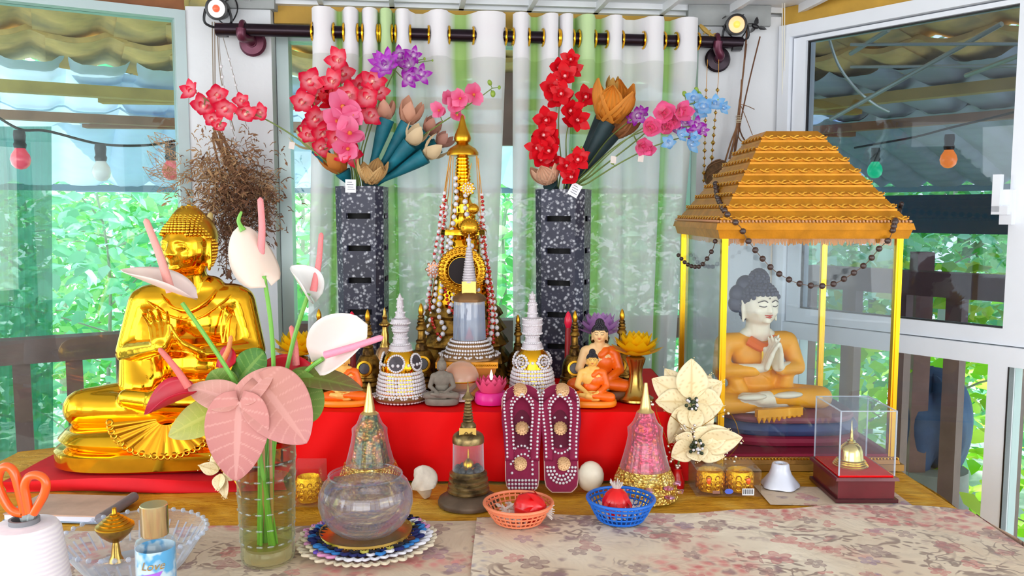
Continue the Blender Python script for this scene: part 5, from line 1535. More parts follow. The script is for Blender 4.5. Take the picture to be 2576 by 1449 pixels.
# cushion and figure inside the case
tc_ = thing('cushion', 'striped blue and crimson cushion under the figure inside the shrine case', 'cushion', (cx_ + .0, cy_ - .0, 0.0352))
def band(g, hx_, hy_, z0_, z1_): return slab(hx_, hy_, z0_, z1_, .03, 3.4, 56)
ob('lower_band', slab(.150, .150, 0, .020, .02, 3.4, 56), mat('crimson_cloth'), tc_)
ob('middle_band', slab(.146, .146, .020, .044, .03, 3.4, 56), mat('slate_blue_cloth', (58, 78, 124), .7, var=.2), tc_)
ob('upper_band', slab(.140, .140, .044, .058, .02, 3.4, 56), mat('dusky_rose_cloth', (150, 84, 96), .7, var=.2), tc_)
pf = painted_figure('ivory faced figure in saffron robe with joined hands inside the glass shrine case', 1906, 1.715, 0.0352 + .0585, .252, m_pale, m_saffron, mat('blue_black_hair', (26, 34, 66), .5, bump=.3, bscale=150), 'pray', True, R(14), .0028, None, knee=.60, sh=.35, hand_size=.30, hs_=.148, hc_=.855)
HH = .252; c, s = (0, -.005 * HH, .855 * HH), .148 * HH
g = G()
for k, (dx, dz, r_) in enumerate(((-.95, .55, .55), (-1.05, .05, .5), (.15, 1.15, .45), (-.55, 1.05, .55))):  # left lobes model the reflected double image of the hair
    g.ell((dx * s, s * (.55 if dx < -.3 else .2), c[2] + dz * s), (r_ * s, r_ * s * .9, r_ * s * 1.05), 14, 10)
ob('bun_with_reflection', g, mat('blue_black_hair'), pf)
hug_g = G(); hug_g.tube(catmull([(-.12 * HH, -.06 * HH, .575 * HH), (-.06 * HH, -.112 * HH, .535 * HH), (.0, -.122 * HH, .52 * HH), (.06 * HH, -.112 * HH, .535 * HH), (.12 * HH, -.06 * HH, .575 * HH)], 6), .011, 8)
ob('collar', hug_g, mat('deep_orange_hem', (240, 110, 30), .5), pf)
hug_g = G().grid(lambda u, v_: (-.05 * HH + .1 * HH * u, -.145 * HH - .004 * sin(PI * u) + .02 * HH * v_ * 0, (.34 + .17 * v_) * HH), 6, 6)
ob('yellow_panel', hug_g, mat('yellow_silk', (250, 206, 40), .4), pf)
g = G()
for e in (-1, 1): g.ell((e * .16 * HH - .01, -.275 * HH, .155 * HH), (.13 * HH, .045 * HH, .028 * HH), 14, 8)
ob('foot', g, m_pale, pf)
g = G()
for i in range(9): g.lathe([(.004, 0), (.005, -.004), (.0008, -.014)], 8, (-.045 + .011 * i, -.300 * HH - .012, .004))
g.box((0, -.300 * HH - .010, .010), (.10, .012, .016))
ob('robe_tassel', g, m_saffron, pf, kind='stuff')
for k, (dx, dz, rz) in enumerate(((-.045, .012, .05), (-.002, .012, -.12))):
    o = ob('folded_note', G().box((0, 0, 0), (.036, .003, .024)), m_white, None, loc=(pf.location.x + dx - .02, 1.655, .108), rot=(R(-18), 0, rz))
    tag(o, ['plain white folded note leaning inside the shrine case, left of two', 'white folded note beside the other one inside the shrine case, right of two'][k], 'note')
# ---------------------------------------------------------------- black vases
q = N('speckled_black_stone')
v1 = q.voro(120, feature='F1'); n1 = q.noise(75, 4, .75)
f = q.math('MULTIPLY', q.ramp(v1, [(.15, 1.0), (.5, 0.0)]), q.ramp(n1, [(.42, 0.0), (.56, 1.0)]))
cc = q.mix(q.noise(12, 2), lin((24, 24, 32)), lin((58, 60, 84)))
q.bsdf(Base_Color=q.mix(f, cc, lin((206, 208, 216))), Roughness=.35, Specular_IOR_Level=.35)
m_speck = q.m
m_slot = mat('black_inside', (8, 8, 10), .8)
VY = 1.865
def vase(cx, ytop, hw_px, rotz, label):
    zt = P(cx, ytop, VY).z - ZB; s = hw_px * mpp(600, VY)
    t = thing('black_vase', label, 'vase', atpx(cx, 700, VY, ZB), rotz=rotz, group='tall black slotted vases')
    ch = .30                                                        # chamfer
    def ring(k, sc=1.0):
        out = []
        for f_ in range(4):
            a = f_ * PI / 2
            for u in (-(1 - ch), -.52, .52, (1 - ch)):
                x, y = u, -1.0
                out.append(((x * cos(a) - y * sin(a)) * s * sc * k, (x * sin(a) + y * cos(a)) * s * sc * k))
        return out
    zs = [0]; slots = []
    dz = (P(cx, 543, VY).z - P(cx, 622, VY).z)
    zc = P(cx, 543 + (ytop - 470), VY).z - ZB
    cents = sorted(zc - i * dz for i in range(5) if zc - i * dz > .03)
    for c in cents:
        slots.append(len(zs)); zs += [c - .006, c + .006]
    zs += [zt]
    vs_ = []; fs = []
    for z in zs:
        k = .94 + .06 * z / zt
        vs_ += [(x, y, z) for x, y in ring(k)]
    NN = 16
    for l in range(len(zs) - 1):
        for i in range(NN):
            if i % 4 == 1 and l in slots: continue
            j = (i + 1) % NN
            fs.append((l * NN + i, l * NN + j, (l + 1) * NN + j, (l + 1) * NN + i))
    b = len(vs_)
    for l, z in enumerate(zs): vs_ += [(x, y, z) for x, y in ring(.94 + .06 * z / zt, .90)]
    L_ = (len(zs) - 1) * NN
    for i in range(NN):
        j = (i + 1) % NN
        fs.append((L_ + i, L_ + j, b + L_ + j, b + L_ + i)); fs.append((j, i, b + i, b + j))
    for l in slots:
        for i in range(1, NN, 4):
            A, B_, C, D = l * NN + i, l * NN + i + 1, (l + 1) * NN + i + 1, (l + 1) * NN + i
            for p_, r_ in ((A, B_), (B_, C), (C, D), (D, A)): fs.append((p_, r_, b + r_, b + p_))
    ob('body', G().add(vs_, fs), m_speck, t, smooth=False)
    g = G().lathe([(s * .80, .004), (s * .84, zt * .93), (s * .02, zt * .935)], 8, caps=False)
    ob('liner', g, m_slot, t)
    return t, zt + ZB
vL, zL = vase(915, 470, 59, R(0), 'black speckled slotted vase on the left of the golden pagoda')
vR, zR = vase(1417, 477, 62, R(-16), 'black speckled slotted vase on the right of the golden pagoda')
# ---------------------------------------------------------------- artificial flower stems
m_stem = mat('olive_stem', (120, 140, 70), .5, var=.2)
m_bud = mat('green_bud', (140, 170, 60), .45)
m_petals = mat('silk_petal', None, .45, attr=True, translucent=.25)
PET = {}
def petal_mesh(key, W, cup, c0, c1, tip=0.0, mid=None):
    if key in PET: return PET[key]
    g = G(); A, B_ = lin(c0), lin(c1)
    Cm = lin(mid) if mid else None
    def fn(u, v_):
        w = W * (sin(PI * min(1, (0.10 + 0.90 * v_) ** 0.85)) ** 0.7 if v_ < 0.999 else 0.03 + tip) * .5
        x = (u - .5) * 2 * w
        return (x, v_, cup * v_ * v_ - .25 * x * x * (1 if cup >= 0 else -1) - .03 * abs(sin(u * PI)) * v_)
    def cf(u, v_):
        k = min(1, max(0, (v_ - .15) / .55)); e = abs(u - .5) * 2
        k = min(1, k + .25 * e)
        return tuple(a + (b - a) * k for a, b in zip(A, B_))
    g.grid(fn, 4, 5, None, cf)
    me = g.mesh('petal'); me.materials.append(m_petals); PET[key] = me
    return me
CEN = {}
def centre_mesh(key, c, r=.13):
    if key in CEN: return CEN[key]
    g = G(); g.lathe([(.05, -.10), (r, .02), (r * .9, .12), (r * .3, .22), (.005, .24)], 10)
    me = g.mesh('flower'); me.materials.append(mat('centre_' + key, c, .45)); CEN[key] = me
    return me
KIND = {  # W, cup, centre colour at base, edge colour, layers of (count, elev, scale, phase), heart colour
    'hot': (.80, .16, (253, 178, 190), (240, 14, 66), [(5, R(18), 1.0, 0), (2, R(55), .55, .25)], (250, 214, 190)),
    'red': (.74, .14, (206, 4, 26), (236, 12, 34), [(5, R(22), 1.0, 0), (3, R(55), .6, .2)], (255, 214, 214)),
    'deepred': (.70, .14, (180, 0, 20), (214, 4, 30), [(5, R(25), 1.0, 0), (4, R(58), .7, .3)], (160, 0, 20)),
    'pale': (.98, .12, (236, 60, 120), (252, 128, 172), [(3, R(12), 1.0, .08), (2, R(20), 1.12, .25)], (226, 130, 60)),
    'purple': (.58, .16, (244, 226, 246), (178, 16, 190), [(5, R(18), 1.0, 0), (4, R(48), .62, .3)], (246, 236, 240)),
    'violetwhite': (.50, .12, (250, 240, 250), (196, 60, 210), [(8, R(14), 1.0, 0), (7, R(40), .8, .5), (5, R(66), .55, .2)], (250, 244, 246)),
    'rose': (.95, .35, (255, 170, 196), (255, 112, 172), [(5, R(25), 1.0, 0), (4, R(52), .85, .3), (3, R(74), .6, .1)], (252, 190, 170)),
    'blue': (.70, .16, (214, 232, 248), (128, 190, 240), [(5, R(26), 1.0, 0), (3, R(60), .6, .3)], (226, 240, 250)),
}
def add_flower(parent, pos, r, kind, face_dir, seed):
    W, cup, c0, c1, layers, ch = KIND[kind]
    r2 = random.Random(seed)
    M0 = place(pos, Vector((0, 0, 1)), Vector((0, -1, 0)))
    fz = Vector(face_dir).normalized()
    ref = Vector((r2.uniform(-.4, .4), 0, 1))
    xx = ref.cross(fz).normalized(); yy = fz.cross(xx)
    M_ = Matrix.Translation(pos) @ Matrix((xx, yy, fz)).transposed().to_4x4() @ Matrix.Diagonal((r, r, r, 1))
    o = bpy.data.objects.new('flower', centre_mesh(kind, ch)); COL.objects.link(o); o.parent = parent; o.matrix_local = M_
    me = petal_mesh(kind, W, cup, c0, c1)
    ps = []
    for n, el, s, ph in layers:
        for i in range(n):
            a = 2 * PI * (i + ph) / n + PI / 2
            el2 = el + r2.uniform(-.16, .16)
            d = Vector((cos(a) * cos(el2), sin(a) * cos(el2), sin(el2)))
            up = Vector((-cos(a) * sin(el2), -sin(a) * sin(el2), cos(el2)))
            ps.append(place(Vector((0, 0, 0)), d, up, s * r2.uniform(.92, 1.08)))
    copies('petal', me, None, o, ps)
def spray(label, mouth, path, flowers, kind, name='orchid_spray', cat='flower', buds=(), stem_r=.0022, group=None, seed=0):
    """one artificial stem: curved stem, short pedicels, flowers with petals, buds. pixel lists are traced at the stem's own depth"""
    loc = Vector(mouth)
    t = thing(name, label, cat, loc, group=group)
    W = [Vector((0, 0, -.10)), Vector((0, 0, 0))] + [P(a, b, VY + c) - loc for a, b, c in path]
    c = catmull(W, 6)
    g = G().tube(c, [stem_r * (1 - .5 * i / (len(c) - 1)) for i in range(len(c))], 6)
    r2 = random.Random(seed + 50)
    fl = []
    for k, f in enumerate(flowers):
        p = P(f[0], f[1], VY + f[3]) - loc
        b = min(c[3:], key=lambda q_: (q_ - p).length)
        if (b - p).length > .006: g.tube(catmull([b, b.lerp(p, .5) + Vector((0, 0, -.006)), p], 3), .0011, 5)
        fl.append((p, f[2] * (1.16 if kind in ('hot', 'red') else 1.06) * mpp(f[1], VY + f[3]), f))
    bl = []
    for px, py, s_, dy in buds:
        p = P(px, py, VY + dy) - loc
        b = min(c[3:], key=lambda q_: (q_ - p).length)
        if (b - p).length > .004: g.tube([b, p], .001, 5)
        bl.append((p, s_ * mpp(py, VY)))
    ob('stem', g, m_stem, t)
    for k, (p, r, f) in enumerate(fl):
        d = Vector((r2.uniform(-.5, .5) + (f[4] if len(f) > 4 else 0), -1, r2.uniform(-.35, .45)))
        add_flower(t, p, r, kind, d, seed * 31 + k)
    if bl:
        me = G().ell((0, 0, 0), (.8, .8, 1.1), 10, 7).mesh('bud'); me.materials.append(m_bud)
        copies('bud', me, None, t, [(p, (r2.uniform(-.5, .5), r2.uniform(-.5, .5), 0), s_) for p, s_ in bl])
    return t
mL = lambda dx, dy=0: Vector((vL.location.x + dx, VY + dy, zL - .004))
mR = lambda dx, dy=0: Vector((vR.location.x + dx, VY + dy, zR - .004))
# left vase
spray('hot pink orchid spray rising highest at the top left of the left vase', mL(-.012, .01), [(890, 400, 0), (875, 300, 0), (858, 220, .01), (850, 150, .01)],
      [(852, 152, 34, 0), (838, 206, 33, -.02), (880, 240, 34, -.02), (862, 186, 30, .02), (905, 222, 32, .01), (858, 262, 30, 0)], 'hot', seed=1)
spray('hot pink orchid spray on the left side of the left vase bouquet', mL(-.020, -.005), [(880, 410, -.01), (840, 340, -.02), (795, 270, -.02), (770, 200, -.02)],
      [(778, 205, 34, -.02), (760, 258, 32, -.02), (792, 300, 34, -.03), (812, 338, 32, -.03), (772, 326, 28, 0), (800, 240, 28, 0)], 'hot', seed=2)
spray('hot pink orchid spray on the right side of the left vase bouquet', mL(.0, .01), [(905, 400, .01), (925, 320, .01), (945, 250, .0), (948, 205, 0)],
      [(938, 206, 34, -.01), (926, 246, 34, -.02), (952, 232, 28, 0), (934, 292, 30, -.01), (906, 268, 28, .02)], 'hot', seed=3)
spray('short hot pink orchid spray low at the front left of the left vase', mL(-.015, -.02), [(890, 425, -.03), (860, 390, -.04), (830, 365, -.04)],
      [(882, 385, 32, -.04), (850, 352, 30, -.05), (806, 372, 26, -.04), (776, 340, 25, -.03), (866, 392, 24, -.05)], 'hot', seed=4)
spray('dark red orchid cluster behind the pale pink orchid in the left vase', mL(-.008, .0), [(890, 400, 0), (862, 320, 0), (835, 250, 0)], [(836, 256, 36, -.01), (822, 232, 30, 0), (858, 300, 26, .0)], 'deepred', seed=5)
spray('large pale pink moth orchid stem at the front of the left vase', mL(.0, -.02), [(895, 420, -.04), (880, 350, -.05), (870, 290, -.05), (858, 262, -.05)],
      [(862, 268, 42, -.055), (848, 305, 34, -.06), (880, 336, 44, -.065), (890, 290, 30, -.05), (876, 374, 36, -.06)], 'pale', buds=[(830, 296, 7, -.05), (838, 310, 7, -.05), (832, 330, 6, -.05)], name='moth_orchid', seed=6)
spray('violet and white orchid spray at the top of the left vase bouquet', mL(.004, .02), [(912, 400, .02), (940, 300, .02), (975, 215, .02), (1000, 165, .02)],
      [(972, 160, 42, 0), (1030, 165, 32, .01), (1028, 198, 32, 0), (1058, 188, 30, .01), (1004, 138, 28, .02), (1040, 140, 26, .02)], 'purple', buds=[(1068, 148, 4, .02), (1088, 152, 3, .02)], seed=7)
add_flower([o for o in bpy.data.objects if o.get('label', '').startswith('violet and white')][0], P(970, 166, VY - .02) - mL(.004, .02), .040, 'violetwhite', (-.1, -1, .3), 77)
spray('pale pink orchid spray with green buds reaching right from the left vase', mL(.02, .0), [(970, 420, 0), (1060, 345, -.02), (1140, 290, -.03), (1200, 250, -.03), (1238, 222, -.03)],
      [(1192, 238, 30, -.03), (1145, 266, 26, -.03), (1105, 278, 24, -.02), (1158, 248, 26, -.04), (1150, 290, 22, -.03), (1128, 248, 20, -.02)], 'pale', buds=[(1232, 208, 7, -.03), (1240, 236, 8, -.03), (1256, 220, 5, -.03)], name='moth_orchid', seed=8)
spray('coral pink orchid spray stretching far left across the white pillar', mL(-.024, .0), [(845, 430, -.03), (770, 365, -.06), (690, 312, -.08), (620, 280, -.09), (540, 262, -.10), (478, 222, -.10)],
      [(480, 228, 28, -.10), (545, 238, 28, -.10), (512, 268, 32, -.10), (566, 272, 30, -.10), (534, 300, 22, -.10), (608, 254, 22, -.09), (618, 288, 28, -.09), (656, 284, 26, -.08), (550, 318, 18, -.10)], 'hot', seed=9)
# husk tulips with teal sheaths
m_teal = mat('teal_dyed_husk', (0, 110, 128), .6, var=.35, vscale=30, bump=.2)
m_teald = mat('dark_green_husk', (24, 54, 60), .6, var=.35, vscale=30, bump=.2)
def husk(label, mouth, base, size, n, col, sheath, tilt, dy=0, W=.62, name='husk_tulip', elev=R(68), pleat=False, rough=.6):
    loc = Vector(mouth); t = thing(name, label, 'flower', loc)
    b = P(base[0], base[1], VY + dy) - loc
    d = b.normalized(); L = b.length
    ob('sheath', G().tube(catmull([(0, 0, -.06), (0, 0, 0), b * .5, b], 4), [.003, .003, .003, .003, .004, .005, .006, .007, .009, .012, .015, .017, .018][:13], 12), sheath, t)
    up = Vector((tilt, -.25, 1)).normalized()
    s_ = size * mpp(base[1], VY)
    g = G(); A = lin(col)
    def fn(u, v_):
        w = W * (sin(PI * min(1, (0.16 + 0.84 * v_) ** 0.9)) ** 0.6 if v_ < 0.999 else 0.05) * .5
        x = (u - .5) * 2 * w
        return (x, v_, .18 * sin(PI * v_) * -1 + .9 * x * x + (.02 * cos(u * PI * 12) if pleat else 0))
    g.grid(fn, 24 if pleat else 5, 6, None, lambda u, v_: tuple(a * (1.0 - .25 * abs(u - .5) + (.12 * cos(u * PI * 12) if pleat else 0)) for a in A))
    me = g.mesh('petal'); me.materials.append(m_husk)
    xx = up.cross(Vector((0, 1, 0))).normalized(); yy = up.cross(xx)
    Mb = Matrix.Translation(b) @ Matrix((xx, yy, up)).transposed().to_4x4()
    ps = []
    for i in range(n):
        a = 2 * PI * i / n + .3
        el = elev + rng.uniform(-.08, .08)
        dd = Vector((cos(a) * cos(el), sin(a) * cos(el), sin(el))); uu = Vector((-cos(a) * sin(el), -sin(a) * sin(el), cos(el)))
        ps.append(Mb @ place(Vector((cos(a), sin(a), 0)) * .004, dd, uu, s_ * rng.uniform(.9, 1.1)))
    copies('petal', me, None, t, ps)
    return t
m_husk = mat('dried_husk', None, .6, attr=True, translucent=.2, bump=.3, bscale=150)
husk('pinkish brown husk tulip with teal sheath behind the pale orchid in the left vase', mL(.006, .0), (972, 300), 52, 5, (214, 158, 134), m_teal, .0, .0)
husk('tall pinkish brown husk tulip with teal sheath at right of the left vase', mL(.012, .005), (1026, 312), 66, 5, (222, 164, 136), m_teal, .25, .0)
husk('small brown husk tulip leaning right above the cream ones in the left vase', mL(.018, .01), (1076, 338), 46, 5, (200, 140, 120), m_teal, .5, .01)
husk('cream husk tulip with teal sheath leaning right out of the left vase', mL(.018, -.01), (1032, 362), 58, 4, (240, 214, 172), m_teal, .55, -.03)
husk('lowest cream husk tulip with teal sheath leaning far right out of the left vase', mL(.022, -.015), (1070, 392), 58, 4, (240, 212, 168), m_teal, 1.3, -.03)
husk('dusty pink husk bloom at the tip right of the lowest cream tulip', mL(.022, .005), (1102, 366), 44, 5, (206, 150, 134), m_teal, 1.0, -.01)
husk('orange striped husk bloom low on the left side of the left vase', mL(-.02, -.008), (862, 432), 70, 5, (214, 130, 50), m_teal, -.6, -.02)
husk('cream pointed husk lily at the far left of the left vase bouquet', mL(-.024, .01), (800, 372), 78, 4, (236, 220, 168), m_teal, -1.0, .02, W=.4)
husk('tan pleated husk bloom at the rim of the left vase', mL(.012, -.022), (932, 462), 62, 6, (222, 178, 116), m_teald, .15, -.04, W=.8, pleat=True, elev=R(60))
# right vase
spray('tall red orchid spray at the top of the right vase', mR(-.012, .01), [(1412, 420, 0), (1405, 320, 0), (1412, 230, 0), (1440, 150, 0)],
      [(1436, 150, 26, 0), (1404, 170, 28, 0), (1422, 192, 32, -.01), (1388, 222, 32, -.01), (1412, 236, 30, -.02), (1400, 252, 26, 0), (1440, 178, 26, .01)], 'red', seed=11)
spray('red orchid spray in the middle of the right vase bouquet', mR(.0, -.005), [(1424, 410, -.02), (1425, 340, -.02), (1440, 280, -.02)],
      [(1434, 278, 32, -.03), (1452, 302, 32, -.03), (1440, 308, 24, -.02), (1474, 244, 30, 0), (1424, 245, 22, -.01)], 'red', seed=12)
spray('dense red orchid spray at the left of the right vase', mR(-.016, -.012), [(1400, 440, -.03), (1375, 380, -.04), (1365, 320, -.04), (1374, 290, -.03)],
      [(1374, 302, 34, -.04), (1366, 340, 32, -.05), (1386, 350, 32, -.04), (1352, 372, 32, -.05), (1382, 380, 32, -.06), (1360, 402, 30, -.05), (1390, 404, 26, -.04), (1356, 346, 24, -.02)], 'red', seed=13)
spray('short red orchid spray low at the front of the right vase', mR(.008, -.02), [(1440, 440, -.05), (1448, 400, -.06)],
      [(1454, 402, 32, -.065), (1426, 418, 28, -.06), (1438, 446, 30, -.07), (1464, 392, 20, -.05)], 'red', buds=[(1440, 376, 4, -.05), (1462, 372, 4, -.05)], seed=14)
spray('pink rose spray arching right from the right vase', mR(.02, -.01), [(1480, 440, -.03), (1540, 380, -.05), (1620, 320, -.07), (1700, 282, -.08)],
      [(1670, 284, 34, -.08), (1712, 282, 34, -.08), (1636, 322, 34, -.08), (1676, 322, 26, -.07), (1612, 366, 30, -.08), (1690, 306, 26, -.07), (1628, 378, 24, -.07)], 'rose', name='rose_spray', seed=15)
spray('pale blue flower spray at the far right of the right vase bouquet', mR(.024, .005), [(1490, 440, -.02), (1580, 370, -.04), (1680, 290, -.05), (1750, 258, -.06), (1810, 262, -.06)],
      [(1746, 248, 26, -.05), (1770, 268, 28, -.06), (1800, 262, 26, -.06), (1758, 284, 24, -.05), (1818, 272, 20, -.06)], 'blue', name='blue_flower_spray', buds=[(1722, 236, 7, -.05), (1752, 226, 7, -.05), (1760, 236, 6, -.05), (1806, 250, 5, -.06)], seed=16)
spray('pale blue flower spray drooping below the violet orchids at right', mR(.022, -.015), [(1480, 460, -.03), (1560, 410, -.05), (1640, 370, -.07), (1720, 345, -.08), (1745, 350, -.08)],
      [(1684, 360, 22, -.08), (1712, 340, 22, -.08), (1738, 364, 24, -.08), (1746, 348, 18, -.08)], 'blue', name='blue_flower_spray', buds=[(1540, 408, 6, -.05)], seed=17)
spray('violet orchid spray among the blue flowers at right', mR(.018, .01), [(1480, 430, 0), (1560, 360, -.03), (1640, 325, -.05), (1760, 318, -.06)],
      [(1700, 326, 26, -.06), (1722, 310, 22, -.05), (1752, 316, 24, -.06), (1744, 334, 22, -.06), (1768, 328, 18, -.06)], 'purple', seed=18)
spray('single violet orchid beside the brown husk in the right vase', mR(.012, .012), [(1470, 430, .01), (1530, 350, .0), (1600, 292, -.03)], [(1602, 290, 28, -.03), (1618, 284, 20, -.02), (1590, 300, 18, -.02)], 'purple', seed=19)
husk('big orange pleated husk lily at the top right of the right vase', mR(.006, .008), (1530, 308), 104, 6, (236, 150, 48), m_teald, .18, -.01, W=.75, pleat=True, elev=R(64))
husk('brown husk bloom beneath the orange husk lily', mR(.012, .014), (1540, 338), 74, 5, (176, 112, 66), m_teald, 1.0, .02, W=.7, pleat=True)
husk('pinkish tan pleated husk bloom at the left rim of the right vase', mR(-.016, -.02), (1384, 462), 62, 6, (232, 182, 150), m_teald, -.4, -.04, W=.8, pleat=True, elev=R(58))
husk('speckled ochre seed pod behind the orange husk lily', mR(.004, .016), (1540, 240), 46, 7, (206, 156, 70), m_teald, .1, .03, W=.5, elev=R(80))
# price tags
g = G().box((0, 0, 0), (.0225, .0012, .028))
for (px, py, dy, rz, ry, lb) in ((882, 468, -.065, .1, 0.02, 'white price tag at the rim of the left black vase'), (1446, 478, -.075, 0, .5, 'white price tag tilted at the rim of the right black vase'), (734, 366, -.02, 0, .2, 'pale price tag on the far left stem of the left vase'), (1612, 398, -.08, .2, .1, 'small pale price tag below the lowest pink rose'), (1543, 402, -.06, .2, .1, 'tiny clear tag on the rose stem of the right vase')):
    sc = 1.0 if px in (882, 1446) else .55
    o = ob('price_tag', g.mesh('price_tag', smooth=False), m_white if sc == 1.0 else mat('pale_tag', (226, 214, 206), .5), None, loc=P(px, py, VY + dy), rot=(0, ry, rz), scale=sc)
    tag(o, lb, 'tag')
    if sc == 1.0:
        gg = G()
        for k, (w_, zz) in enumerate(((.010, .008), (.014, .003), (.012, -.002), (.015, -.007))): gg.box((-.002 + .001 * k, -.0008, zz), (w_, .0004, .0012))
        ob('print', gg, mat('grey_print', (120, 120, 130), .6), o, kind='stuff')
# ---------------------------------------------------------------- anthuriums in the cut glass vase
AX, AY = P(672, 1300, 1.15).x, 1.15
t = thing('cut_glass_vase', 'tall cut glass vase of anthuriums in the left foreground', 'vase', (AX, AY, .0045))
zt = P(672, 1110, AY).z - .0045
rt, rb = 75 * mpp(1110, AY), 64 * mpp(1410, AY)
m_vglass = thin_glass('vase_glass', (240, 244, 226), 1.5, .0, edge=.45, edge_col=(214, 226, 196))
prof = [(rb * .82, 0), (rb, .006)]
for k in range(18):
    z = .012 + (zt - .014) * k / 17
    prof.append((rb + (rt - rb) * z / zt + (.0008 if k % 3 == 0 else 0), z))
ob('glass', G().lathe(prof, 48, caps=False), m_vglass, t)
ob('refraction_block', G().lathe([(rb * .7, .002), (rb * .9, .006), (rb * .92, .016), (rb * .85, .022), (.001, .024)], 40), thin_glass('cream_refraction', (246, 236, 210), 1.5, .05, edge=.5, haze=.25, edge_col=(236, 220, 190)), t)  # cream block added to imitate refraction at the foot of the vase
g = G()
for k in range(6):                                                  # rows of lens cuts
    z = .035 + (zt - .05) * k / 5.4; r_ = rb + (rt - rb) * z / zt + .0006
    for i in range(16):
        a = 2 * PI * i / 16
        g.ell((r_ * cos(a), r_ * sin(a), z), (.0012, .0050, .0016), 8, 5, (0, 0, a))
ob('lens_cut', g, thin_glass('cut_lens', (245, 248, 255), 2.2, .02, edge=.25, haze=.05), t, kind='stuff')
ob('water', G().lathe([(.001, .026), (rb * .93, .027), (rb * .96, zt * .7), (.001, zt * .7)], 32, caps=False), thin_glass('green_water', (236, 240, 200), 1.33, .0), t)
m_anth = mat('anthurium_spathe', None, .35, attr=True, sub=.1, translucent=.2, bump=.1, bscale=60)
m_leafc = mat('caladium_leaf', None, .5, attr=True, translucent=.3, bump=.35, bscale=90)
def blade(g, B, T, w, Nn, c0, c1, heart=.18, cup=0.0, bend=0.0, fold=0.1, veins=0, vc=None, nu=14, nv=14, wav=0.0, sharp=.75, pw=.38):
    B, T = Vector(B), Vector(T); y = T - B; L = y.length; y.normalize()
    n_ = Vector(Nn); n_ = (n_ - y * n_.dot(y)).normalized(); x = y.cross(n_)
    A, C1 = lin(c0), lin(c1); V_ = lin(vc) if vc else None
    vm = pw / (pw + sharp); nrm = 1 / (vm ** pw * (1 - vm) ** sharp)
    def fn(u, v_):
        s = (u - .5) * 2
        f = (max(v_, 0.0) ** pw) * ((1 - v_) ** sharp) * nrm if v_ < 1 else 0
        xx = s * w * .5 * min(1.0, f) if v_ > 0 else s * w * .5 * .12
        yy = L * v_ - heart * L * (abs(s) ** 1.6) * (1 - v_) ** 2.5
        zz = fold * abs(xx) + cup * (xx * xx) / w * 4 - bend * L * v_ * v_ + wav * L * sin(9 * v_ + 4 * s) * abs(s) * .3
        return B + x * xx + y * yy + n_ * zz
    def cf(u, v_):
        k = v_ * .7 + .3 * abs(u - .5) * 2
        c = tuple(a + (b - a) * k for a, b in zip(A, C1))
        if V_ and (abs(u - .5) < .05 or (veins and abs(((v_ * veins - abs(u - .5) * 2.2) % 1) - .5) < .055)): c = tuple(.45 * a + .55 * b for a, b in zip(c, V_))
        return c
    return g.grid(fn, nu, nv, None, cf)
def solid(o, th=.0008):
    md = o.modifiers.new('thickness', 'SOLIDIFY'); md.thickness = th; md.offset = 0
def anthurium(label, stem_px, sp, spd, kind='white', Yd=0.0):
    """stem_px: list (px, py, dY); sp: dict for the spathe; spd: spadix (base px, tip px, r0, r1)"""
    base = Vector((AX + rng.uniform(-.012, .012), AY + rng.uniform(-.012, .012), .03))
    t = thing('anthurium', label, 'flower', base)
    W = [base] + [P(a, b, AY + c) for a, b, c in stem_px]
    c = catmull(W, 6)
    ob('stem', G().tube([q_ - base for q_ in c], .0031, 8), mat('green_stem', (120, 186, 76), .4), t)
    g = G()
    D = sp
    blade(g, P(*D['B']) - base, P(*D['T']) - base, D['w'], D['N'], D['c0'], D['c1'], D.get('heart', .2), D.get('cup', .5), D.get('bend', 0), D.get('fold', 0), 0, None, sharp=D.get('sharp', .6))
    o = ob('spathe', g, m_anth, t); solid(o, .001)
    if D.get('tail'):
        a, b = D['tail']
        o2 = ob('spathe_tip', G().tube(catmull([P(*D['T']) - base, P(*a) - base, P(*b) - base], 4), [.0035, .003, .0028, .0026, .0024, .0022, .002, .0018, .0015], 6), mat('green_stem'), t)
    a, b, r0, r1, cc = spd
    pa, pb = P(*a) - base, P(*b) - base
    pts = catmull([pa, pa.lerp(pb, .5) + Vector((.002, 0, 0)), pb], 6)
    n_ = len(pts)
    ob('spadix', G().tube(pts + [pb + (pb - pa).normalized() * r1 * .8], [r0 + (r1 - r0) * i / (n_ - 1) for i in range(n_)] + [r1 * .35], 12), mat('spadix_' + kind, cc, .45, bump=.5, bscale=500), t)
    return t
Wc0, Wc1 = (252, 224, 206), (254, 242, 228)
pk = (240, 146, 148)
anthurium('blush white anthurium seen edge-on in front of the golden statue shoulder', [(645, 1080, .0), (590, 960, -.02), (520, 850, -.03), (458, 762, -.04)],
          dict(B=(482, 748, AY - .04), T=(300, 688, AY - .06), w=.060, N=(.1, -.16, 1), c0=(250, 220, 216), c1=(254, 240, 228), cup=.28, bend=-.06, heart=.08),
          ((430, 735, AY - .045), (368, 556, AY - .05), .0062, .0042, (236, 160, 150)), 'peach')
anthurium('blush white anthurium with green tip seen from behind right of the golden head', [(672, 1080, .0), (688, 960, .0), (682, 820, -.01), (664, 694, -.02)],
          dict(B=(664, 694, AY - .02), T=(604, 562, AY + .0), w=.062, N=(.45, -.85, .25), c0=Wc0, c1=Wc1, cup=-.35, heart=.20, bend=.08),
          ((656, 640, AY + .0), (655, 503, AY + .01), .0055, .0042, pk), 'pink')
[o for o in bpy.data.objects if o.name.startswith('anthurium') and o.get('category')][-1]
t2 = [o for o in bpy.data.objects if o.get('label', '').startswith('blush white anthurium with green tip')][0]
b_ = t2.location
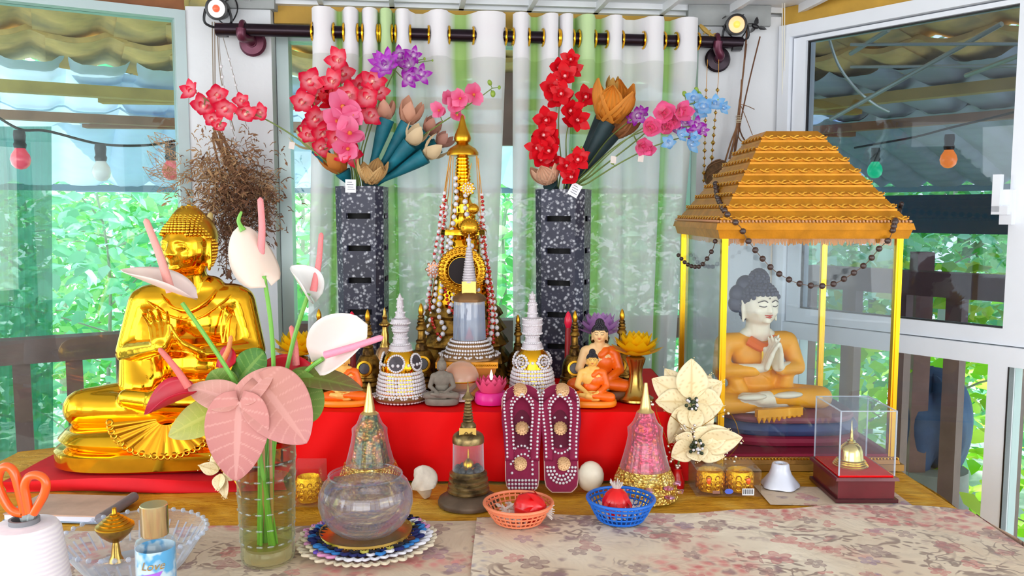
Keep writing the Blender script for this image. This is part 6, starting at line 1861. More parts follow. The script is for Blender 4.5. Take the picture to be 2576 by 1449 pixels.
ob('spathe_tip', G().tube(catmull([P(612, 580, AY) - b_, P(600, 556, AY) - b_, P(608, 532, AY) - b_], 4), [.005, .0042, .0035, .003, .0028, .0026, .0024, .002, .0014], 6), mat('green_stem'), t2)
anthurium('small half curled white anthurium with long pink spadix on a tall stem', [(690, 1080, .01), (715, 960, .02), (740, 850, .02), (776, 738, .02)],
          dict(B=(776, 738, AY + .02), T=(733, 668, AY + .02), w=.034, N=(.6, -.7, .2), c0=(244, 244, 240), c1=(252, 250, 248), cup=.9, heart=.35),
          ((788, 732, AY + .015), (808, 590, AY + .02), .0052, .0034, (238, 130, 132)), 'rosy')
anthurium('broad white anthurium facing right with a pink spadix above the brown leaf', [(690, 1080, .0), (720, 990, .0), (775, 930, -.01), (812, 902, -.02)],
          dict(B=(812, 900, AY - .015), T=(924, 816, AY - .03), w=.074, N=(-.25, -.9, .35), c0=(250, 226, 220), c1=(254, 246, 238), cup=.35, heart=.22, sharp=.5),
          ((818, 893, AY - .035), (958, 850, AY - .06), .0052, .0042, (244, 150, 176)), 'lilac')
anthurium('red anthurium low at the left with a long coral spadix', [(640, 1080, -.01), (570, 1020, -.03), (492, 986, -.04)],
          dict(B=(494, 984, AY - .04), T=(362, 1042, AY - .06), w=.040, N=(.1, -.45, 1), c0=(226, 16, 50), c1=(190, 30, 60), cup=.6, heart=.05),
          ((474, 974, AY - .045), (403, 880, AY - .05), .0054, .0034, (240, 118, 110)), 'coral')
anthurium('small red anthurium behind the green leaves with an orange spadix', [(650, 1080, .02), (610, 1000, .03), (566, 925, .04)],
          dict(B=(552, 925, AY + .04), T=(592, 912, AY + .02), w=.05, N=(.1, -.7, .7), c0=(206, 10, 40), c1=(216, 20, 50), cup=.3, heart=.3, sharp=.5),
          ((562, 906, AY + .03), (581, 848, AY + .03), .0046, .0028, (244, 150, 84)), 'orange')
anthurium('red anthurium behind the green leaf right of the vase with a salmon spadix', [(680, 1080, .02), (700, 1000, .03), (735, 945, .04)],
          dict(B=(672, 935, AY + .04), T=(796, 950, AY + .02), w=.05, N=(.0, -.6, .8), c0=(220, 10, 30), c1=(230, 26, 56), cup=.3, heart=.2, sharp=.5),
          ((745, 918, AY + .03), (733, 824, AY + .03), .0052, .0036, (240, 130, 128)), 'salmon')
def leaf_stem(label, stem_px, blades, sm=None, name='caladium_leaf'):
    base = Vector((AX + rng.uniform(-.014, .014), AY + rng.uniform(-.014, .014), .03))
    t = thing(name, label, 'leaf', base)
    W = [base] + [P(a, b, AY + c) for a, b, c in stem_px]
    ob('stem', G().tube([q_ - base for q_ in catmull(W, 6)], .0024, 7), sm or mat('pink_stem', (206, 150, 120), .5), t)
    for D in blades:
        g = G()
        blade(g, P(*D['B']) - base, P(*D['T']) - base, D['w'], D['N'], D['c0'], D['c1'], D.get('heart', .2), D.get('cup', 0), D.get('bend', .1), D.get('fold', .12), D.get('veins', 7), D.get('vc'), wav=D.get('wav', .02), sharp=D.get('sharp', .75), nu=46, nv=60)
        o = ob('leaf_blade', g, m_leafc, t); solid(o, .0006)
    return t
PKL, PKD, PKV = (230, 158, 148), (214, 138, 136), (244, 190, 182)
leaf_stem('three lobed pink leaf drooping over the front of the glass vase', [(660, 1090, -.02), (630, 1040, -.05), (604, 1012, -.06)],
          [dict(B=(602, 1010, AY - .065), T=(590, 1212, AY - .085), w=.084, N=(.05, -1, .35), c0=PKL, c1=PKD, vc=PKV, heart=.14, bend=.06),
           dict(B=(602, 1012, AY - .063), T=(468, 966, AY - .045), w=.046, N=(-.05, -.75, .7), c0=PKL, c1=(232, 186, 170), vc=PKV, heart=.02),
           dict(B=(602, 1010, AY - .062), T=(688, 918, AY - .04), w=.040, N=(-.3, -.9, .3), c0=PKL, c1=(234, 176, 164), vc=PKV, heart=.02)])
leaf_stem('dusky pink leaf hanging right of the three lobed one over the vase', [(680, 1090, -.01), (680, 1010, -.04), (665, 972, -.05)],
          [dict(B=(664, 972, AY - .05), T=(770, 1114, AY - .075), w=.088, N=(.15, -1, .3), c0=(222, 158, 140), c1=(222, 150, 150), vc=(240, 180, 172), heart=.2, bend=.05)])
leaf_stem('round green leaf right of the dusky pink leaf', [(695, 1090, .0), (715, 1030, -.01), (735, 965, -.02)], [dict(B=(736, 958, AY - .02), T=(786, 1062, AY - .03), w=.062, N=(.3, -1, .4), c0=(110, 150, 40), c1=(130, 168, 60), vc=(170, 190, 90), heart=.2, sharp=.5)], mat('green_stem'))
leaf_stem('bronze green leaf lying flat to the right under the broad white anthurium', [(695, 1090, .01), (720, 990, .0), (755, 955, -.01)], [dict(B=(742, 945, AY - .01), T=(912, 966, AY - .03), w=.05, N=(0, -.42, 1), c0=(122, 150, 44), c1=(150, 104, 84), vc=(150, 170, 80), heart=.1)], mat('green_stem'))
leaf_stem('crinkled green leaf standing behind the pink leaves left of the tall stem', [(655, 1090, .02), (630, 1010, .02), (612, 955, .02)], [dict(B=(600, 958, AY + .02), T=(658, 886, AY + .01), w=.048, N=(-.2, -1, .3), c0=(100, 160, 50), c1=(80, 140, 50), vc=(160, 200, 90), heart=.15, wav=.12, sharp=.45)], mat('green_stem'))
leaf_stem('yellow green leaf pointing left below the red anthurium', [(645, 1090, -.02), (590, 1050, -.05), (545, 1040, -.055)], [dict(B=(548, 1035, AY - .055), T=(418, 1092, AY - .07), w=.055, N=(-.1, -.8, .6), c0=(186, 200, 60), c1=(206, 204, 130), vc=(222, 220, 120), heart=.1)], mat('green_stem'))
leaf_stem('small green leaf over the small red anthurium left of the vase stems', [(650, 1090, .0), (600, 1000, .01), (565, 958, .01)], [dict(B=(575, 985, AY + .01), T=(532, 935, AY + .0), w=.045, N=(0, -1, .5), c0=(120, 170, 60), c1=(150, 190, 90), vc=(190, 214, 120), heart=.15, sharp=.5)], mat('green_stem'))
# ---------------------------------------------------------------- cream poinsettias
m_poin = mat('cream_gold_fabric', None, .5, .1, attr=True, bump=.4, bscale=120)
m_glit = mat('gold_glitter', (250, 232, 170), .3, .3)
m_gcore = mat('dark_green_core', (44, 58, 34), .5)
def poinsettia(label, c_px, Y, petals, tilt=(0, -1, .25), core=True, name='poinsettia'):
    c = P(c_px[0], c_px[1], Y)
    t = thing(name, label, 'flower', c)
    g = G(); r2 = random.Random(int(c_px[0]))
    if core:
        for i in range(16):
            d = Vector((r2.uniform(-.012, .012), -.012 + r2.uniform(-.006, .004), r2.uniform(-.012, .012))); g.ell(d, .0035, 6, 4)
        ob('core', g, m_gcore, t, kind='stuff')
        g = G()
        for i in range(9): g.ell((r2.uniform(-.010, .010), -.018 + r2.uniform(-.003, .003), r2.uniform(-.010, .010)), .0026, 7, 5)
        ob('pearl_stamen', g, m_pearl, t, kind='stuff')
    for (px, py, w_px, dY) in petals:
        T = P(px, py, Y + dY) - c
        g = G()
        blade(g, T.normalized() * .004, T, w_px * 1.12 * mpp(py, Y), Vector(tilt) + Vector((r2.uniform(-.3, .3), 0, r2.uniform(-.3, .3))), (238, 214, 158), (250, 234, 196), .0, 0, .10, .16, 9, (206, 168, 104), nu=14, nv=22, sharp=.95, pw=.75, wav=.03)
        o = ob('petal', g, m_poin, t); solid(o, .0006)
        e = G()
        for k in range(8):
            e.ell(T * (1 - .018 * k) + Vector((r2.uniform(-.01, .01), -.002, r2.uniform(-.01, .01))) * (.3 + .06 * k), .0009, 5, 4)
        ob('glitter', e, m_glit, o, kind='stuff')
    return t
PY_ = 1.50
poinsettia('upper large cream poinsettia leaning on the shrine case', (1738, 1012), PY_, [(1742, 902, 74, .01), (1640, 952, 66, .02), (1650, 1008, 60, .0), (1688, 1118, 66, -.02), (1735, 1092, 60, -.03), (1790, 1088, 62, -.02), (1822, 1020, 70, .0), (1820, 958, 60, .02), (1668, 1070, 62, .01), (1790, 940, 50, .03), (1672, 925, 50, .03)])
poinsettia('lower cream poinsettia with glittering tips beside the shrine case', (1748, 1118), PY_ - .03, [(1870, 1104, 60, -.01), (1824, 1150, 56, -.01), (1760, 1160, 50, -.02), (1690, 1150, 52, -.01), (1836, 1080, 56, .0), (1700, 1100, 44, -.0), (1790, 1075, 46, .0)])
t = thing('wired_berry_sprig', 'silver glitter bead sprigs at the lower left of the poinsettias', 'ornament', P(1690, 1170, 1.46))
g = G(); r2 = random.Random(9)
for i in range(46):
    px, py = r2.choice(((1682, 1140), (1700, 1180), (1694, 1160), (1860, 1106), (1826, 1158), (1650, 1015), (1735, 1080), (1828, 1035)))
    g.ell(P(px + r2.gauss(0, 9), py + r2.gauss(0, 9), 1.47) - t.location, r2.uniform(.0014, .0032), 7, 5)
ob('glass_bead', g, mat('silver_bead', (236, 232, 214), .12, .7), t, kind='stuff')
ob('wire', G().tube(catmull([P(a, b, 1.475) - t.location for a, b in ((1700, 1190), (1690, 1140), (1650, 1020), (1740, 1080), (1828, 1035), (1860, 1106), (1826, 1158))], 4), .0006, 4), m_goldsat, t)
# stems bundled in a small red vase behind
ob_ = thing('flower_holder', 'small red stem holder under the cream poinsettias', 'vase', atpx(1702, 1190, 1.47, .0045))
ob('body', G().lathe([(.014, 0), (.015, .012), (.012, .022), (.009, .03), (.010, .036)], 20), mat('deep_red_glaze', (196, 10, 20), .25), ob_)
ob('stem', G().tube(catmull([(0, 0, .02), (.01, .01, .06), P(1748, 1118, PY_ - .03) - ob_.location, P(1738, 1012, PY_) - ob_.location], 5), .002, 6), m_stem, ob_)
poinsettia('gold glitter poinsettia petals hanging left of the glass vase', (556, 1186), 1.40, [(500, 1172, 30, -.01), (546, 1235, 32, -.02), (566, 1255, 26, -.02), (530, 1148, 28, .0), (600, 1200, 30, .0)], core=False, name='glitter_flower')
gfl = [o for o in bpy.data.objects if o.name.startswith('glitter_flower')][0]
ob('stem', G().tube(catmull([(0, 0.004, 0), (.02, .01, -.02), (.035, .0, -(gfl.location.z - .008))], 5), .0015, 6), m_goldsat, gfl)
# ---------------------------------------------------------------- curtain rod and curtains
RA, RB = P(543, 73, 1.93), P(1866, 106, 2.084)
RB.z = RA.z
rd = (RB - RA).normalized(); rn = Vector((-rd.y, rd.x, 0))           # rn points to the window
def rodpt(px):
    a = (px - 1288.0) / F_PX
    # x / y = a / cp-ish at rod height
    lo, hi = 0.0, 1.0
    for _ in range(30):
        m = (lo + hi) / 2; q_ = RA.lerp(RB, m)
        if PX(q_.x, q_.z, q_.y)[0] < px: lo = m
        else: hi = m
    return RA.lerp(RB, lo)
t = thing('curtain_rod', 'dark metal curtain rod on two round brackets across the back window', 'rod', RA)
m_rod = mat('dark_brown_metal', (40, 26, 36), .28, .6)
L_ = (RB - RA)
ob('rod', G().tube([(0, 0, 0), L_ * .5, L_], .0142, 16), m_rod, t)
m_brk = mat('maroon_bracket', (92, 36, 58), .3, .4)
for px, py in ((612, 108), (1803, 150)):
    c = rodpt(px) - RA
    fl = Vector((c.x + .008, 1.983 - RA.y if px < 1000 else 2.100 - RA.y, P(px, py, 1.98 if px < 1000 else 2.1).z - RA.z))
    m_ = Matrix.Translation(fl) @ Matrix.Rotation(R(90), 4, 'X')
    b = ob('bracket', G().tube(catmull([fl + Vector((0, -.008, 0)), fl + Vector((0, -.03, .004)), c + Vector((0, -.012, -.018)), c + Vector((0, -.016, .0))], 5), .011, 12).torus(.0165, .006, 20, 8, m=Matrix.Translation(c) @ Matrix.Rotation(R(90), 4, 'Y')), m_brk, t)
    ob('flange', G().lathe([(.031, 0), (.0315, .004), (.027, .010), (.012, .012), (.012, .016)], 28, m=m_), m_rod if px > 1000 else m_brk, b)
q = N('sheer_curtain')
ca = q.attr()
df = q.n('ShaderNodeBsdfDiffuse'); q.t.links.new(ca, df.inputs[0]); tl = q.n('ShaderNodeBsdfTranslucent'); q.t.links.new(ca, tl.inputs[0]); tp_ = q.n('ShaderNodeBsdfTransparent', ins={0: (.97, 1, .97, 1)})
a1 = q.n('ShaderNodeMixShader', ins={0: .32}); q.t.links.new(df.outputs[0], a1.inputs[1]); q.t.links.new(tl.outputs[0], a1.inputs[2])
a2 = q.n('ShaderNodeMixShader', ins={0: .11}); q.t.links.new(a1.outputs[0], a2.inputs[1]); q.t.links.new(tp_.outputs[0], a2.inputs[2])
m_sheer = q.surf(a2.outputs[0])
m_head = mat('curtain_heading', None, .7, attr=True, translucent=.15)
WH, GR = lin((250, 246, 250)), lin((204, 232, 172))
def curtain(folds, label, lower):
    """folds: (px left, px right, 'w'/'g') of each fold standing in front of the rod; lower: how the px spread at the hem"""
    t = thing('eyelet_curtain', label, 'curtain', rodpt(folds[0][0]))
    base = t.location.copy()
    top = []; cols = []
    for k, (a, b, c) in enumerate(folds):
        w = b - a
        for f, o_ in ((0, 0), (.14, -.020), (.38, -.027), (.62, -.027), (.86, -.020), (1.0, 0)):
            top.append((a + w * f, o_)); cols.append(WH if c == 'w' else GR)
        if k < len(folds) - 1:
            n_ = folds[k + 1][0]
            gk_ = 1.0 if n_ - b < 40 or b in (1130,) else .12
            for f in (.3, .7): top.append((b + (n_ - b) * f, .024)); cols.append(tuple((1 - gk_) * x + gk_ * y for x, y in zip(WH, lin((176, 214, 128)))))
    W0 = []
    for px, o_ in top: W0.append((px, o_))
    K = len(W0)
    ztop = RA.z + .052; zmid = RA.z - .052; zbot = .012
    def pt(i, v_, z):
        px, o_ = W0[i]
        pxl_ = np.interp(px, [q_[0] for q_ in lower], [q_[1] for q_ in lower])
        k = max(0.0, v_)
        p = rodpt(px + (pxl_ - px) * k)
        o2 = o_ * (1 - .25 * k) + .010 * sin(i * 1.3 + 5 * k) * k + .012 * k
        p2 = p + rn * o2
        return Vector((p2.x, p2.y, z)) - base
    for name, zs, mm in (('heading', [ztop, ztop - .02, RA.z, zmid], m_head), ('sheer_panel', [zmid - (zmid - zbot) * j / 16 for j in range(17)], m_sheer)):
        vs_ = []; cc = []; fs = []
        for j, z in enumerate(zs):
            v_ = 0 if name == 'heading' else (zmid - z) / (zmid - zbot)
            zz = z - (.004 * 0)
            ring = [pt(i, v_, z) for i in range(K)]
            vs_ += ring; cc += cols
        for j in range(len(zs) - 1):
            for i in range(K - 1): fs.append((j * K + i, j * K + i + 1, (j + 1) * K + i + 1, (j + 1) * K + i))
        ob(name, G().add(vs_, fs, None, cc), mm, t, angle=80)
    ring = G().torus(  .0195, .0026, 20, 6, m=Matrix.Rotation(math.atan2(rd.y, rd.x), 4, 'Z') @ Matrix.Rotation(R(90), 4, 'Y')).mesh('eyelet'); ring.materials.append(m_goldpol)
    copies('eyelet', ring, None, t, [(rodpt(x) - base, None, 1.0) for a, b, c in folds for x in (a, b)])
    return t
curtain([(785, 840, 'w'), (865, 900, 'w'), (912, 950, 'w'), (956, 986, 'g'), (995, 1032, 'w'), (1078, 1130, 'w'), (1190, 1272, 'w')], 'white sheer eyelet curtain hanging behind the left black vase', [(785, 748), (900, 850), (985, 985), (1032, 1055), (1078, 1130), (1130, 1165), (1190, 1205), (1272, 1238)])
curtain([(1290, 1330, 'w'), (1365, 1405, 'w'), (1408, 1442, 'w'), (1456, 1496, 'g'), (1525, 1565, 'w'), (1618, 1670, 'w'), (1700, 1755, 'w')], 'white sheer eyelet curtain hanging behind the right black vase', [(1290, 1292), (1405, 1360), (1496, 1480), (1565, 1580), (1670, 1650), (1755, 1706)])
# ---------------------------------------------------------------- spot lamps
def spot(px, py, Y, lens, em, label, aim):
    c = P(px, py, Y); t = thing('spot_lamp', label, 'lamp', c)
    mt = frame(Vector(aim), Vector((0, 0, 1)))                       # local y along the aim
    m_ = mt @ Matrix.Rotation(R(-90), 4, 'X')
    ob('housing', G().lathe([(.012, -.030), (.022, -.026), (.0245, -.006), (.0255, .0), (.0255, .006), (.0205, .007), (.0195, .003)], 28, m=m_, caps=False), m_black, t)
    ob('lens', G().lathe([(.0205, .003), (.0195, .0045), (.0005, .006)], 24, m=m_), mat('lamp_glass_' + em[0], em[1], .2, emit=em[2]), t)
    ob('bulb', G().ell(m_ @ Vector((0, 0, .006)), .0085, 12, 8), mat('bulb_core_' + em[0], em[3], .3, emit=em[4]), t)
    g = G().tube(catmull([(-.0265, 0, 0), (-.03, .004, -.03), (0, .012, -.040), (.03, .004, -.03), (.0265, 0, 0)], 5), .003, 6)
    g.tube(catmull([(.01, .02, .02), (.03, .03, .03), (.036, .03, .0), (.01, .03, -.03), (-.03, .03, .01), (-.02, .02, .025)], 5), .0016, 5)
    ob('yoke', g, m_black, t)
    ob('clamp', G().box((0.006, .014, -.048), (.022, .02, .022)), m_black, t)
    return t
spot(546, 22, 1.945, None, ('white', (240, 238, 236), .2, (240, 90, 60), .6), 'round black spot lamp with red core clamped above the left end of the rod', (0, -1, -.15))
spot(1852, 62, 2.07, None, ('warm', (255, 208, 150), .25, (255, 176, 80), .9), 'round black spot lamp with warm glow above the right end of the rod', (0, -1, -.12))
# ---------------------------------------------------------------- hung ornaments on the left pillar
HY = 1.955
t = thing('hanging_string', 'thin strings running from the left spot lamp down to the dried flower bunch', 'string', P(540, 60, HY))
g = G()
for a, b, c_ in (((534, 55), (536, 180), (538, 345)), ((540, 55), (541, 180), (541, 345)), ((546, 60), (556, 200), (590, 330))):
    g.tube(catmull([P(*q_, HY) - t.location for q_ in (a, b, c_)], 5), .0014, 5)
ob('strand', g, mat('grey_cord', (150, 136, 120), .7), t)
me_b = G().ell((0, 0, 0), (1, 1, 1.15), 8, 6).mesh('bead'); me_b.materials.append(m_pearl)
def chain_(pts, label, step, br, me, th, name='bead_chain', dY=HY):
    c = catmull([P(a, b, dY) for a, b in pts], 8); t = thing(name, label, 'bead chain', c[0]); l0 = c[0].copy()
    ob('thread', G().tube([q_ - l0 for q_ in c], .0007, 4), th, t)
    copies('bead', me, None, t, [(q_ - l0, None, br * rng.uniform(.85, 1.15)) for q_ in evenly(c, step)[4:]])
chain_([(550, 62), (553, 130), (560, 200), (566, 250), (580, 310), (592, 350), (604, 392)], 'pearl bead chain hanging down the middle of the left pillar', .0235, .0042, me_b, mat('grey_cord'))
chain_([(552, 62), (585, 180), (612, 290), (632, 350), (650, 410), (668, 452)], 'pearl bead chain slanting right down the left pillar to the dried bunch', .020, .0034, me_b, mat('grey_cord'))
t = thing('dried_bunch', 'hanging bunch of dried brown ferns and skeleton leaves on the left pillar', 'dried flowers', P(545, 340, HY - .005))
o0 = t.location.copy()
m_dry = mat('dried_brown_stem', (140, 98, 66), .8, var=.35, vscale=60); m_dryd = mat('dark_dried_leaf', (106, 68, 44), .8, var=.4, vscale=60); m_skel = mat('skeleton_leaf', (170, 132, 92), .8)
r2 = random.Random(21)
g = G()
for i in range(9):
    a = P(545 + r2.uniform(-14, 18), 330 + r2.uniform(-10, 20), HY - .01) - o0; b = P(560 + r2.uniform(-40, 70), 480 + r2.uniform(-20, 40), HY - .03 + r2.uniform(-.02, .01)) - o0
    g.tube(catmull([a, a.lerp(b, .5) + Vector((r2.uniform(-.012, .012), 0, 0)), b], 4), [.003, .0028, .0026, .0024, .0022, .002, .0018, .0016, .0014], 5)
ob('stem', g, m_dry, t)
def frond(a, b, n, w, dY, mm):
    A, B_ = P(*a, HY + dY) - o0, P(*b, HY + dY) - o0; c = catmull([A, A.lerp(B_, .5) + Vector((.006, -.006, 0)), B_], 8); g = G().tube(c, .0013, 4)
    d0 = (B_ - A).normalized(); sd_ = d0.cross(Vector((0, 1, 0))).normalized()
    for i in range(n):
        f = i / n; p = c[min(len(c) - 1, int(f * len(c)))]; L = w * sin(PI * (.15 + .85 * f) ** .8)
        for s in (-1, 1):
            g.tube([p, p + (sd_ * s * .8 + d0 * .6) * L * .6, p + (sd_ * s * .8 + d0 * .9) * L + Vector((0, -.004, 0))], [.0011, .0009, .0004], 4)
    ob('fern_frond', g, mm, t)
frond((545, 420), (520, 640), 26, .022, -.05, m_skel); frond((560, 370), (600, 470), 18, .016, -.03, m_skel); frond((560, 440), (570, 700), 30, .02, -.03, m_dry); frond((600, 430), (680, 560), 22, .02, -.03, m_dry); frond((530, 400), (430, 470), 20, .018, -.02, m_skel); frond((560, 560), (610, 660), 20, .015, -.04, m_dry)
for kk, (cx, cy, sx_, sy_, n, mm) in enumerate(((590, 450, 45, 55, 620, m_dry), (600, 520, 50, 50, 720, m_dryd), (530, 470, 38, 60, 420, m_skel), (635, 500, 30, 40, 320, m_dryd), (585, 600, 28, 40, 260, m_dryd))):
    g = G()
    for i in range(n):
        p = P(cx + r2.gauss(0, sx_), cy + r2.gauss(0, sy_), HY - .035 + r2.gauss(0, .016)) - o0
        d = Vector((r2.uniform(-1, 1), r2.uniform(-.6, .2), r2.uniform(-1, .4))).normalized(); L = r2.uniform(.008, .022)
        g.tube([p, p + d * L * .5 + Vector((0, 0, .003)), p + d * L], [.0013, .0011, .0005], 3, caps=False)
        if i % 3 == 0: leaf_geo(g, L * .7, L * .3, place(p + d * L * .5, d, Vector((0, -1, .3))))
    ob('dried_sprig', g, mm, t, kind='stuff')
def skel(px, py, ang, L, W, dY):
    g = G(); p = P(px, py, HY + dY) - o0; d = Vector((cos(ang), -.1, sin(ang))); s = d.cross(Vector((0, 1, 0))).normalized()
    for e in (-1, 1): g.tube(catmull([p, p + d * L * .4 + s * e * W * .5, p + d * L], 5), .0006, 3)
    g.tube([p, p + d * L], .0007, 3)
    for i in range(1, 6):
        for e in (-1, 1):
            f = i / 6; g.tube([p + d * L * f * .85, p + d * L * min(1, f * .85 + .16) + s * e * W * .5 * sin(PI * min(1, f + .12))], .0004, 3)
    ob('skeleton_leaf', g, m_skel, t)
for i in range(30):
    a = r2.choice((r2.uniform(1.8, 3.6), r2.uniform(-1.0, .8)))
    px, py = (430, 410) if cos(a) < 0 else (650, 480)
    skel(px + r2.uniform(-25, 25), py + r2.uniform(-50, 60), a, .05 * r2.uniform(.7, 1.2), .026, -.03 + r2.uniform(-.02, .02))
ob('seed_pod', G().ell(P(528, 548, HY - .09) - o0, (.007, .006, .013), 12, 8, (0, .2, 0)), mat('straw_pod', (206, 178, 110), .6), t)
g = G()
for i in range(10):
    p = P(600 + r2.uniform(-30, 30), 640 + r2.uniform(0, 50), HY - .04) - o0; leaf_geo(g, .022, .009, place(p, (r2.uniform(-1, 1), -.1, -1), (0, -1, .2)))
ob('dark_leaf', g, m_dryd, t, kind='stuff')
# ---------------------------------------------------------------- hung ornaments on the right pillar
RY = 2.075
t = thing('dried_stick_bundle', 'bundle of thin dark sticks tied with string on the right pillar', 'sticks', P(1858, 300, RY)); o0 = t.location.copy()
def stk(pts, r, n='stick', mm=None): ob(n, G().tube(catmull([P(a, b, RY + c) - o0 for a, b, c in pts], 4), r, 6), mm or m_dryd, t)
stk([(1880, 62, 0), (1870, 180, 0), (1856, 300, 0), (1846, 400, .0)], .0022); stk([(1912, 92, 0), (1888, 190, 0), (1866, 290, .0), (1850, 380, 0)], .0018)
stk([(1878, 110, .005), (1862, 260, .0), (1862, 330, 0), (1888, 372, 0)], .0018); stk([(1866, 200, 0), (1858, 300, 0), (1838, 360, 0), (1820, 420, 0)], .0022, mm=m_dry); stk([(1872, 150, -.004), (1860, 300, 0), (1858, 345, 0), (1880, 366, 0)], .0015, mm=m_dry)
stk([(1862, 250, 0), (1852, 330, 0), (1835, 400, .004)], .003, mm=m_dry)
g = G()
for k in range(5): g.torus(.0062, .0009, 14, 5, (P(1858, 292 + 4 * k, RY) - o0)[:])
ob('string', g, mat('pale_string', (214, 200, 170), .7), t)
for a, b, c_, d_ in ((1860, 262, 1898, 275), (1862, 262, 1893, 340)): stk([(a, b, 0), ((a + c_) / 2, (b + d_) / 2 - 2, 0), (c_, d_, 0)], .0009, 'twig', m_dry)
t = thing('woven_nest', 'small brown woven nest behind the left slope of the shrine roof', 'nest', P(1806, 438, 2.05))
g = G(); r2 = random.Random(4)
def nest(u, v_):
    a = 2 * PI * u; p = -PI / 2 + PI * v_; return (.030 * cos(p) * cos(a), .026 * cos(p) * sin(a), .036 * sin(p))
ob('shell', G().grid(nest, 20, 12, Matrix.Rotation(.5, 4, 'Y'), closed_u=True), mat('brown_weave', (112, 80, 48), .8, var=.5, vscale=140, bump=.6, bscale=200), t)
for i in range(26):
    a = r2.uniform(0, 6.28); pts = [Matrix.Rotation(.5, 4, 'Y') @ Vector(nest((a + k * .25) / 6.28, .15 + .1 * k)) * 1.04 for k in range(8)]; g.tube(pts, .0009, 4)
ob('fibre', g, m_dry, t, kind='stuff')
me_g = G().lathe([(.0003, -1.2), (.9, -.1), (.9, .1), (.0003, 1.2)], 6).mesh('bead'); me_g.materials.append(m_brass)
chain_([(1808, 150), (1807, 200), (1802, 260), (1797, 320), (1792, 380), (1790, 410)], 'gold bead chain hanging straight from the right rod bracket', .018, .0055, me_g, m_thread, 'gold_bead_chain', 2.05)
chain_([(1780, 150), (1776, 240), (1774, 330), (1772, 400), (1770, 460)], 'gold bead chain left of the other one below the blue flowers', .018, .0050, me_g, m_thread, 'gold_bead_chain', 2.045)
t = thing('bird_ornament', 'small black bird and leaf ornament beside the right spot lamp', 'ornament', P(1900, 66, 2.08)); o0 = t.location.copy()
g = G().ell((0, 0, 0), (.010, .005, .006), 10, 6, (0, .4, 0)); leaf_geo(g, .024, .012, place((.0, 0, .0), (.2, 0, 1), (0, -1, 0))); leaf_geo(g, .026, .010, place((.004, 0, -.002), (1, 0, -.2), (0, -1, 0))); leaf_geo(g, .02, .010, place((0, 0, 0), (-.6, 0, -.8), (0, -1, 0)))
ob('bird', g, m_black, t); ob('wire', G().tube(catmull([P(1882, 60, 2.08) - o0, (-.004, 0, .006), (0, 0, 0)], 4), .001, 4), m_black, t)
t = thing('gecko_ornament', 'small ochre gecko shaped ornament above the right curtain edge', 'ornament', P(1772, 76, 2.07)); o0 = t.location.copy()
def gk(pts, r): g.tube(catmull([P(a, b, 2.07) - o0 for a, b in pts], 4), r, 7)
g = G(); gk([(1760, 62), (1772, 74), (1784, 84), (1806, 97)], [.003, .004, .005, .0055, .006, .006, .0055, .005, .004, .003, .002, .0016, .001])
for pp in ([(1775, 78), (1770, 86)], [(1779, 80), (1788, 76)], [(1787, 87), (1781, 94)], [(1791, 88), (1800, 84)]): gk(pp, .0016)
ob('body', g, mat('ochre_resin', (186, 150, 70), .5, bump=.4, bscale=300), t)
tag(ob('hanging_string', G().tube([P(1968, -30, 2.08), P(1968, 345, 2.10)], .0012, 5).tube([P(1974, -30, 2.08), P(1973, 345, 2.10)], .0012, 5), mat('white_cord', (232, 228, 214), .6)), 'pair of thin white strings hanging straight down at the right window corner', 'string')
# ---------------------------------------------------------------- prayer beads round the shrine case
bpy.context.view_layer.update(); dg = bpy.context.evaluated_depsgraph_get()
def hit(px, py, off=.006):
    a = (px - 1288.0) / F_PX; b = (724.5 - py) / F_PX
    d = Vector((a, CP + SP * b, -SP + CP * b)).normalized()
    ok, loc, n, _, o, _ = SC.ray_cast(dg, Vector((0, 0, CAM_Z)), d)
    return loc - d * off
front = [hit(1800, 462), hit(1804, 490), hit(1812, 512), hit(1826, 534), hit(1842, 552)] + [P(a, b, 1.561) for a, b in ((1862, 570), (1874, 592), (1884, 608), (1914, 646), (1950, 682), (2000, 710), (2048, 719), (2092, 716), (2136, 694), (2180, 662), (2212, 625), (2236, 602), (2246, 578))] + [hit(2252, 556), hit(2262, 530), hit(2268, 512)]
t = thing('prayer_beads', 'long string of dark brown prayer beads draped over the shrine case', 'prayer beads', front[0]); l0 = front[0].copy()
mb = G().ell((0, 0, 0), (1, 1, 1), 10, 8).mesh('bead'); mb.materials.append(mat('dark_wooden_bead', (74, 54, 50), .35, var=.5, vscale=200, coat=.3))
c = catmull(front, 6)
ob('thread', G().tube([q_ - l0 for q_ in c], .0008, 4), mat('brown_thread', (110, 80, 60), .7), t)
copies('bead', mb, None, t, [(q_ - l0, (rng.random(), rng.random(), 0), .0060) for q_ in evenly(c, .0215)])
side = catmull([Vector((.387, 1.94, .400)), Vector((.387, 1.86, .387)), Vector((.387, 1.78, .384)), Vector((.387, 1.70, .392)), Vector((.388, 1.62, .425)), Vector((.388, 1.595, .445))], 6)
ob('thread', G().tube([q_ - l0 for q_ in side], .0008, 4), mat('brown_thread'), t)
copies('bead', mb, None, t, [(q_ - l0, None, .0048) for q_ in evenly(side, .036)])
# ---------------------------------------------------------------- small things on the table
TZ = 0.0075                                                          # top of the cloths
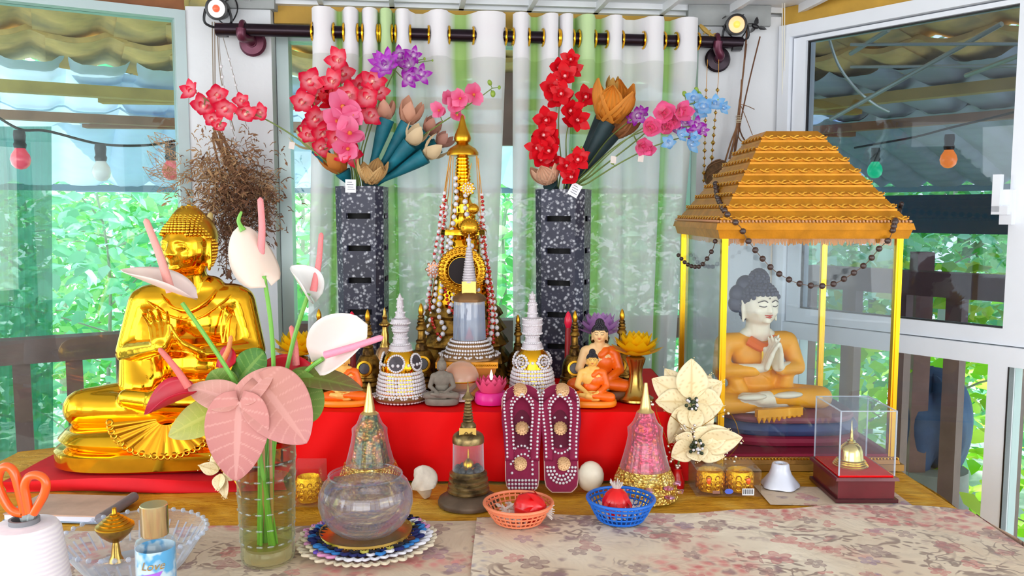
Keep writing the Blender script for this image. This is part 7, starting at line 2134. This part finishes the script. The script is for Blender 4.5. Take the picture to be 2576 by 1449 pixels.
# ---- jewelled slippers
m_velvet = mat('maroon_velvet', (138, 0, 60), .75, var=.15, vscale=40, bump=.2, bscale=200)
m_dvel = mat('dark_maroon_velvet', (96, 2, 42), .8)
pearl_me = G().ell((0, 0, 0), 1, 8, 6).mesh('pearl'); pearl_me.materials.append(m_pearl)
m_gilt = mat('gilt_zari', (214, 170, 124), .35, .6, bump=.5, bscale=400)
def slipper(px, label, mirror, heel):
    L, Wd = .195, .036
    t = thing('jewelled_slipper', label, 'slipper', atpx(px, 1250, 1.424, .0115))
    t.rotation_euler = (math.atan2(.17, .095), 0, 0)
    def hw(y):
        f = y / L
        return Wd * float(np.interp(f, [0, .04, .12, .3, .5, .7, .85, .94, .98, 1], [.45, .72, .80, .80, .84, .96, 1.0, .82, .55, .2]))
    ys = [0, .004, .01, .022, .04, .06, .08, .10, .12, .14, .155, .168, .178, .186, .192, .195]
    poly = [(hw(y), y) for y in ys] + [(-hw(y), y) for y in ys[::-1]]
    ob('sole', G().prism(poly, -.004, .004), m_velvet, t, smooth=False)
    ob('trim', G().tube([Vector((x * 1.01, y, .001)) for x, y in poly] + [Vector((poly[0][0], poly[0][1], .001))], .0016, 5), mat('cream_piping', (226, 190, 180), .7), t)
    def strap(s):
        a = [Vector((s * hw(y) * .84, y, .005 + .010 * sin(PI * (y - .055) / .14))) for y in (.055, .08, .105, .13)] + [Vector((s * hw(.155) * .72, .155, .014)), Vector((s * .008, .172, .014)), Vector((0, .178, .013))]
        return catmull(a, 5)
    for s in (-1, 1):
        c = strap(s); g = G()
        def fn(u, v_):
            i = min(len(c) - 1, int(v_ * (len(c) - 1) + .5)); p = c[i]; w_ = .0070 + .003 * sin(PI * v_)
            return (p.x + (u - .5) * 2 * w_ - s * .002, p.y - abs(u - .5) * .004, p.z + .003 * sin(PI * u))
        g.grid(fn, 6, len(c) - 1)
        o = ob('strap', g, m_velvet, t); solid(o, .0025)
    # dark lining of the foot opening
    g = G()
    g.prism([(.0215 * cos(a) * (1 if sin(a) < 0 else .85), .105 + (.042 if sin(a) > 0 else .030) * sin(a)) for a in [2 * PI * i / 24 for i in range(24)]], .0035, .0048)
    ob('insole', g, m_dvel, t, smooth=False)
    ps = []
    def line(pts, step, r=.0024, z=None):
        for q_ in evenly(catmull([Vector(p_) for p_ in pts], 6), step): ps.append((q_, None, r * rng.uniform(.9, 1.1)))
    for s in (-1, 1):
        line([(s * hw(y) * .91, y, .0085 + .010 * max(0, sin(PI * (y - .055) / .14))) for y in (.06, .08, .10, .12, .14, .155, .170, .182)], .0066)
        c = strap(s)
        line([q_ + Vector((-s * .0095, -.001, .006)) for q_ in c[4:-4:3]], .0066)
        line([(s * hw(.15) * .62, .146, .016), (s * hw(.16) * .50, .162, .017), (s * .010, .172, .017)], .0066)
    if heel == 'rows':
        for k in range(3):
            for i in range(9): ps.append((Vector((-.0235 + .0059 * i, .006 + .0066 * k, .0055)), None, .0026))
        line([(-.022, .060, .005), (-.010, .078, .005), (.006, .080, .005), (.013, .070, .005)], .0062)
        line([(-.020, .048, .005), (-.012, .058, .005), (.002, .066, .005), (.016, .058, .005), (.018, .046, .005)], .0064)
        for x, y in ((-.018, .032), (.018, .030), (.018, .038), (0, .132), (.012, .114)): ps.append((Vector((x, y, .0055)), None, .0026))
    else:
        for rr_ in (.0135, .0195, .0250):
            for i in range(int(rr_ * 3.14 / .0060) + 1):
                a = PI + PI * i / max(1, int(rr_ * 3.14 / .0060)); ps.append((Vector((rr_ * cos(a), .042 + rr_ * sin(a) * 1.12, .0055)), None, .0026))
        line([(-.020, .085, .005), (-.014, .072, .005), (0, .067, .005), (.014, .074, .005), (.020, .082, .005)], .0062)
        for x, y in ((-.022, .060), (-.010, .132), (.010, .132), (0, .080)): ps.append((Vector((x, y, .0055)), None, .0026))
    copies('pearl', pearl_me, None, t, ps)
    for (x, y, r_, z, pais) in ((mirror * .004, .180, .0135, .018, True), (0, .112, .0125, .006, False), (mirror * .004, .048, .0125, .006, True)):
        m_ = Matrix.Translation((x, y, z))
        b = ob('brooch', G().lathe([(r_, -.001), (r_, .0015), (r_ * .7, .003), (.0004, .0035)], 28, m=m_, sq=(lambda a, k: 1 - .28 * math.exp(-((a - PI) / .5) ** 2)) if pais else (lambda a, k: 1 + .06 * cos(14 * a))), m_gilt, t)
        g = G()
        for rr_, n_ in ((r_ * .85, 16), (r_ * .5, 9)): ring_of(g, rr_, .003, r_ * .10, n_)
        g.v = [tuple(m_ @ Vector(q_)) for q_ in g.v]
        ob('beading', g, m_gilt, b, kind='stuff')
    return t
slipper(1314, 'maroon velvet slipper with straight pearl rows at the heel, left of the pair', -1, 'rows')
slipper(1413, 'maroon velvet slipper with curved pearl rows at the heel, right of the pair', 1, 'arc')
# ---- fishbowl on brass trivet on yarn mat
FX, FY = P(921, 1300, 1.222).x, 1.222
t = thing('yarn_mat', 'round mat of blue white and pink yarn loops under the fishbowl', 'mat', (FX + .004, FY - .012, .0065))
ob('felt', G().lathe([(.074, 0), (.074, .0025), (.001, .003)], 40), mat('felt_base', (150, 120, 110), .9, var=.3, vscale=60), t)
lp = G().tube(catmull([(-.003, 0, 0), (-.0042, .010, .003), (0, .0165, .0035), (.0042, .010, .003), (.003, 0, 0)], 5), .0017, 6).mesh('yarn_loop')
yarn = {k: mat('yarn_' + k, c, .9, bump=.5, bscale=600) for k, c in dict(navy=(28, 34, 96), black=(34, 30, 40), blue=(46, 120, 190), cream=(224, 210, 184), white=(228, 226, 234), pink=(220, 150, 196), plum=(140, 30, 90), violet=(110, 80, 190), yellow=(206, 196, 90), brown=(90, 44, 26)).items()}
loops = {k: None for k in yarn}
for k, m_ in yarn.items():
    me = lp.copy(); me.name = 'yarn_loop'; me.materials.append(m_); loops[k] = me
for ring, (n, r, z, elev) in enumerate(((44, .092, .003, .06), (42, .082, .006, .12), (38, .072, .008, .16), (32, .060, .009, .10))):
    for i in range(n):
        a = 2 * PI * (i + .5 * (ring % 2)) / n; s = sin(a); c = cos(a)
        if ring == 0: k = 'cream' if (s < .2 or c > 0) else rng.choice(['plum', 'pink', 'black'])
        elif ring == 1: k = 'white' if (s < .3 and c > -.3) else rng.choice(['pink', 'pink', 'violet', 'cream'])
        elif ring == 2: k = rng.choice(['navy', 'navy', 'blue', 'blue', 'violet' if c < 0 else 'white'])
        else: k = rng.choice(['black', 'navy', 'brown', 'yellow' if c > 0 else 'black'])
        if s > .75 and c > .1: k = 'black'
        d = Vector((c * cos(elev) + rng.uniform(-.15, .15), s * cos(elev) + rng.uniform(-.15, .15), sin(elev)))
        o = bpy.data.objects.new('yarn_loop', loops[k]); COL.objects.link(o); o.parent = t
        o.matrix_local = place(Vector((c * r * .88, s * r * .88, z)), d, Vector((0, 0, 1)), rng.uniform(1.2, 1.5))
t = thing('brass_trivet', 'round beaded brass trivet under the fishbowl', 'trivet', (FX, FY - .002, .0185))
ob('ring', G().lathe([(.048, .0), (.068, 0), (.071, .003), (.069, .006), (.066, .0045), (.050, .003)], 48), m_brass, t)
ob('bead_edge', ring_of(G(), .0715, .0015, .0021, 96), m_brass, t, kind='stuff')
ob('plate', G().lathe([(.05, .0005), (.05, .0015), (.001, .002)], 40), mat('stained_brass', (176, 146, 84), .35, .7, dirt=((112, 86, 46), 30)), t)
t = thing('fishbowl', 'round clear glass fishbowl full of water on the brass trivet', 'bowl', (FX, FY, .0213))
bp = [(.038, 0), (.044, .002), (.056, .012), (.066, .026), (.0705, .043), (.0695, .059), (.063, .074), (.0555, .082), (.053, .0845), (.0545, .087)]
m_bowl = thin_glass('fishbowl_glass', (246, 248, 252), 1.5, 0, edge=.36, edge_col=(236, 236, 250), haze=.0)
ob('glass', G().lathe(bp, 56, caps=False), m_bowl, t)
ob('rim', G().torus(.0545, .0013, 56, 8, (0, 0, .087)), m_bowl, t)
q = N('clear_water')
rf = q.n('ShaderNodeBsdfRefraction', ins={'IOR': 1.33, 'Color': (.94, .94, 1, 1)}); tp_ = q.n('ShaderNodeBsdfTransparent', ins={0: (.95, .95, 1, 1)}); df = q.n('ShaderNodeBsdfDiffuse', ins={0: (*lin((206, 200, 236)), 1)}); gl_ = q.n('ShaderNodeBsdfGlossy', ins={'Roughness': .0})
a1 = q.n('ShaderNodeMixShader', ins={0: .55}); q.t.links.new(rf.outputs[0], a1.inputs[1]); q.t.links.new(tp_.outputs[0], a1.inputs[2])
a2 = q.n('ShaderNodeMixShader', ins={0: .10}); q.t.links.new(a1.outputs[0], a2.inputs[1]); q.t.links.new(df.outputs[0], a2.inputs[2])  # lavender refracted light painted into the water as diffuse haze
a3 = q.n('ShaderNodeMixShader', ins={0: .05}); q.t.links.new(a2.outputs[0], a3.inputs[1]); q.t.links.new(gl_.outputs[0], a3.inputs[2])
m_water = q.surf(a3.outputs[0])
ob('water', G().lathe([(.001, .002), (.038, .0025), (.055, .0135), (.0648, .0265), (.0692, .043), (.0682, .058), (.0645, .069), (.001, .069)], 56), m_water, t)
# ---- woven plastic baskets
def basket(px, Y, h, rt, rb, col, label, cname):
    t = thing('plastic_basket', label, 'basket', atpx(px, 1300, Y, TZ), group='small woven plastic baskets')
    mm = mat(cname, col, .4, sub=.1)
    ob('rim', G().torus(rt, .0026, 48, 8, (0, 0, h)), mm, t)
    ob('floor', G().lathe([(rb, .0005), (rb, .002), (.001, .002)], 40), mm, t)
    g = G(); n = 34
    for i in range(n):
        a = 2 * PI * i / n
        pts = [Vector(((rb + (rt - rb) * f ** .75) * cos(a), (rb + (rt - rb) * f ** .75) * sin(a), .001 + (h - .001) * f)) for f in (0, .25, .5, .75, 1)]
        g.tube(pts, .0013, 5)
    ob('upright', g, mm, t, kind='stuff')
    for f in (.12, .36, .60, .82):
        ob('hoop', G().torus(rb + (rt - rb) * f ** .75, .0013 if f < .8 else .002, 44, 5, (0, 0, h * f)), mm, t)
    return t
basket(1304, 1.295, .031, .0545, .034, (250, 142, 100), 'orange woven plastic basket with a red wrapped sweet in front of the slippers', 'orange_plastic')
basket(1561, 1.302, .036, .0535, .033, (20, 110, 214), 'blue woven plastic basket with a red wrapped sweet right of the slippers', 'blue_plastic')
def shreds(px, Y, n, label, r_, z0):
    t = thing('paper_shreds', label, 'paper shreds', atpx(px, 1300, Y, TZ + .0022)); g = G(); r3 = random.Random(px)
    for i in range(n):
        a = r3.uniform(0, 6.28); q_ = r3.uniform(.2, 1) * r_; p = Vector((q_ * cos(a), q_ * sin(a), r3.uniform(.002, z0)))
        d = Vector((r3.uniform(-1, 1), r3.uniform(-1, 1), r3.uniform(-.1, .9))).normalized()
        L = r3.uniform(.008, .016)
        leaf_geo(g, L, L * .4, place(p, d, Vector((r3.uniform(-1, 1), -1, 1))))
    ob('shred', g, mat('white_crepe', (240, 232, 224), .6, translucent=.3), t, kind='stuff')
    t['kind'] = 'stuff'
shreds(1304, 1.295, 130, 'white crepe shreds lying in the orange basket', .034, .018)
shreds(1561, 1.302, 150, 'white crepe shreds lying in the blue basket', .034, .020)
m_foil = mat('red_cellophane', (226, 0, 8), .3, coat=.25, bump=.25, bscale=60)
def sweet(px, Y, z, label, axis, sc):
    t = thing('wrapped_sweet', label, 'sweet', atpx(px, 1290, Y, z))
    y = Vector(axis).normalized(); M_ = frame(y, Vector((0, 0, 1)))
    m2 = M_ @ Matrix.Rotation(R(-90), 4, 'X') @ Matrix.Diagonal((sc, sc, sc, 1))
    ob('wrapper', G().lathe([(.004, -.021), (.013, -.017), (.0185, -.006), (.0185, .005), (.013, .015), (.0045, .021)], 40, m=m2, sq=lambda a, k: 1 + (.05 * cos(9 * a) if k in (1, 4) else .02 * cos(9 * a))), m_foil, t)
    for s in ((1,)):
        g = G(); r3 = random.Random(px)
        for i in range(22):
            a = 6.28 * i / 22; d = Vector((cos(a) * .6, sin(a) * .6, s)).normalized(); p = Vector((.003 * cos(a), .003 * sin(a), .019 * s)); L = r3.uniform(.007, .013)
            g.tube([p, p + d * L * .6, p + d * L + Vector((0, 0, r3.uniform(-.002, .002)))], [.0012, .001, .0006], 4, m=m2)
        ob('tassel', g, mat('white_crepe'), t, kind='stuff')
    g = G()
    for i in range(3):
        a = -2 + .9 * i; leaf_geo(g, .022, .010, m2 @ place((.010 * cos(a), .010 * sin(a), .012), (cos(a), sin(a), -1.0), (cos(a), sin(a), .4)))
    ob('loose_fold', g, m_foil, t, kind='stuff')
sweet(1334, 1.285, TZ + .0265, 'red cellophane sweet lying on its side in the orange basket', (.95, -.2, -.12), 1.25)
sweet(1550, 1.300, TZ + .028, 'red cellophane sweet standing upright in the blue basket', (.02, .05, 1), 1.2)
# ---- shells
def shell_a(u, v_):
    a = 2 * PI * u; r_ = .0225 * (max(0.0, sin(PI * min(1, v_ * .96 + .001))) ** .6) * (1 + .16 * sin(a + 5 * v_) + .10 * sin(3 * a + 9 * v_) + .05 * sin(8 * a + 20 * v_))
    if v_ > .62: r_ = .0225 * (.80 - (v_ - .62) * 1.2) * (1 + .14 * sin(2 * a) + .08 * sin(5 * a))
    return (r_ * cos(a), r_ * sin(a) * .85, .030 - .062 * v_)
m_shell = mat('bleached_shell', (236, 222, 204), .55, var=.15, vscale=60, bump=.35, bscale=90, sub=.1)
o = ob('conch_shell', G().grid(shell_a, 30, 24, closed_u=True), m_shell, None, loc=atpx(1066, 1250, 1.41, .0365), rot=(R(12), R(-14), .4)); tag(o, 'white conch shell standing between the fishbowl and the bronze stupa', 'shell')
def shell_b(u, v_):
    a = 2 * PI * u; p = -PI / 2 + PI * v_; k = 1 + .02 * sin(22 * p) + .05 * sin(a + 3 * v_); return (.0235 * k * cos(p) * cos(a), .022 * k * cos(p) * sin(a), .0275 * sin(p) * (1.05 if p > 0 else 1.0))
o = ob('round_shell', G().grid(shell_b, 28, 20, closed_u=True), mat('striped_shell', (240, 228, 206), .4, var=.12, vscale=30, bump=.1), None, loc=atpx(1484, 1230, 1.445, .0325), rot=(.2, .1, 0)); tag(o, 'smooth round white shell right of the maroon slippers behind the blue basket', 'shell')
# ---- clear gift boxes
m_box = thin_glass('box_plastic', (250, 246, 236), 1.4, .02, edge=.12, haze=.01)
def crown(parent, x, y, r_, z0, h):
    o = ob('gilt_crown', G().lathe([(r_ * .8, z0), (r_ * .9, z0 + h * .2), (r_, z0 + h * .55), (r_ * .98, z0 + h * .85), (r_ * .85, z0 + h), (r_ * .7, z0 + h * .9), (r_ * .6, z0 + h * .3)], 32, (x, y, 0), caps=False, sq=lambda a, k: 1 + .03 * cos(10 * a)), mat('gilt_filigree', (250, 200, 40), .25, .75, bump=.9, bscale=260), parent)
    g = G()
    for i in range(10):
        a = 2 * PI * i / 10
        for f in (.25, .5, .75): g.torus(r_ * .17, r_ * .045, 10, 5, m=Matrix.Translation((x + r_ * .98 * cos(a), y + r_ * .98 * sin(a), z0 + h * f)) @ Matrix.Rotation(a + PI / 2, 4, 'Z') @ Matrix.Rotation(R(90), 4, 'X'))
    ob('filigree', g, m_goldsat, o, kind='stuff')
    return o
bx = P(1828, 1230, 1.43); BX, BYc = bx.x, 1.452
t = thing('clear_gift_box', 'clear plastic box of two gilt candle crowns in front of the shrine case', 'box', (BX, BYc, .0065))
w_, d_, h_ = .112, .074, .046
g = G()
g.box((0, 0, h_ / 2), (w_, d_, h_))
ob('lid', g, m_box, t, smooth=False)
for s in (-1, 1):
    o = crown(t, s * .026 - .0, -.008, .0245, .003, .036)
    ob('candle', G().lathe([(.017, .004), (.017, .026), (.001, .027)], 20, (s * .026, -.008, 0)), mat('amber_wax', (226, 120, 40), .35, sub=.3), o)
    ob('jewel', G().ell((s * .026 + (.009 if s > 0 else -.008), -.0325, .026), (.0042, .002, .0060), 10, 7), mat('orange_jewel', (250, 100, 30), .12, coat=.6), o)
fy = -d_ / 2 - .0006
ob('sticker', G().box((.0335, fy, .0085), (.0205, .0006, .012)), m_white, t)
g = G()
for k, (x, ww) in enumerate(((-.008, .0010), (-.006, .0005), (-.0045, .0014), (-.002, .0006), (-.0005, .0012), (.0018, .0005), (.0032, .0012), (.0055, .0006), (.0075, .0011))): g.box((.0335 + x, fy - .0005, .0090), (ww, .0003, .0085))
ob('barcode', g, mat('black_ink', (40, 40, 48), .6), t, kind='stuff')
ob('oval_sticker', G().lathe([(.0075, 0), (.0075, .0005)], 20, m=Matrix.Translation((.0, fy, .0095)) @ Matrix.Rotation(R(90), 4, 'X') @ Matrix.Diagonal((1, .62, 1, 1))), mat('blue_sticker', (84, 108, 214), .4), t)
ob('small_sticker', G().box((-.022, fy, .008), (.013, .0006, .005)), mat('mauve_sticker', (150, 104, 90), .5), t)
bx = P(776, 1240, 1.39)
t = thing('clear_gift_box', 'clear plastic box with a gold crown left of the fishbowl behind the glass vase', 'box', (bx.x, 1.392, .0065))
ob('lid', G().box((0, 0, .033), (.050, .060, .066)), m_box, t, smooth=False)
o = crown(t, 0, 0, .0215, .002, .042)
ob('candle', G().lathe([(.016, .003), (.016, .030), (.001, .031)], 20), mat('amber_wax'), o)
# ---- white ceramic holder
t = thing('ceramic_cup', 'upturned white ceramic cup with wavy rim beside the mahogany display case', 'cup', atpx(1962, 1220, 1.475, .0065))
ob('cup', G().lathe([(.0335, .0), (.0325, .004), (.0270, .012), (.0200, .022), (.0165, .032), (.0150, .040), (.0135, .0415), (.0095, .0415), (.0085, .036)], 48, sq=lambda a, k: 1 + (.07 * cos(5 * a + .4) if k < 2 else .02 * cos(5 * a + .4) if k == 2 else 0), caps=False), mat('white_porcelain', (226, 230, 246), .15, coat=.6), t)
ob('hole', G().lathe([(.009, .037), (.001, .0365)], 20), mat('grey_hole', (150, 140, 120), .7), t)
# ---- mahogany display case with miniature golden stupa
DX0, DX1, DY0, DY1 = .5565, .6530, 1.388, 1.505
t = thing('mahogany_display', 'mahogany box with acrylic cover over a tiny golden stupa at right', 'display case', ((DX0 + DX1) / 2, (DY0 + DY1) / 2, .0065))
w_, d_ = DX1 - DX0, DY1 - DY0
m_mah = mat('mahogany', (104, 28, 36), .3, var=.25, vscale=14, coat=.4)
ob('plinth', G().box((0, 0, .003), (w_ + .010, d_ + .010, .006)), mat('dark_mahogany', (72, 20, 26), .35), t)
ob('base', G().box((0, 0, .0225), (w_, d_, .033)), m_mah, t)
ob('lip', G().box((0, 0, .0405), (w_ + .012, d_ + .012, .005), taper=.97), m_mah, t)
ob('red_pad', G().box((0, 0, .0445), (w_ - .004, d_ - .004, .003)), m_red, t)
ob('acrylic_cover', G().box((0, 0, .0445 + .057), (w_ - .001, d_ - .001, .112)), thin_glass('cover_acrylic', (242, 246, 252), 1.5, .0, haze=.05), t, smooth=False)
g = G()
for sx_ in (-1, 1):
    for sy_ in (-1, 1): g.box((sx_ * (w_ / 2 - .001), sy_ * (d_ / 2 - .001), .0445 + .057), (.0022, .0022, .112))
for sy_ in (-1, 1): g.box((0, sy_ * (d_ / 2 - .001), .1575), (w_, .0022, .0018))
for sx_ in (-1, 1): g.box((sx_ * (w_ / 2 - .001), 0, .1575), (.0022, d_, .0018))
ob('polished_edge', g, thin_glass('acrylic_edge', (240, 244, 250), 1.6, .05, edge=.6, haze=.35), t)
t2 = thing('miniature_stupa', 'tiny polished golden stupa on red pad inside the acrylic cover', 'stupa', (t.location.x - .006, t.location.y - .004, .0065 + .0463))
m_pg = gold('pale_polished_gold', (236, 210, 130), .15)
ob('base', G().lathe([(.030, 0), (.030, .003), (.028, .004), (.0285, .006), (.026, .007), (.0265, .009), (.024, .010), (.0245, .012), (.022, .0135)], 40), m_pg, t2)
ob('dome', G().lathe([(.0215, .0135), (.0205, .020), (.0195, .028), (.0165, .036), (.0105, .0415), (.007, .043)], 40), m_pg, t2)
ob('spire', G().lathe([(.007, .043), (.007, .046), (.003, .047), (.0036, .050), (.0026, .053), (.0030, .056), (.002, .059), (.0024, .062), (.0014, .066), (.0003, .082)], 20), m_pg, t2)
# ---- perfume bottle
PXx, PYy = P(392, 1400, .95).x, .95
t = thing('perfume_bottle', 'clear mist bottle printed with blue clouds and gold cap in the left foreground', 'bottle', (PXx, PYy, .0055))
zt = P(392, 1350, PYy).z - .0055; zc = P(392, 1268, PYy).z - .0055; r_ = .0225
q = N('cloud_print')
c = q.ramp(q.noise(46, 2, .45), [(.40, lin((96, 182, 232))), (.47, lin((96, 182, 232))), (.53, lin((226, 238, 246))), (.75, lin((240, 246, 250)))])
q.bsdf(Base_Color=c, Roughness=.25, Coat_Weight=.5)
ob('print', G().lathe([(r_ - .0006, .004), (r_ - .0006, zt - .0115)], 48, caps=False), q.m, t)
ob('glass', G().lathe([(r_ * .9, 0), (r_, .004), (r_, zt - .008), (r_ * .93, zt - .003), (r_ * .7, zt), (.012, zt + .003), (.012, zt + .006)], 48, caps=False), thin_glass('bottle_plastic', (240, 248, 250), 1.5, .02, edge=.5), t)
ob('cap', G().lathe([(.0152, zt + .003), (.0156, zt + .005), (.0156, zc - .001), (.0148, zc), (.001, zc)], 40), gold('champagne_cap', (226, 206, 158), .18), t)
def wrap(me_or_g, rr, z0, x0, name, mm, sc):
    g = G()
    vs_ = []
    for (x, y, z) in me_or_g.v:
        a = -PI / 2 + (x * sc + x0) / rr; vs_.append((rr * cos(a), rr * sin(a), z0 + y * sc))
    g.add(vs_, me_or_g.f); return ob(name, g, mm, t)
tri = G()
n = 14
for i in range(n):
    for j in range(n - i):
        pass
pts = [(-1 + 2 * i / 12, .0) for i in range(13)]
vs_ = []; fs = []
for k in range(9):
    f = k / 8
    for i in range(9): vs_.append(((-1 + 2 * i / 8) * (1 - f), -1.35 * f + (.16 * (1 - f) * (i / 4 - 1)), 0))
for k in range(8):
    for i in range(8): fs.append((k * 9 + i, k * 9 + i + 1, (k + 1) * 9 + i + 1, (k + 1) * 9 + i))
tri.add(vs_, fs)
wrap(tri, r_ + .0003, zt - .036, .004, 'violet_emblem', mat('violet_print', (172, 100, 216), .35), .0125)
cu = bpy.data.curves.new('lettering', 'FONT'); cu.body = 'Love'; cu.size = 1.0; cu.shear = .35; cu.align_x = 'CENTER'; cu.resolution_u = 3
to = bpy.data.objects.new('lettering_src', cu); COL.objects.link(to)
bpy.context.view_layer.update()
mt = bpy.data.meshes.new_from_object(to.evaluated_get(bpy.context.evaluated_depsgraph_get()))
gg = G().add([tuple(v_.co) for v_ in mt.vertices], [tuple(p_.vertices) for p_ in mt.polygons])
bpy.data.objects.remove(to); bpy.data.curves.remove(cu); bpy.data.meshes.remove(mt)
wrap(gg, r_ + .0006, zt - .0315, .005, 'lettering', gold('gold_print', (206, 176, 116), .3), .0140)
# ---- thread cone with scissors
SX, SY = P(66, 1400, .95).x, .95
zt = P(66, 1313, SY).z
t = thing('thread_cone', 'big cone of white thread with scissors in its core at bottom left', 'thread cone', (SX, SY, .0055))
zt -= .0055
q = N('wound_thread')
wv_ = q.n('ShaderNodeTexWave', wave_type='BANDS', bands_direction='Z', ins={'Scale': 60.0, 'Distortion': 3.0, 'Detail': 2.0}); q.t.links.new(q.co(), wv_.inputs['Vector'])
q.bsdf(Base_Color=q.mix(wv_.outputs['Fac'], lin((232, 222, 230)), lin((246, 238, 240))), Roughness=.8, Sheen_Weight=.3, Normal=q.bump(wv_.outputs['Fac'], .25, .001))
ob('thread', G().lathe([(.050, 0), (.0515, .004), (.0455, zt * .5), (.0385, zt - .010), (.034, zt - .003), (.024, zt - .001), (.015, zt - .001)], 56, caps=False), q.m, t)
ob('core', G().lathe([(.0165, zt - .02), (.0165, zt + .0045), (.0135, zt + .0045), (.0125, zt - .04)], 32, caps=False), mat('grey_core', (130, 130, 134), .5), t)
t = thing('scissors', 'orange handled scissors standing in the thread cone', 'scissors', (SX - .002, SY, .0055 + zt - .035))
m_or = mat('orange_plastic_handle', (255, 96, 20), .3, coat=.4)
b_ = t.location.copy()
def sc_(pts, r): return G().tube([P(a, b, SY - .004) - b_ for a, b in pts], r, 10)
lp1 = catmull([(60 + 0, 1292, 0), (30, 1284, 0), (6, 1250, 0), (-6, 1214, 0), (2, 1182, 0), (20, 1174, 0), (36, 1190, 0), (48, 1230, 0), (58, 1270, 0), (62, 1294, 0)], 4)
ob('handle', G().tube([P(q_.x, q_.y, SY - .002) - b_ for q_ in lp1], .0052, 10), m_or, t)
lp2 = catmull([(74, 1290, 0), (66, 1250, 0), (62, 1222, 0), (72, 1200, 0), (92, 1195, 0), (110, 1204, 0), (116, 1222, 0), (110, 1246, 0), (98, 1268, 0), (84, 1292, 0)], 4)
ob('handle', G().tube([P(q_.x, q_.y, SY - .006) - b_ for q_ in lp2], .0050, 10), m_or, t)
g = G()
for x0, s in ((60, -1), (80, 1)): g.tube([P(x0, 1286, SY) - b_, P(70 + s * 3, 1330, SY) - b_, Vector((s * .001, 0, -.03))], [.006, .004, .0015], 6)
ob('blade', g, m_steel, t)
# ---- glass dish with brass lidded goblet
GX, GY = P(340, 1380, 1.13).x, 1.13
t = thing('scalloped_dish', 'scalloped clear glass dish holding a brass goblet at left front', 'dish', (GX, GY, .0055))
m_dish = thin_glass('dish_glass', (248, 248, 252), 1.5, .0, edge=.6, haze=.12)  # haze paints the milky reflection into the glass
ob('glass', G().lathe([(.0005, .004), (.058, .003), (.062, .0), (.066, .004), (.078, .022), (.088, .038), (.095, .046), (.0945, .049), (.091, .0475)], 96, caps=False, sq=lambda a, k: 1 + (.012 * cos(36 * a) if k > 3 else 0)), m_dish, t)
g = G()
for i in range(36):
    a = 2 * PI * i / 36; g.ell((.0955 * cos(a), .0955 * sin(a), .048), .0035, 8, 5)
    g.tube([(.070 * cos(a), .070 * sin(a), .013), (.086 * cos(a), .086 * sin(a), .036)], .0014, 5)
ob('rim_scallop', g, thin_glass('rim_glass', (244, 246, 255), 1.7, .0, edge=.9, haze=.28), t, kind='stuff')
t = thing('brass_goblet', 'small ridged brass lidded goblet standing in the glass dish', 'goblet', atpx(292, 1390, 1.135, .0105))
Yg = 1.135
py0 = base_py(Yg, .0105)
ob('foot', G().lathe(pxl(292, Yg, .0105, [(19, py0), (17, py0 - 6), (12, py0 - 16), (9, py0 - 40), (7, py0 - 48)]), 28), m_brass, t)
ob('cup', G().lathe(pxl(292, Yg, .0105, [(7, py0 - 48), (18, py0 - 54), (34, py0 - 68), (44, py0 - 82), (46, py0 - 88)]), 36), m_brass, t)
pr = [(46, py0 - 88)]
for k in range(5):
    h = 44 - 8 * k; y = py0 - 90 - 6.5 * k; pr += [(h, y), (h + 1, y - 2.5), (h - 5, y - 4.5)]
pr += [(6, py0 - 122), (5, py0 - 134), (.5, py0 - 136)]
ob('lid', G().lathe(pxl(292, Yg, .0105, pr), 36), m_goldsat, t)
# ---- notebook
t = thing('notebook', 'pinkish tan notebook with grey spine lying behind the glass dish', 'book', (-.735, 1.345, .0045), rotz=R(-4))
ob('page_block', G().box((0, 0, .006), (.158, .092, .008)), mat('paper_white', (226, 226, 240), .8), t)
ob('back_cover', G().box((0, 0, .0012), (.162, .096, .002)), mat('blue_grey_cover', (130, 150, 170), .6), t)
ob('front_cover', G().box((0, 0.002, .0112), (.162, .096, .0022)), mat('pink_tan_cover', (206, 170, 150), .6, var=.25, vscale=20), t)
ob('spine', G().tube([(.083, -.05, .009), (.083, .055, .009)], .0085, 12), mat('grey_spine', (128, 122, 130), .5), t)
